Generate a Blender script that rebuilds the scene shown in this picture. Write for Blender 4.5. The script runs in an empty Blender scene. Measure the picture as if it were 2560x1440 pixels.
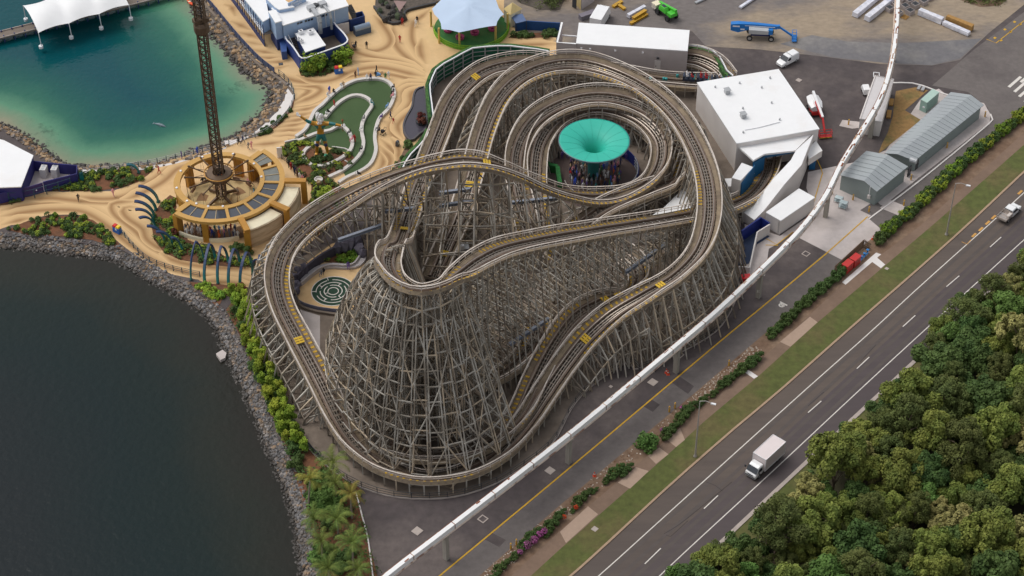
import bpy, bmesh, math, random
import numpy as np
from mathutils import Vector, Matrix
from mathutils.geometry import tessellate_polygon
R = math.radians
rnd = random.Random(7)
S = bpy.context.scene
COL = S.collection
# ---------------------------------------------------------------- camera, sky, sun
TH, FPX, HC = R(42), 5200.0, 225.0
cam_d = bpy.data.cameras.new('camera'); cam = bpy.data.objects.new('camera', cam_d); COL.objects.link(cam)
cam.location = (0, 0, HC); cam.rotation_euler = (R(90) - TH, 0, 0)
cam_d.sensor_width = 36; cam_d.lens = 36 * FPX / 2560; cam_d.clip_start = 1; cam_d.clip_end = 4000
S.camera = cam
W = bpy.data.worlds.new('World'); S.world = W; W.use_nodes = True
nt = W.node_tree; bg = nt.nodes['Background']
sky = nt.nodes.new('ShaderNodeTexSky'); sky.sky_type = 'NISHITA'; sky.sun_disc = False
SUN_EL, SUN_AZ = R(58), R(-62)          # azimuth measured from +y (away from the camera) towards +x
sky.sun_elevation = SUN_EL; sky.sun_rotation = SUN_AZ; sky.dust_density = 3.0; sky.air_density = 1.0
hs = nt.nodes.new('ShaderNodeHueSaturation'); hs.inputs['Saturation'].default_value = 0.22
nt.links.new(sky.outputs[0], hs.inputs['Color']); nt.links.new(hs.outputs[0], bg.inputs['Color'])
bg.inputs['Strength'].default_value = 0.15
sd = bpy.data.lights.new('sun', 'SUN'); sd.energy = 0.95; sd.angle = R(38); sd.color = (1, .955, .89)
sun = bpy.data.objects.new('sun', sd); COL.objects.link(sun)
sdir = Vector((math.sin(SUN_AZ) * math.cos(SUN_EL), math.cos(SUN_AZ) * math.cos(SUN_EL), math.sin(SUN_EL)))
sun.rotation_euler = sdir.to_track_quat('Z', 'Y').to_euler()
S.view_settings.view_transform = 'Standard'; S.view_settings.look = 'None'
S.view_settings.exposure = 0.04; S.view_settings.gamma = 1.0
# ---------------------------------------------------------------- ground points
def G(px, py, z=0.0):
    x = (px - 1280) / FPX; u = -(py - 720) / FPX
    d = Vector((x, math.cos(TH) + u * math.sin(TH), -math.sin(TH) + u * math.cos(TH)))
    t = (z - HC) / d.z
    return Vector((0, 0, HC)) + d * t
def GL(pts, z=0.0): return [G(p[0], p[1], p[2] if len(p) > 2 else z) for p in pts]
def XY(pts, z=0.0): return [(v.x, v.y) for v in GL(pts, z)]
def ang(p, q): return math.atan2(q[1] - p[1], q[0] - p[0])
ROAD = R(48.6)                              # direction of the road over the ground
# ---------------------------------------------------------------- materials
def lin(c): c /= 255.0; return c / 12.92 if c <= .04045 else ((c + .055) / 1.055) ** 2.4
def pc(r, g, b, k=1.0): return tuple(min(.85, lin(x) * k) for x in (r, g, b))
MATS = {}
def mat(name, col, rough=.8, var=.18, scale=1.5, metal=0., col2=None, scale2=.15, amt2=.5, bump=0., objcol=False, rndhue=0., spec=.5, detail=4, coat=0., wet=None, thr=(.45, .6), squash=None):
    if name in MATS: return MATS[name]
    m = bpy.data.materials.new(name); m.use_nodes = True; n = m.node_tree.nodes; l = m.node_tree.links
    b = n['Principled BSDF']; b.inputs['Roughness'].default_value = rough; b.inputs['Metallic'].default_value = metal
    b.inputs['Specular IOR Level'].default_value = spec; b.inputs['Coat Weight'].default_value = coat
    tc = n.new('ShaderNodeTexCoord'); src = tc.outputs['Object']
    if squash:
        mp = n.new('ShaderNodeMapping'); mp.inputs['Rotation'].default_value = (0, 0, squash[0]); mp.inputs['Scale'].default_value = squash[1]
        l.new(src, mp.inputs[0]); src = mp.outputs[0]
    nz = n.new('ShaderNodeTexNoise'); nz.inputs['Scale'].default_value = scale; nz.inputs['Detail'].default_value = detail; nz.inputs['Roughness'].default_value = .65
    l.new(src, nz.inputs['Vector'])
    rp = n.new('ShaderNodeMapRange'); rp.inputs[1].default_value = .25; rp.inputs[2].default_value = .75
    rp.inputs[3].default_value = 1 - var; rp.inputs[4].default_value = 1 + var; l.new(nz.outputs[0], rp.inputs[0])
    base = None
    if objcol:
        oi = n.new('ShaderNodeObjectInfo'); base = oi.outputs['Color']
    if col2:
        n2 = n.new('ShaderNodeTexNoise'); n2.inputs['Scale'].default_value = scale2; n2.inputs['Detail'].default_value = 5; n2.inputs['Roughness'].default_value = .6
        l.new(src, n2.inputs['Vector'])
        r2 = n.new('ShaderNodeMapRange'); r2.inputs[1].default_value = thr[0]; r2.inputs[2].default_value = thr[1]; r2.inputs[4].default_value = amt2
        l.new(n2.outputs[0], r2.inputs[0])
        mx = n.new('ShaderNodeMix'); mx.data_type = 'RGBA'; mx.inputs[6].default_value = (*col, 1); mx.inputs[7].default_value = (*col2, 1)
        l.new(r2.outputs[0], mx.inputs[0])
        if base: l.new(base, mx.inputs[6])
        base = mx.outputs[2]
    if rndhue:
        oi = n.new('ShaderNodeObjectInfo'); h = n.new('ShaderNodeHueSaturation')
        mr = n.new('ShaderNodeMapRange'); mr.inputs[3].default_value = .5 - rndhue * .12; mr.inputs[4].default_value = .5 + rndhue * .1; l.new(oi.outputs['Random'], mr.inputs[0]); l.new(mr.outputs[0], h.inputs['Hue'])
        mv = n.new('ShaderNodeMapRange'); mv.inputs[3].default_value = 1 - rndhue; mv.inputs[4].default_value = 1 + rndhue
        ml = n.new('ShaderNodeMath'); ml.operation = 'FRACT'; mu = n.new('ShaderNodeMath'); mu.operation = 'MULTIPLY'; mu.inputs[1].default_value = 7.31
        l.new(oi.outputs['Random'], mu.inputs[0]); l.new(mu.outputs[0], ml.inputs[0]); l.new(ml.outputs[0], mv.inputs[0]); l.new(mv.outputs[0], h.inputs['Value'])
        if base: l.new(base, h.inputs['Color'])
        else: h.inputs['Color'].default_value = (*col, 1)
        base = h.outputs[0]
    vm = n.new('ShaderNodeVectorMath'); vm.operation = 'SCALE'
    if base: l.new(base, vm.inputs[0])
    else: vm.inputs[0].default_value = col
    l.new(rp.outputs[0], vm.inputs['Scale']); l.new(vm.outputs[0], b.inputs['Base Color'])
    if bump:
        bp = n.new('ShaderNodeBump'); bp.inputs['Strength'].default_value = bump; bp.inputs['Distance'].default_value = .1
        l.new(nz.outputs[0], bp.inputs['Height']); l.new(bp.outputs[0], b.inputs['Normal'])
    MATS[name] = m
    return m
# ---------------------------------------------------------------- objects
def tag(o, label=None, cat=None, group=None, kind=None):
    if label: o['label'] = label
    if cat: o['category'] = cat
    if group: o['group'] = group
    if kind: o['kind'] = kind
    return o
def root_loc(p):
    while p.parent: p = p.parent
    return Vector(p.location)
def thing(name, label, cat, loc=(0, 0, 0), rz=0, group=None):
    o = bpy.data.objects.new(name, None); COL.objects.link(o); o.location = loc; o.rotation_euler = (0, 0, rz); o.empty_display_size = .3
    return tag(o, label, cat, group)
def copy_tree(o, parent=None):
    c = o.copy(); COL.objects.link(c)
    if parent: c.parent = parent
    for ch in list(o.children): copy_tree(ch, c)
    return c
class MB:
    def __init__(s): s.v = []; s.f = []; s.m = []
    def add(s, vs, fs, m=0):
        o = len(s.v); s.v.extend((v[0], v[1], v[2]) for v in vs); s.f.extend(tuple(i + o for i in f) for f in fs); s.m.extend([m] * len(fs)); return s
    BF = ((0, 3, 2, 1), (4, 5, 6, 7), (0, 1, 5, 4), (1, 2, 6, 5), (2, 3, 7, 6), (3, 0, 4, 7))
    def box(s, c, d, rz=0., m=0, M=None, taper=1.):
        x, y, z = d[0] / 2, d[1] / 2, d[2] / 2; t = taper
        vs = [Vector(v) for v in ((-x, -y, -z), (x, -y, -z), (x, y, -z), (-x, y, -z), (-x * t, -y * t, z), (x * t, -y * t, z), (x * t, y * t, z), (-x * t, y * t, z))]
        Mx = M if M else Matrix.Rotation(rz, 3, 'Z'); c = Vector(c)
        return s.add([Mx @ v + c for v in vs], MB.BF, m)
    def beam(s, p, q, w, h=None, m=0, up=None):
        p, q = Vector(p), Vector(q); d = q - p
        if d.length < 1e-4: return s
        d.normalize(); h = h or w
        u = Vector(up) if up else (Vector((0, 0, 1)) if abs(d.z) < .95 else Vector((0, 1, 0)))
        a = d.cross(u).normalized() * (w / 2); b = a.cross(d).normalized() * (h / 2)
        return s.add([p - a - b, p + a - b, p + a + b, p - a + b, q - a - b, q + a - b, q + a + b, q - a + b], MB.BF, m)
    def tube(s, pts, r, n=6, m=0, cap=True):
        pts = [Vector(p) for p in pts]; rs = r if isinstance(r, (list, tuple)) else [r] * len(pts); o = len(s.v); ref = None
        for i, p in enumerate(pts):
            t = (pts[min(i + 1, len(pts) - 1)] - pts[max(i - 1, 0)]).normalized()
            if ref is None: ref = t.orthogonal().normalized()
            a = (ref - t * ref.dot(t)).normalized(); ref = a; b = t.cross(a)
            for k in range(n):
                an = 2 * math.pi * k / n; s.v.append(tuple(p + (a * math.cos(an) + b * math.sin(an)) * rs[i]))
        for i in range(len(pts) - 1):
            for k in range(n):
                k2 = (k + 1) % n; s.f.append((o + i * n + k, o + i * n + k2, o + (i + 1) * n + k2, o + (i + 1) * n + k)); s.m.append(m)
        if cap:
            s.f.append(tuple(o + k for k in range(n))[::-1]); e = o + (len(pts) - 1) * n; s.f.append(tuple(e + k for k in range(n))); s.m += [m, m]
        return s
    def prism(s, poly, z0, z1, m=0, mt=None, bottom=False):
        poly = [(p[0], p[1]) for p in poly]
        if sum(poly[i - 1][0] * poly[i][1] - poly[i][0] * poly[i - 1][1] for i in range(len(poly))) < 0: poly = poly[::-1]
        n = len(poly); za = z0 if isinstance(z0, (list, tuple)) else [z0] * n; zb = z1 if isinstance(z1, (list, tuple)) else [z1] * n
        s.add([(p[0], p[1], za[i]) for i, p in enumerate(poly)] + [(p[0], p[1], zb[i]) for i, p in enumerate(poly)], [(i, (i + 1) % n, n + (i + 1) % n, n + i) for i in range(n)], m)
        return s.sheet(poly, z1, m if mt is None else mt)
    def sheet(s, poly, z=0., m=0):
        n = len(poly); zz = z if isinstance(z, (list, tuple)) else [z] * n
        vs = [Vector((p[0], p[1], zz[i])) for i, p in enumerate(poly)]
        tris = tessellate_polygon([[Vector((p[0], p[1], 0)) for p in poly]])
        fs = []
        for t in tris:
            a, b, c = (vs[i] for i in t)
            fs.append(t if (b - a).cross(c - a).z > 0 else t[::-1])
        return s.add(vs, fs, m)
    def lathe(s, c, prof, n=24, m=0, a0=0., a1=2 * math.pi):
        c = Vector(c); full = abs(a1 - a0 - 2 * math.pi) < 1e-6; k = n if full else n + 1; o = len(s.v)
        for (r, z) in prof:
            for i in range(k):
                a = a0 + (a1 - a0) * i / n; s.v.append((c.x + r * math.cos(a), c.y + r * math.sin(a), c.z + z))
        for j in range(len(prof) - 1):
            for i in range(n):
                i2 = (i + 1) % k; s.f.append((o + j * k + i, o + j * k + i2, o + (j + 1) * k + i2, o + (j + 1) * k + i)); s.m.append(m)
        return s
    def ribbon(s, pts, w, m=0, z=None, off=0.):
        """flat strip of width w along a path"""
        pts = [Vector(p) for p in pts]; o = len(s.v)
        for i, p in enumerate(pts):
            t = pts[min(i + 1, len(pts) - 1)] - pts[max(i - 1, 0)]; nrm = Vector((-t.y, t.x, 0)).normalized()
            ww = w[i] if isinstance(w, (list, tuple)) else w
            zz = p.z if z is None else z
            a = p + nrm * (off + ww / 2); b = p + nrm * (off - ww / 2); s.v += [(a.x, a.y, zz), (b.x, b.y, zz)]
        for i in range(len(pts) - 1): s.f.append((o + 2 * i, o + 2 * i + 1, o + 2 * i + 3, o + 2 * i + 2)); s.m.append(m)
        return s
    def wall(s, pts, w, z0, z1, m=0, mt=None):
        """wall of thickness w following a path, heights may be lists"""
        pts = [Vector(p) for p in pts]; L = []; Rr = []; n = len(pts)
        closed = (pts[0] - pts[-1]).length < .05
        for i, p in enumerate(pts):
            t = (pts[(i + 1) % (n - 1)] - pts[i - 1 if i else n - 2]) if closed else pts[min(i + 1, n - 1)] - pts[max(i - 1, 0)]
            nr = Vector((-t.y, t.x, 0)).normalized() * w / 2; L.append(p + nr); Rr.append(p - nr)
        za = z0 if isinstance(z0, (list, tuple)) else [z0] * n; zb = z1 if isinstance(z1, (list, tuple)) else [z1] * n
        o = len(s.v)
        for i in range(n): s.v += [(L[i].x, L[i].y, za[i]), (L[i].x, L[i].y, zb[i]), (Rr[i].x, Rr[i].y, zb[i]), (Rr[i].x, Rr[i].y, za[i])]
        for i in range(n - 1):
            a = o + 4 * i; b = a + 4
            s.f += [(a, a + 1, b + 1, b), (a + 1, a + 2, b + 2, b + 1), (a + 2, a + 3, b + 3, b + 2)]; s.m += [m, m if mt is None else mt, m]
        if not closed:
            s.f += [(o, o + 3, o + 2, o + 1), (o + 4 * n - 4, o + 4 * n - 3, o + 4 * n - 2, o + 4 * n - 1)]; s.m += [m, m]
        return s
    def ico(s, c, r, m=0, jit=.25, sq=(1, 1, 1), rg=rnd):
        c = Vector(c); Mx = Matrix.Rotation(rg.random() * 6.28, 3, 'Z') @ Matrix.Rotation(rg.random() * 1.5, 3, 'X')
        vs = []
        for v in ICO_V:
            k = r * (1 + (rg.random() - .5) * 2 * jit); w = Mx @ Vector(v) * k; vs.append((c.x + w.x * sq[0], c.y + w.y * sq[1], c.z + w.z * sq[2]))
        return s.add(vs, ICO_F, m)
    def build(s, name, mats, parent=None, smooth=False, local=False, label=None, cat=None, group=None, kind=None, loc=None):
        if not isinstance(mats, (list, tuple)): mats = [mats]
        me = bpy.data.meshes.new(name); v = s.v
        off = None
        if parent is not None and not local: off = root_loc(parent)
        if loc is not None: off = Vector(loc)
        if off is not None: v = [(a[0] - off.x, a[1] - off.y, a[2] - off.z) for a in v]
        me.from_pydata(v, [], s.f)
        for m in mats: me.materials.append(m)
        if len(mats) > 1: me.polygons.foreach_set('material_index', s.m)
        if smooth: me.polygons.foreach_set('use_smooth', [True] * len(s.f))
        me.update()
        o = bpy.data.objects.new(name, me); COL.objects.link(o)
        if parent is not None: o.parent = parent
        if loc is not None: o.location = loc
        return tag(o, label, cat, group, kind)
_t = (1 + 5 ** .5) / 2
ICO_V = [Vector(v).normalized() for v in ((-1, _t, 0), (1, _t, 0), (-1, -_t, 0), (1, -_t, 0), (0, -1, _t), (0, 1, _t), (0, -1, -_t), (0, 1, -_t), (_t, 0, -1), (_t, 0, 1), (-_t, 0, -1), (-_t, 0, 1))]
ICO_F = ((0, 11, 5), (0, 5, 1), (0, 1, 7), (0, 7, 10), (0, 10, 11), (1, 5, 9), (5, 11, 4), (11, 10, 2), (10, 7, 6), (7, 1, 8), (3, 9, 4), (3, 4, 2), (3, 2, 6), (3, 6, 8), (3, 8, 9), (4, 9, 5), (2, 4, 11), (6, 2, 10), (8, 6, 7), (9, 8, 1))
def smooth_path(pts, step=1.0, closed=False):
    """Catmull-Rom through points, resampled at an even step"""
    P = [Vector(p) for p in pts]
    if closed: P = [P[-1]] + P + [P[0], P[1]]
    else: P = [P[0] * 2 - P[1]] + P + [P[-1] * 2 - P[-2]]
    out = []
    for i in range(1, len(P) - 2):
        a, b, c, d = P[i - 1], P[i], P[i + 1], P[i + 2]; n = 12
        for k in range(n):
            t = k / n
            out.append(.5 * ((2 * b) + (c - a) * t + (2 * a - 5 * b + 4 * c - d) * t * t + (3 * b - a - 3 * c + d) * t ** 3))
    out.append(P[-2].copy())
    L = [0]
    for i in range(1, len(out)): L.append(L[-1] + (out[i] - out[i - 1]).length)
    n = max(1, round(L[-1] / step)); res = []; j = 0
    for k in range(n + 1):
        s_ = L[-1] * k / n
        while j < len(L) - 2 and L[j + 1] < s_: j += 1
        f = (s_ - L[j]) / max(1e-9, L[j + 1] - L[j]); res.append(out[j].lerp(out[j + 1], f))
    return res
def SP(pts, step=1.0, z=0.0, closed=False): return smooth_path(GL(pts, z), step, closed)
def in_poly(x, y, poly):
    c = False; j = len(poly) - 1
    for i in range(len(poly)):
        xi, yi = poly[i][0], poly[i][1]; xj, yj = poly[j][0], poly[j][1]
        if (yi > y) != (yj > y) and x < (xj - xi) * (y - yi) / (yj - yi) + xi: c = not c
        j = i
    return c
# ================================================================ THE SETTING
m_asph = mat('asphalt_new', pc(77, 69, 69), .85, .22, .8, col2=pc(106, 96, 92), scale2=.07, amt2=.7, bump=.15)
m_asph_old = mat('asphalt_old', pc(108, 101, 98), .88, .14, 1.2, col2=pc(90, 83, 82), scale2=.1, amt2=.6)
m_gravel = mat('gravel_yard', pc(116, 109, 106), .95, .2, 1.0, col2=pc(156, 140, 120), scale2=.045, amt2=.95, thr=(.46, .6), bump=.3, squash=(R(-10), (.7, 1.3, 1)))
m_bluegravel = mat('blue_gravel', pc(112, 110, 112), .95, .15, 1.0, col2=pc(140, 136, 132), scale2=.12, amt2=.7)
m_conc = mat('concrete', pc(196, 186, 182), .9, .08, .9, col2=pc(168, 158, 152), scale2=.2, amt2=.5)
m_conc_dk = mat('concrete_grey', pc(128, 115, 103), .9, .16, .8, col2=pc(98, 87, 77), scale2=.15, amt2=.7)
m_white = mat('white_concrete', pc(222, 216, 212), .85, .05, 1.5)
m_foot = mat('footpath', pc(128, 106, 90), .95, .1, 1.5, col2=pc(112, 92, 78), scale2=.2)
m_foot2 = mat('footpath_new', pc(172, 148, 130), .95, .07, 1.5)
m_grass = mat('grass', pc(86, 92, 46), .95, .28, .9, col2=pc(102, 92, 58), scale2=.12, amt2=.75, bump=.5)
m_dirt = mat('dirt', pc(118, 94, 76), .97, .25, 1.2, col2=pc(142, 120, 100), scale2=.25, amt2=.6)
m_dirtred = mat('mulch', pc(118, 78, 54), .97, .3, 1.4, col2=pc(92, 66, 48), scale2=.3, amt2=.7)
m_road1 = mat('road_brown', pc(96, 85, 78), .85, .1, .9, col2=pc(84, 75, 71), scale2=.08, amt2=.6, squash=(-ROAD, (.15, 1, 1)))
m_road2 = mat('road_dark', pc(82, 73, 74), .85, .1, .9, col2=pc(88, 79, 77), scale2=.08, amt2=.6, squash=(-ROAD, (.15, 1, 1)))
m_line = mat('line_white', pc(218, 212, 204), .8, .16, 2.0)
m_yline = mat('line_yellow', pc(206, 160, 40), .8, .18, 1.5)
m_oline = mat('line_orange', pc(200, 150, 80), .8, .1, 2.0)
m_kerb = mat('kerb', pc(168, 142, 118), .9, .14, 1.5)
m_kerb2 = mat('kerb_grey', pc(178, 166, 158), .9, .12, 1.5)
m_sand = mat('sand_paving', pc(220, 186, 138), .92, .05, .8, col2=pc(210, 174, 126), scale2=.12, amt2=.8)
m_turf = mat('turf', pc(66, 88, 52), .95, .08, 3.0, col2=pc(76, 96, 60), scale2=.15)
m_stone = mat('rock', pc(122, 116, 112), .9, .6, .8, col2=pc(150, 122, 90), scale2=.7, amt2=.7, thr=(.5, .6), detail=6)
m_stone2 = mat('rock_brown', pc(150, 122, 92), .9, .5, .55, col2=pc(178, 156, 126), scale2=.6, amt2=.8, detail=6)
m_bed = mat('bed_rock', pc(92, 84, 76), .95, .4, 2.0)
m_forest = mat('forest_floor', pc(58, 56, 36), .95, .3, .5)

lake_shore = [(-420, 520), (-150, 572), (0, 588), (80, 592), (160, 603), (240, 612), (300, 622), (350, 648), (400, 680), (450, 704), (500, 735), (545, 770), (570, 810), (592, 860), (612, 900), (640, 960), (665, 1020), (690, 1080), (715, 1140), (745, 1210), (768, 1290), (780, 1370), (792, 1440), (815, 1560), (840, 1750)]
lagoon_shore = [(455, -190), (478, -90), (505, -20), (520, 10), (545, 48), (585, 95), (620, 135), (652, 165), (690, 190), (712, 212), (706, 245), (682, 280), (650, 312), (610, 345), (560, 366), (500, 385), (430, 404), (380, 414), (330, 418), (260, 420), (200, 420), (150, 418), (100, 385), (50, 345), (0, 318), (-60, 300), (-160, 282), (-420, 250)]
lake_w = GL(lake_shore); lag_w = GL(lagoon_shore)
land = [(v.x, v.y) for v in lake_w] + [(-20, 60), (500, 60), (500, 900), (-20, 900), (-60, 480)] + [(v.x, v.y) for v in lag_w] + [(-190, 300)]
b = MB(); b.sheet([(-1600, -400), (1600, -400), (1600, 2600), (-1600, 2600)], -3.2); b.build('ground', m_bed, kind='structure')
b = MB(); b.prism(land, -3.0, 0.0); b.build('terrain', m_asph, kind='structure')
# --- water: the dark lake, and the lagoon whose tint follows its depth
def water_mat(name, stops, rough=.06, attr='depth'):
    m = bpy.data.materials.new(name); m.use_nodes = True; n = m.node_tree.nodes; l = m.node_tree.links; p = n['Principled BSDF']
    p.inputs['Roughness'].default_value = rough; p.inputs['IOR'].default_value = 1.33; p.inputs['Specular IOR Level'].default_value = .36
    at = n.new('ShaderNodeAttribute'); at.attribute_name = attr
    nz = n.new('ShaderNodeTexNoise'); nz.inputs['Scale'].default_value = .06; nz.inputs['Detail'].default_value = 6; nz.inputs['Roughness'].default_value = .62
    tc = n.new('ShaderNodeTexCoord'); l.new(tc.outputs['Object'], nz.inputs['Vector'])
    ma = n.new('ShaderNodeMath'); ma.operation = 'MULTIPLY_ADD'; ma.inputs[1].default_value = .34; l.new(nz.outputs[0], ma.inputs[0])
    m0 = n.new('ShaderNodeMath'); m0.operation = 'SUBTRACT'; m0.inputs[1].default_value = .17; l.new(at.outputs['Fac'], m0.inputs[0]); l.new(m0.outputs[0], ma.inputs[2])
    cr = n.new('ShaderNodeValToRGB'); e = cr.color_ramp.elements
    while len(e) < len(stops): e.new(.5)
    for i, (q, c) in enumerate(stops): e[i].position = q; e[i].color = (*c, 1)
    l.new(ma.outputs[0], cr.inputs[0])
    a2 = n.new('ShaderNodeAttribute'); a2.attribute_name = 'weed'
    n3 = n.new('ShaderNodeTexNoise'); n3.inputs['Scale'].default_value = .45; n3.inputs['Detail'].default_value = 6; n3.inputs['Roughness'].default_value = .75; l.new(tc.outputs['Object'], n3.inputs['Vector'])
    mm = n.new('ShaderNodeMath'); mm.operation = 'ADD'; l.new(n3.outputs[0], mm.inputs[0]); l.new(a2.outputs['Fac'], mm.inputs[1])
    mr = n.new('ShaderNodeMapRange'); mr.inputs[1].default_value = 1.0; mr.inputs[2].default_value = 1.25; mr.inputs[4].default_value = .75; l.new(mm.outputs[0], mr.inputs[0])
    mx = n.new('ShaderNodeMix'); mx.data_type = 'RGBA'; mx.inputs[7].default_value = (*pc(34, 62, 52), 1); l.new(cr.outputs[0], mx.inputs[6]); l.new(mr.outputs[0], mx.inputs[0])
    l.new(mx.outputs[2], p.inputs['Base Color'])
    wv = n.new('ShaderNodeTexNoise'); wv.inputs['Scale'].default_value = .9; wv.inputs['Detail'].default_value = 6; l.new(tc.outputs['Object'], wv.inputs['Vector'])
    bp = n.new('ShaderNodeBump'); bp.inputs['Strength'].default_value = .4; bp.inputs['Distance'].default_value = .2; l.new(wv.outputs[0], bp.inputs['Height']); l.new(bp.outputs[0], p.inputs['Normal'])
    return m
def water(name, x0, x1, y0, y1, step, shore, m, dmax, keep=None, weeds=()):
    nx, ny = int((x1 - x0) / step) + 1, int((y1 - y0) / step) + 1
    xs = np.linspace(x0, x1, nx); ys = np.linspace(y0, y1, ny); X, Y = np.meshgrid(xs, ys); d = np.full(X.shape, 1e9)
    for a, c in zip(shore[:-1], shore[1:]):
        dx, dy = c.x - a.x, c.y - a.y; t = np.clip(((X - a.x) * dx + (Y - a.y) * dy) / (dx * dx + dy * dy), 0, 1)
        d = np.minimum(d, np.hypot(X - a.x - t * dx, Y - a.y - t * dy))
    wd = np.zeros(X.shape)
    for (c, r, k) in weeds: wd = np.maximum(wd, k * np.exp(-((X - c.x) ** 2 + (Y - c.y) ** 2) / (2 * r * r)))
    v = [(float(X[j, i]), float(Y[j, i]), -1.0) for j in range(ny) for i in range(nx)]
    f = [(j * nx + i, j * nx + i + 1, (j + 1) * nx + i + 1, (j + 1) * nx + i) for j in range(ny - 1) for i in range(nx - 1) if keep is None or keep(xs[i], ys[j])]
    b = MB(); b.v = v; b.f = f; b.m = [0] * len(f); o = b.build(name, m, kind='structure', smooth=True)
    at = o.data.attributes.new('depth', 'FLOAT', 'POINT'); at.data.foreach_set('value', (d / dmax).ravel().clip(0, 1.3).astype(np.float32))
    at = o.data.attributes.new('weed', 'FLOAT', 'POINT'); at.data.foreach_set('value', wd.ravel().astype(np.float32)); return o
m_lag = water_mat('lagoon', [(0., pc(172, 150, 128, .9)), (.12, pc(136, 148, 122, .85)), (.26, pc(96, 148, 118, .85)), (.42, pc(52, 114, 96, .8)), (.6, pc(30, 98, 92, .76)), (.9, pc(14, 84, 92, .76))])
mid = [(v.x, v.y) for v in GL([(-420, 380), (0, 450), (150, 490), (330, 560), (520, 690), (640, 800), (720, 1000), (800, 1200), (900, 1440), (960, 1750)])]
mid_poly = mid + [(500, 100), (500, 500), (-400, 500)]
ww = [(G(635, 180), 2.6, .75), (G(590, 210), 3.5, .6), (G(440, 120), 7, .42), (G(400, 90), 6, .4), (G(100, 320), 6, .5), (G(60, 300), 4, .45), (G(130, 350), 3.5, .5), (G(330, 330), 6, .38), (G(280, 330), 5, .36), (G(30, 30), 5, .4)]
water('lagoon_water', -240, -30, 250, 520, 1.0, lag_w, m_lag, 24, lambda x, y: in_poly(x, y, mid_poly), ww)
m_lake = water_mat('lake', [(0., pc(54, 50, 44, .6)), (.2, pc(48, 53, 46, .6)), (.38, pc(32, 48, 46, .6)), (.6, pc(28, 46, 47, .6)), (1., pc(38, 46, 49, .6))], rough=.1)
water('lake_water', -600, 40, 60, 330, 3.0, lake_w, m_lake, 40, lambda x, y: not in_poly(x, y, mid_poly), [(G(150, 740), 14, .3)])
# --- rock banks
def bank(name, shore, w, n, rmin, rmax, m, seed, out=1, label_kind='stuff'):
    rg = random.Random(seed); b = MB(); P = smooth_path(shore, 1.5)
    sl = MB(); prev = None; vv = []
    for i, p in enumerate(P):
        t = (P[min(i + 1, len(P) - 1)] - P[max(i - 1, 0)]).normalized(); nr = Vector((-t.y, t.x, 0)) * out
        wv = w(i / len(P)) if callable(w) else w
        vv.append((p - nr * .6 + Vector((0, 0, .03)), p + nr * (wv + 1.2) + Vector((0, 0, -1.9)), nr, wv))
    for i in range(len(vv) - 1):
        a, c = vv[i], vv[i + 1]; sl.add([a[0], a[1], c[1], c[0]], [(0, 1, 2, 3) if out > 0 else (3, 2, 1, 0)])
    sl.build(name.replace('rocks', 'bank'), m_bed, kind='structure')
    for k in range(n):
        i = rg.randrange(len(vv) - 1); a, c = vv[i], vv[i + 1]; f = rg.random(); g = rg.random() ** .9
        q = a[0].lerp(c[0], f).lerp(a[1].lerp(c[1], f), g); r = rmin + (rmax - rmin) * rg.random() ** 2.2
        b.ico(q + Vector((0, 0, r * .25)), r, 2 if q.z < -.78 - rg.random() * .2 else rg.randrange(2), .28, (1, 1, .75), rg)
    b.build(name, (*m, mat('wet_rock', pc(62, 57, 52), .5, .4, 1.0)), kind='stuff', label='loose grey and tan rocks lining the water edge', cat='rocks')
bank('lake_rocks', lake_w, 3.1, 10500, .12, .36, (m_stone, mat('rock_grey', pc(108, 106, 106), .9, .6, .8, col2=pc(180, 172, 164), scale2=.6, amt2=.8, thr=(.58, .64))), 3, out=-1)
bank('lagoon_rocks', lag_w[1:], lambda f: 4.2 if f < .5 else 2.6, 4200, .16, .5, (m_stone2, m_stone), 4, out=-1)
# --- yards and roads laid as sheets, each a little above the one below
Z1, Z2, Z3, Z4, Z5 = .012, .024, .036, .048, .06
def sheet(name, pts, z, m, kind='structure'):
    b = MB(); b.sheet(XY(pts), z); return b.build(name, m, kind=kind)
sheet('gravel_yard', [(1260, -200), (1260, 60), (1400, 110), (1730, 78), (1765, 116), (1900, 124), (2060, 142), (2200, 160), (2330, 164), (2400, 150), (2475, 80), (2560, 12), (2650, -60), (2900, -200)], Z1 + .006, m_gravel)
sheet('blue_gravel', [(1950, 110), (2030, 88), (2120, 104), (2260, 108), (2400, 100), (2455, 96), (2400, 146), (2330, 163), (2210, 157), (2080, 143)], Z2, m_bluegravel)
sheet('service_road', [(1099, 1440), (950, 1600), (1120, 1600), (1198, 1440), (1400, 1263), (1734, 985), (1881, 860), (2082, 688), (2130, 640), (2240, 560), (2400, 420), (2560, 276), (2760, 100), (2960, -80), (2700, -80), (2560, 30), (2440, 120), (2330, 214), (2420, 230), (2470, 270), (2475, 300), (2300, 440), (2169, 542), (1793, 860)], Z1, m_asph_old)
def strip(name, L, Rr, z, m): sheet(name, L + Rr[::-1], z, m)
hl = [(1010, 1600), (1198, 1440), (1400, 1263), (1734, 985), (1881, 860), (2082, 688), (2145, 625), (2232, 552), (2400, 405), (2560, 264), (2760, 90)]
hr = [(1090, 1600), (1278, 1440), (1400, 1327), (1706, 1065), (1955, 853), (2111, 705), (2297, 567), (2440, 440), (2560, 332), (2800, 120)]
fr = [(1140, 1600), (1327, 1440), (1400, 1373), (1668, 1138), (1766, 1049), (1900, 937), (2044, 806), (2215, 662), (2335, 560), (2560, 362), (2830, 130)]
gr = [(1230, 1600), (1428, 1440), (1670, 1218), (1836, 1072), (1946, 980), (2120, 826), (2290, 678), (2426, 556), (2560, 430), (2860, 150)]
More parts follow.
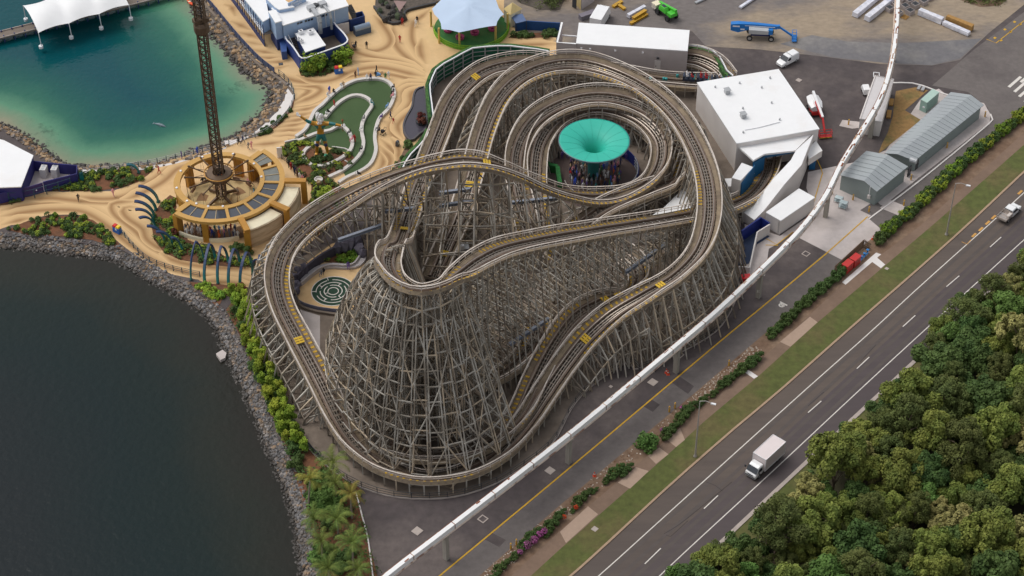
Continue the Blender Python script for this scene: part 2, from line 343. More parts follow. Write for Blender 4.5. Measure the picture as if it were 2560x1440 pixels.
kr = [(1560, 1600), (1715, 1440), (1762, 1395), (1980, 1190), (2205, 980), (2370, 826), (2535, 674), (2660, 560), (3000, 240)]
strip('planting_strip', hl, hr, Z2 + .003, m_dirt)
strip('footpath', hr, fr, Z2, m_foot)
strip('verge', fr, gr, Z2, m_grass)
cen = [(1410, 1600), (1571, 1440), (1830, 1208), (2076, 980), (2300, 776), (2520, 575), (2680, 430), (2950, 190)]
strip('carriageway', gr, kr, Z2 - .006, m_road1)
strip('carriageway_new', cen, kr, Z2, m_road2)
sheet('far_verge', kr + [(3300, 240), (3300, 1700), (1500, 1700)], Z2 + .004, m_forest)
strip('far_grass', kr, [(p[0] + 62, p[1] + 10) for p in kr], Z3, m_grass)
b = MB(); b.wall(SP(gr, 6), .34, 0, .13); b.build('kerb', m_kerb, kind='structure')
b = MB(); b.wall([p for p in SP(kr, 6)], .6, 0, .14); b.build('kerb', m_kerb2, kind='structure')
# footpath panels of other ages
pan = MB(); pan2 = MB()
def panel(bb, t0, t1, z=Z3):
    A, B = smooth_path(GL(hr), .5), smooth_path(GL(fr), .5)
    def at(P, x):
        for i in range(len(P) - 1):
            if P[i].x <= x <= P[i + 1].x: return P[i]
        return P[-1]
    a0, a1 = G(t0, 0).x, 0
    return A, B
def quad(bb, pts, z=Z3): bb.sheet(XY(pts), z)
for q in ([(1543, 1213), (1627, 1132), (1582 + 90, 1138 - 4), (1634, 1160)],): pass
quad(pan, [(1620, 1140), (1648, 1119), (1671, 1136), (1640, 1160)]); quad(pan, [(1545, 1207), (1590, 1168), (1622, 1178), (1575, 1222)])
quad(pan, [(1400, 1330), (1470, 1266), (1495, 1286), (1415, 1358)]); quad(pan, [(1950, 855), (2025, 792), (2044, 806), (1976, 867)])
quad(pan, [(1665, 1098), (1700, 1070), (1712, 1100), (1690, 1118)]); pan.build('footpath_panels', m_foot2, kind='structure')
quad(pan2, [(1860, 930), (1871, 925), (1895, 941), (1885, 947)]); quad(pan2, [(2105, 706), (2190, 632), (2203, 636), (2114, 712)]); quad(pan2, [(2180, 655), (2192, 644), (2213, 662), (2202, 671)], Z4); pan2.build('footpath_slabs', m_white, kind='structure')
# road markings
mk = MB()
L1 = [(1310, 1600), (1497, 1440), (1670, 1284), (2000, 987), (2170, 836), (2300, 716), (2480, 555), (2560, 482), (2760, 300)]
L2 = [(1490, 1600), (1649, 1440), (1930, 1180), (2144, 980), (2320, 818), (2560, 600), (2760, 420)]
mk.ribbon(SP(L1, 5), .16, z=Z4); mk.ribbon(SP(L2, 5), .16, z=Z4)
for a, c in (((1612, 1410), (1652, 1371)), ((1760, 1272), (1795, 1239)), ((1612 + 408, 1032), (2053, 1003)), ((2142, 922), (2173, 893)), ((2257, 817), (2288, 789)), ((2366, 717), (2398, 690)), ((2475, 618), (2503, 593))):
    mk.ribbon(GL([a, c]), .16, z=Z4)
for dx, dy in ((0, 0), (14, 12), (26, 24), (40, 37), (30, -12), (44, 2)): mk.ribbon(GL([(2522 + dx, 218 + dy), (2552 + dx, 192 + dy)]), .55, z=Z3)
mk.ribbon(GL([(1950, 755), (1968, 764)]), .3, z=Z3); mk.ribbon(GL([(1952, 762), (1962, 766)]), .25, z=Z3)
mk.lathe(tuple(G(1954, 763, Z3)), [(.25, 0), (.5, 0)], 12)
mk.build('road_marking', m_line, kind='structure')
mk = MB(); mk.ribbon(SP([(900, 1604), (1099, 1440), (1440, 1157), (1793, 860), (1905, 768), (2066, 634)], 6), .22, z=Z4); mk.ribbon(GL([(2066, 634), (2169, 542)]), .2, z=Z5)
for q in ([(1914, 613), (1945, 614)], [(1914, 596), (1942, 612), (1983, 580)], [(2018, 560), (2056, 434), (2052, 420), (2040, 394)], [(1730, 164), (1840, 178)]): mk.ribbon(GL(q), .16, z=Z5)
for q in ([(2466, 98), (2490, 108), (2560, 52), (2640, -10)],): mk.ribbon(GL(q), .16, z=Z3)
for x, y in ((2487, 95), (2512, 74), (2536, 55), (2502, 101), (2526, 80), (2550, 61)): mk.sheet(XY([(x - 4, y), (x, y - 3), (x + 5, y), (x, y + 3)]), Z3)
mk.build('yellow_marking', m_yline, kind='structure')
mk = MB(); mk.ribbon(GL([(2404, 605), (2417, 611), (2428, 600)]), .14, z=Z5)
for x, y in ((2435, 592), (2452, 577), (2469, 561), (2484, 547), (2550, 485)): mk.ribbon(GL([(x - 5, y + 1), (x + 5, y - 8)]), .4, z=Z5 + .005)
mk.build('orange_marking', m_oline, kind='structure')
tk = MB()
for A_, B_, f_ in ((L1, cen, .2), (L1, cen, .72), (cen, L2, .25), (cen, L2, .75)):
    PA, PB = smooth_path(GL(A_), 4), smooth_path(GL(B_), 4); n_ = min(len(PA), len(PB)); tk.ribbon([PA[int(i * (len(PA) - 1) / (n_ - 1))].lerp(PB[int(i * (len(PB) - 1) / (n_ - 1))], f_) for i in range(n_)], .55, z=Z2 + .004)
tk.build('tyre_tracks', mat('tyre_polish', pc(84, 75, 71), .7, .14, .8, squash=(-ROAD, (.1, 1, 1))), kind='structure')
cr = MB()
for q in ([(1765, 1205), (1790, 1215), (1806, 1228)], [(1660, 1335), (1700, 1310), (1760, 1262), (1830, 1205)], [(1665, 1338), (1672, 1345), (1720, 1302)], [(2150, 905), (2190, 862)], [(2020, 1015), (2060, 980)]): cr.ribbon(SP(q, 1.5), .09, z=Z3)
cr.build('road_crack', mat('crack_tar', pc(58, 52, 54), .8, .2), kind='structure')
# concrete slabs round the sheds
sheet('concrete_yard', [(2016, 470), (2020, 430), (2140, 405), (2215, 376), (2300, 250), (2330, 228), (2347, 222), (2365, 236), (2460, 258), (2476, 286), (2474, 306), (2290, 450), (2170, 545), (2222, 590), (2107, 651), (1996, 594), (1985, 580), (1940, 612), (1922, 622), (1912, 690), (1860, 690), (1862, 560), (1950, 590), (2037, 530)], Z2 - .003, m_conc)
sheet('dry_grass', [(2236, 250), (2240, 228), (2290, 218), (2320, 226), (2262, 276), (2302, 300), (2195, 386), (2205, 360), (2220, 330), (2232, 290)], Z3, mat('dry_grass', pc(150, 118, 74), .97, .25, 1.5, col2=pc(110, 104, 62), scale2=.25, amt2=.8, thr=(.5, .65)))
b = MB(); b.wall(SP([(2228, 208), (2275, 208), (2310, 216), (2350, 232), (2376, 240)], 2), .3, 0, .14)
b.wall(SP([(2476, 286), (2478, 300), (2470, 312), (2300, 452), (2172, 548)], 2), .25, 0, .13); b.build('kerb', m_white, kind='structure')
sheet('road_patch', [(2150, 526), (2190, 500), (2200, 512), (2245, 528), (2222, 556), (2190, 545)], Z3, m_asph_old)
sheet('road_patch', [(2200, 520), (2224, 500), (2274, 520), (2248, 540)], Z4, m_conc)
for q in ([(1586, 1003), (1607, 985), (1650, 1012), (1632, 1030)], [(1680, 957), (1700, 942), (1735, 966), (1720, 985)], [(1205, 1345), (1225, 1330), (1265, 1350), (1248, 1368)]): sheet('road_patch', q, Z2, m_asph)
# pit covers set in the asphalt
for i, (x, y, s, full, lab) in enumerate(((1043, 1327, 1.25, 1, 'pale square pit cover nearest the palms in the dark asphalt'), (1207, 1297, 1.2, 0, 'asphalt filled square pit cover with white rim beside the lowest monorail pillar'), (1375, 1176, 1.2, 1, 'pale square pit cover beside the monorail pillar below the coaster curve'), (1632, 955, 1.25, 1, 'pale square pit cover near the monorail pillar with orange cones'), (1699, 887, 1.1, 0, 'white rimmed pit cover just right of the pillar with orange cones'), (2015, 634, 1.1, 0, 'white rimmed pit cover at the corner of the concrete yard'), (1997, 200, .9, 1, 'pale square pit cover behind the white ride hall'), (1487, 1322, .8, 1, 'small grey pit cover in the grass verge'), (1527, 966, .5, 1, 'tiny white pit lid beside the coaster fence'), (2217, 671, .55, 1, 'tiny white pit lid in the verge below the red cabinets'))):
    c = G(x, y, .07); b = MB(); b.box((0, 0, -.02), (s, s, .04), 0, 0); b.box((0, 0, .004), (s * .72, s * .72, .012), 0, 0 if full else 1)
    o = b.build('pit_cover', (m_kerb2, m_asph), local=True); o.location = c; o.rotation_euler = (0, 0, ROAD); tag(o, lab, 'pit cover', 'pit covers')
# --- sand coloured paving with painted ripples
sheet('paving', [(-420, 520), (-100, 505), (60, 500), (135, 482), (190, 478), (280, 478), (340, 458), (372, 436), (392, 416), (420, 402), (500, 382), (560, 366), (590, 356), (620, 347), (668, 336), (705, 312), (734, 278), (738, 236), (722, 206), (690, 182), (640, 150), (598, 100), (555, 45), (520, 2), (470, -90), (1500, -90), (1420, 130), (1330, 200), (1200, 330), (1080, 430), (950, 480), (880, 520), (830, 560), (760, 620), (700, 660), (650, 690), (632, 720), (560, 709), (500, 700), (430, 686), (380, 661), (330, 626), (285, 586), (240, 546), (190, 536), (120, 538), (60, 551), (0, 573), (-150, 570), (-420, 535)], Z1, m_sand)
rip = """0,525 60,512 130,507 200,515 240,527 290,560 340,600 400,640 470,665 560,680 640,690|0,540 60,528 120,522 180,522 220,530 270,560 330,610 400,655 480,680 560,692 635,700|0,562 50,547 90,541|60,497 130,492 180,497 240,502 290,500 340,480 400,440 440,410 470,395|190,488 260,494 310,487 350,465 390,440 420,412|300,500 330,490 400,455 440,420 480,405|345,505 290,510 283,520 295,540 340,575 380,615 440,645|345,520 318,520 312,528 325,545 360,570 375,600 430,635|400,630 450,652 520,664 600,668 650,672|500,697 560,702 632,712|680,327 770,320|680,339 763,337|680,352 750,347|690,318 776,302|700,306 784,289|711,293 792,277|722,279 767,270 805,260|730,268 770,258 803,243 826,229|734,222 767,220 777,227 767,237 734,256|732,214 784,213 805,220 805,231 780,247 732,264|701,183 732,197 763,203 797,200 847,185 888,179 951,175 1013,187 1065,200|813,208 847,195 888,186 940,181 992,187 1063,205|1063,205 1013,208 992,220|1061,212 1024,216 1005,229 1005,254 992,277 980,289|1059,216 1032,225 1022,237 1022,256 1005,279 988,295 972,314 974,333 992,354 1005,368|1034,254 1030,272 1005,293 990,314 995,333 1007,347|949,347 972,372 986,395 982,418 959,437 920,456 880,475|947,364 961,385 970,400 963,420 945,435 913,452 880,466|945,379 953,395 951,414 930,433|976,343 999,368 1001,389 992,414|967,447 930,465 895,480 868,500|985,60 990,96 1003,125 1050,165 1065,180|1075,22 1038,50 1027,67 1026,99 1038,125 1061,160|1056,96 1056,128 1067,160|933,38 968,87 968,111 939,125 895,122|866,82 884,122 933,140 997,152 1056,175|881,152 939,155 1012,166 1062,184|741,187 793,201 837,195 881,175 954,166 1062,190|560,10 583,17 590,40|577,52 604,61 630,76|592,79 633,87 656,99|612,102 656,111|627,122 677,131 694,140|639,140 700,146 730,150|656,154 712,152 735,146|671,172 723,163|1290,103 1330,100 1390,98|1270,112 1330,109 1390,108|620,362 680,356 720,350"""
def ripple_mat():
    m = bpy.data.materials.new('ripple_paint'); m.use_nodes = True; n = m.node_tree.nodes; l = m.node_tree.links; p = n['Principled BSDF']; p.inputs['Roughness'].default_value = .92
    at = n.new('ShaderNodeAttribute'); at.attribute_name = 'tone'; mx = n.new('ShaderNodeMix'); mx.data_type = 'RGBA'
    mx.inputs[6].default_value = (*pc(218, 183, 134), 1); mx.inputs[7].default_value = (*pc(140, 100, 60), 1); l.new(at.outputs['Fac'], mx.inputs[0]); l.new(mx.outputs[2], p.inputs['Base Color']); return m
b = MB(); tone = []; rg = random.Random(5)
for k, s in enumerate(rip.split('|')):
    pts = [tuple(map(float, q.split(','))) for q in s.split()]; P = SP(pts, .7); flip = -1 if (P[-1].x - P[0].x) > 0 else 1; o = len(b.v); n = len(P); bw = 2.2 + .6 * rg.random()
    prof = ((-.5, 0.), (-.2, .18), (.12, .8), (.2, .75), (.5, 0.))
    for i, p in enumerate(P):
        t = P[min(i + 1, n - 1)] - P[max(i - 1, 0)]; nr = Vector((-t.y, t.x, 0)).normalized()
        nr = nr * flip
        e = min(1, i / 4, (n - 1 - i) / 4); ww_ = bw * (.35 + .65 * e)
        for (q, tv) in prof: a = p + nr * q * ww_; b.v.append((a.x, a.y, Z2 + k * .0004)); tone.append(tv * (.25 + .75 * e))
    for i in range(n - 1):
        for j in range(4): b.f.append((o + 5 * i + j, o + 5 * i + j + 1, o + 5 * i + j + 6, o + 5 * i + j + 5)); b.m.append(0)
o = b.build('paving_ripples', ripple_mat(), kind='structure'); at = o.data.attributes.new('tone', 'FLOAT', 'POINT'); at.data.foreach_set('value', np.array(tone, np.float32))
# promenade paths in pale concrete along the lagoon
sheet('promenade', [(738, 236), (728, 262), (706, 292), (672, 318), (640, 334), (600, 348), (560, 352), (566, 371), (505, 391), (434, 411), (380, 422), (330, 427), (250, 432), (200, 434), (205, 424), (260, 423), (330, 421), (432, 407), (502, 388), (562, 369), (614, 348), (655, 316), (688, 284), (711, 249), (717, 224), (722, 208)], Z3, m_white)
# the lawn
turf = [(786, 283), (805, 266), (830, 241), (857, 220), (888, 205), (920, 200), (947, 200), (967, 206), (980, 218), (986, 235), (984, 250), (972, 275), (951, 297), (942, 318), (937, 347), (940, 379), (930, 408), (909, 427), (867, 447), (858, 430), (870, 410), (875, 385), (800, 362), (762, 352), (715, 362), (745, 340), (772, 310)]
sheet('lawn', turf, Z3, m_turf)
# ground below the coaster
coaster_ground = [(640, 690), (630, 720), (634, 780), (655, 860), (680, 940), (715, 1030), (755, 1100), (800, 1150), (850, 1190), (910, 1222), (980, 1242), (1060, 1248), (1140, 1242), (1220, 1218), (1290, 1180), (1380, 1110), (1430, 1020), (1480, 965), (1570, 905), (1600, 925), (1760, 850), (1820, 790), (1850, 700), (1850, 560), (1870, 520), (1990, 420), (1850, 380), (1745, 280), (1840, 215), (1820, 185), (1720, 190), (1400, 150), (1250, 118), (1120, 150), (1078, 220), (1072, 300), (1020, 400), (1000, 430), (930, 500), (925, 600), (850, 600), (760, 640), (700, 680)]
sheet('concrete_pad', coaster_ground, Z4, m_conc_dk)
def edge_kerb():
    b = MB(); b.wall(SP(coaster_ground[0:25], 2.0), .25, 0, .22); b.build('kerb', m_kerb2, kind='structure')
edge_kerb()
# ================================================================ THE WOODEN COASTER
m_wood = mat('weathered_timber', pc(178, 172, 162), .85, .3, .6, col2=pc(136, 126, 112), scale2=.25, amt2=.8)
m_wood2 = mat('tan_timber', pc(188, 170, 146), .85, .25, .6, col2=pc(154, 144, 130), scale2=.25, amt2=.8)
m_wood3 = mat('dark_timber', pc(134, 120, 104), .85, .25, .6, col2=pc(112, 104, 96), scale2=.25, amt2=.7)
m_rail = mat('track_timber', pc(102, 84, 72), .7, .3, .5, col2=pc(128, 108, 92), scale2=.3, amt2=.7)
m_tie = mat('tie_timber', pc(118, 105, 92), .85, .25, 1.0)
m_walk = mat('walkway_timber', pc(140, 124, 102), .85, .22, .9, col2=pc(112, 98, 84), scale2=.3, amt2=.7)
m_hand = mat('handrail_timber', pc(206, 196, 186), .7, .12, 1.0, col2=pc(176, 160, 146), scale2=.4, amt2=.6)
m_steel = mat('rail_steel', pc(150, 140, 130), .35, .2, 1.0, metal=.6)
m_tread = mat('tread_yellow', pc(196, 156, 50), .8, .25, 1.2)
m_platey = mat('plate_yellow', pc(208, 170, 46), .7, .15, 1.2)
m_girder = mat('steel_girder', pc(128, 134, 146), .55, .15, .8)
maze_px = [(735, 690), (760, 650), (830, 600), (905, 590), (915, 660), (900, 700), (880, 780), (800, 775), (740, 760)]
maze_poly = XY(maze_px)
fun_c = G(1489, 444)
T = {}
T['lift'] = dict(p=[(1928, 380, 1.6), (1914, 438, 1.8), (1880, 484, 2.2), (1828, 511, 3.4), (1760, 529, 5.6), (1640, 551, 10.6), (1500, 573, 16.0), (1380, 594, 20.2), (1270, 618, 24.5), (1205, 647, 27), (1150, 684, 29), (1100, 712, 30), (1045, 722, 30.4), (998, 700, 30), (972, 662, 29.2), (974, 630, 28), (982, 610, 25.5), (990, 607, 20.5), (996, 604, 15), (1003, 594, 9), (1016, 556, 5), (1040, 482, 3.4), (1070, 406, 3.2), (1100, 330, 3.2), (1128, 262, 4.2), (1165, 212, 5), (1225, 172, 5), (1310, 158, 3.6), (1400, 166, 2.6), (1520, 180, 2.2), (1640, 197, 2.2), (1720, 204, 2.2), (1790, 206, 2.4)], fan=1)
T['outer'] = dict(p=[(1085, 690, 2), (1115, 620, 2.4), (1150, 540, 3), (1180, 440, 4.5), (1210, 330, 6.5), (1248, 245, 8), (1305, 190, 8.6), (1380, 162, 8.6), (1460, 160, 8.4), (1545, 185, 8.4), (1625, 228, 9), (1692, 290, 9.6), (1740, 368, 10.4), (1768, 450, 11.4), (1772, 540, 12.4), (1748, 622, 12.2), (1690, 686, 11.6), (1612, 735, 10.4), (1535, 782, 8.6), (1468, 842, 6), (1412, 912, 4), (1362, 985, 2.8), (1310, 1062, 2.2), (1245, 1132, 2), (1160, 1178, 2), (1060, 1192, 2), (965, 1165, 2), (896, 1115, 2.2), (850, 1050, 2.8), (795, 940, 4.6), (745, 845, 6.4), (706, 765, 7.6), (693, 695, 8), (712, 625, 7.8), (768, 562, 7.4), (850, 508, 8.8), (950, 455, 13), (1050, 418, 17), (1120, 403, 18.6), (1170, 399, 19), (1225, 407, 18.4), (1290, 430, 16), (1352, 458, 12.6), (1420, 482, 9), (1490, 492, 6), (1560, 482, 4.8), (1618, 452, 4.8), (1650, 402, 5), (1646, 342, 5.2), (1590, 288, 5.6), (1495, 262, 5.8), (1405, 288, 5.4), (1352, 350, 4.6), (1338, 430, 3.8), (1342, 500, 3), (1350, 575, 2.4)])
T['ring'] = dict(p=[(1322, 590, 2.4), (1308, 520, 3), (1292, 440, 4), (1296, 370, 5.2), (1335, 302, 6.6), (1410, 256, 7.6), (1500, 240, 7.8), (1590, 258, 7), (1660, 305, 5.6), (1702, 365, 4.2), (1708, 415, 3.6), (1680, 450, 4.0), (1610, 476, 4.6), (1520, 514, 5.0), (1460, 553, 4.2), (1415, 600, 2.6), (1385, 660, 2)])
T['swoop'] = dict(p=[(1560, 640, 1.8), (1590, 668, 2), (1594, 702, 2.4), (1560, 730, 3), (1495, 757, 3.6), (1435, 796, 3.8), (1382, 868, 3.4), (1340, 948, 2.8), (1298, 1032, 2.2), (1238, 1095, 1.8), (1150, 1132, 1.8), (1060, 1140, 1.8), (970, 1112, 1.8)])
T['low'] = dict(p=[(1350, 780, 1.6), (1338, 838, 2), (1308, 888, 2.2), (1255, 932, 2.2), (1190, 962, 2), (1120, 975, 1.8), (1050, 970, 1.6)])
T['siding'] = dict(p=[(1712, 142, 1.6), (1750, 148, 1.8), (1790, 168, 1.8), (1818, 200, 1.8)])
for k, t in T.items(): t['P'] = smooth_path(GL(t['p']), .9)
TSAMP = [(k, p) for k, t in T.items() for p in t['P'][::2]]
coaster = thing('roller_coaster', 'grey brown wooden roller coaster with a tall lattice fan below its top turn', 'roller coaster', G(1280, 720))
def frame(t):
    P = t['P']; n = len(P); F_ = []
    kap = []
    for i in range(n):
        a, b_, c = P[max(i - 4, 0)], P[i], P[min(i + 4, n - 1)]
        u, v = (b_ - a), (c - b_); u2, v2 = Vector((u.x, u.y)), Vector((v.x, v.y))
        if u2.length < .1 or v2.length < .1: kap.append(0); continue
        an = math.atan2(u2.x * v2.y - u2.y * v2.x, u2.dot(v2)); kap.append(an / ((u2.length + v2.length) / 2))
    kap = [sum(kap[max(0, i - 4):i + 5]) / len(kap[max(0, i - 4):i + 5]) for i in range(n)]
    for i in range(n):
        tg = (P[min(i + 1, n - 1)] - P[max(i - 1, 0)]).normalized(); rt = Vector((tg.y, -tg.x, 0)).normalized()
        be = max(-.62, min(.62, kap[i] * 6.2)) * (.3 if t is T['ring'] and i > .7 * n else 1); up = rt.cross(tg)
        lat = rt * math.cos(be) + up * math.sin(be); nm = up * math.cos(be) - rt * math.sin(be)
        F_.append((P[i], tg, rt, lat, nm, kap[i]))
    return F_
def sweep(b, F_, prof, m=0, i0=0, i1=None):
    """closed profile [(s,n)] swept along a track"""
    i1 = len(F_) if i1 is None else i1; o = len(b.v); k = len(prof)
    for i in range(i0, i1):
        p, tg, rt, lat, nm, ka = F_[i]
        for (s_, n_) in prof: b.v.append(tuple(p + lat * s_ + nm * n_))
    for i in range(i1 - i0 - 1):
        for j in range(k):
            j2 = (j + 1) % k; b.f.append((o + i * k + j, o + (i + 1) * k + j, o + (i + 1) * k + j2, o + i * k + j2)); b.m.append(m)
    return b
def rect(s0, s1, n0, n1): return [(s0, n0), (s1, n0), (s1, n1), (s0, n1)]
bents = []                                    # (size, beams)
def track_clear(x, y, ztop, own, rad=2.3):
    for (k, p) in TSAMP:
        if abs(p.x - x) < rad and abs(p.y - y) < rad and p.z < ztop - 2.2 and (p.x - x) ** 2 + (p.y - y) ** 2 < rad * rad: return False
    return True
def blocked(x, y):
    if in_poly(x, y, maze_poly): return True
    return (x - fun_c.x) ** 2 + (y - fun_c.y) ** 2 < 7.6 ** 2
def make_track(k):
    t = T[k]; F_ = frame(t); n = len(F_)
    a = MB()
    for s_ in (-.75, .75): sweep(a, F_, rect(s_ - .24, s_ + .24, -.34, 0))
    tr = a.build('track', m_rail, coaster)
    a = MB()
    for s_ in (-.68, .68): sweep(a, F_, rect(s_ - .07, s_ + .07, .005, .05))
    for s_ in (-.2, .2): sweep(a, F_, rect(s_ - .06, s_ + .06, -.36, -.26))
    a.build('steel_rail', m_steel, tr)
    a = MB()
    for i in range(0, n):
        p, tg, rt, lat, nm, ka = F_[i]; q = p - nm * .48; a.beam(q - lat * 1.95, q + lat * 1.95, .3, .22, 0, up=nm)
    a.build('cross_ties', m_tie, tr)
    a = MB()
    for s_ in (-1, 1):
        sweep(a, F_, rect(*sorted((s_ * 1.12, s_ * 1.82)), -.36, -.3)); sweep(a, F_, rect(*sorted((s_ * 1.86, s_ * 1.94)), -.75, -.2))
    a.build('walkway', m_walk, tr)
    for s_ in (-1, 1):
        a = MB()
        for (h0, w_) in ((.95, .19), (.5, .09)):
            pr = []
            for i in range(n):
                p, tg, rt, lat, nm, ka = F_[i]; c = p + lat * (s_ * 1.96) + Vector((0, 0, h0 - .2)); pr.append(c)
            for i in range(0, n - 1): a.beam(pr[i], pr[i + 1], w_, .09)
        for i in range(0, n, 2):
            p, tg, rt, lat, nm, ka = F_[i]; c = p + lat * (s_ * 1.96); a.beam(c - Vector((0, 0, .6)), c + Vector((0, 0, .72)), .09, .09, up=tg)
        a.build('handrail', m_hand, tr)
    for (f0, f1, sides) in TREADS.get(k, ()):
      for s_ in sides:
        a = MB()
        for i in range(int(f0 * (n - 1)), int(f1 * (n - 1))):
            for fr_ in (0,):
                p, tg, rt, lat, nm, ka = F_[i]; q = p + tg * .45 * (2 * fr_) + nm * (-.28)
                a.beam(q + lat * (s_ * 1.16), q + lat * (s_ * 1.78), .34, .06, up=nm)
        a.build('yellow_tread', m_tread, tr)
    for f in PLATES.get(k, ()):
        i = int(f * (n - 1)); p, tg, rt, lat, nm, ka = F_[i]
        a = MB()
        for q in (-.45, 0, .45): a.beam(p + nm * .06 + tg * q - lat * .7, p + nm * .06 + tg * q + lat * .7, .34, .06, up=nm)
        a.beam(p + nm * .03 - tg * .6, p + nm * .03 + tg * .6, .2, .04, up=nm)
        a.build('yellow_plate', m_platey, tr)
    # ---- supports
    prev = None; i = 0; own = k; spots = []
    while i < n:
        spots.append(i); p = F_[i][0]; i += 2 if (k == 'outer' and not .7 < i / n < .88) or k == 'lift' or (t.get('fan') and p.z > 27 and abs(F_[i][5]) > .05) else 3
    LV = 3.1
    for q, i in enumerate(spots):
        p, tg, rt, lat, nm, ka = F_[i]; beams = []
        posts = {}                                   # key -> (x,y,ztop)
        eL, eR = p - lat * 1.85 - nm * .6, p + lat * 1.85 - nm * .6
        posts[-1] = eL; posts[1] = eR
        tight = abs(ka) > .09; fan = t.get('fan') and p.z > 22 and tight
        for s_, e in ((-1, eL), (1, eR)):
            inner = (ka > .01 and s_ < 0) or (ka < -.01 and s_ > 0)
            if (tight and inner) or fan or (k == 'lift' and s_ < 0 and p.z > 6): continue
            slope = (1.25 if e.z < 9.5 else 2.0) if (abs(ka) > .012 and not inner) or (k == 'outer' and .2 < i / n < .7 and s_ < 0 and not inner) else (3.9 if k == 'lift' else 3.3)
            h = e.z; kk = 2; st = 3.0; lowo = k == 'outer' and .2 < i / n < .7 and s_ < 0 and e.z < 9.5
            if lowo: slope, st = .85, 2.3
            while True:
                zt = h - slope * st * (kk - 1)
                if zt < (.8 if lowo else 1.8) or kk > (2 if lowo else 7): break
                posts[s_ * kk] = e + rt * s_ * st * (kk - 1) + Vector((0, 0, zt - e.z)); kk += 1
        ok = {}
        for key, v in posts.items():
            ok[key] = track_clear(v.x, v.y, v.z, own) and (abs(key) == 1 and not in_poly(v.x, v.y, maze_poly) or not blocked(v.x, v.y))
            if ok[key]: beams.append((Vector((v.x, v.y, 0)), v, .2, .2))
        # caps, batters
        beams.append((eL - rt * .1, eR + rt * .1, .18, .3))
        for s_ in (-1, 1):
            c = posts[s_]; kk = 1
            mx = max([abs(x) for x in posts if x * s_ > 0])
            if mx > 1:
                o_ = posts[s_ * mx]; foot = Vector((o_.x, o_.y, 0)) + rt * s_ * (o_.z / 3.2)
                if not blocked(foot.x, foot.y) and track_clear(foot.x, foot.y, 5, own):
                    pts = [posts[s_ * j] for j in range(1, mx + 1)] + [foot]
                    for u, v in zip(pts[:-1], pts[1:]): beams.append((u, v, .2, .26))
            # straight raker from the deck edge to the ground
            hh = c.z
            if hh > 2.5 and not fan:
                foot = Vector((c.x, c.y, 0)) + rt * s_ * hh * ((.2 if k == 'lift' else .3) if mx > 1 else (.09 if k == 'lift' else .22))
                if not (tight and mx == 1) and not blocked(foot.x, foot.y) and track_clear(foot.x, foot.y, 4, own, 1.8): beams.append((c, foot, .17, .17))
        # ledgers and cross braces inside the bent
        keys = sorted(posts); zmax = max(v.z for v in posts.values()); z = 1.2 if zmax < 4 else LV; lv = 0
        while z < zmax - .6:
            ks = [kx for kx in keys if posts[kx].z > z - .4]
            if len(ks) > 1:
                a_, c_ = posts[ks[0]], posts[ks[-1]]
                beams.append((Vector((a_.x, a_.y, z)), Vector((c_.x, c_.y, z)), .14, .2))
                for u, v in zip(ks[:-1], ks[1:]):
                    pu, pv = posts[u], posts[v]; zz = min(z, LV)
                    if (lv + u) % 2 == 0: beams.append((Vector((pu.x, pu.y, z - zz)), Vector((pv.x, pv.y, z)), .11, .15))
                    else: beams.append((Vector((pv.x, pv.y, z - zz)), Vector((pu.x, pu.y, z)), .11, .15))
            z += LV; lv += 1
        if prev and (posts[1] - prev[1]).length < 9:
            for key in posts:
                if key not in prev: continue
                u, v = prev[key], posts[key]
                if not (ok[key] or prev['ok'][key]): continue
                beams.append((u - Vector((0, 0, .2)), v - Vector((0, 0, .2)), .13, .22))
                z = LV; lv = 0; zm = min(u.z, v.z); outer = abs(key) == max(abs(x) for x in posts if x * key > 0)
                while z < zm - .4:
                    beams.append((Vector((u.x, u.y, z)), Vector((v.x, v.y, z)), .12, .18))
                    if outer or abs(key) == 1:
                        if (lv + q) % 2: beams.append((Vector((u.x, u.y, z - LV)), Vector((v.x, v.y, z)), .11, .15))
                        else: beams.append((Vector((v.x, v.y, z - LV)), Vector((u.x, u.y, z)), .11, .15))
                    z += LV; lv += 1
        prev = dict(posts); prev['ok'] = ok
        bents.append((p.z * len(posts), beams))
TREADS = {'lift': [(.02, .14, (-1, 1)), (.17, .34, (1,)), (.36, .44, (-1, 1)), (.5, .56, (1, -1)), (.62, .72, (-1, 1))],
          'outer': [(.05, .15, (1,)), (.17, .22, (1,)), (.27, .30, (1,)), (.36, .4, (-1, 1)), (.475, .51, (-1,)), (.56, .63, (1,)), (.655, .675, (1,)), (.71, .84, (-1, 1)), (.965, 1, (-1, 1))],
          'ring': [(.55, .68, (1, -1)), (0, .06, (-1,)), (.9, 1, (1,))], 'swoop': [(.08, .2, (1, -1)), (.3, .5, (1,)), (.55, .7, (-1, 1))], 'low': [(.1, .4, (1, -1))], 'siding': []}
PLATES = {'lift': [.62, .81, .915], 'outer': [.015, .06, .355, .395, .582, .745], 'ring': [.775], 'swoop': [.19, .24], 'low': [], 'siding': []}
for k in T: make_track(k)
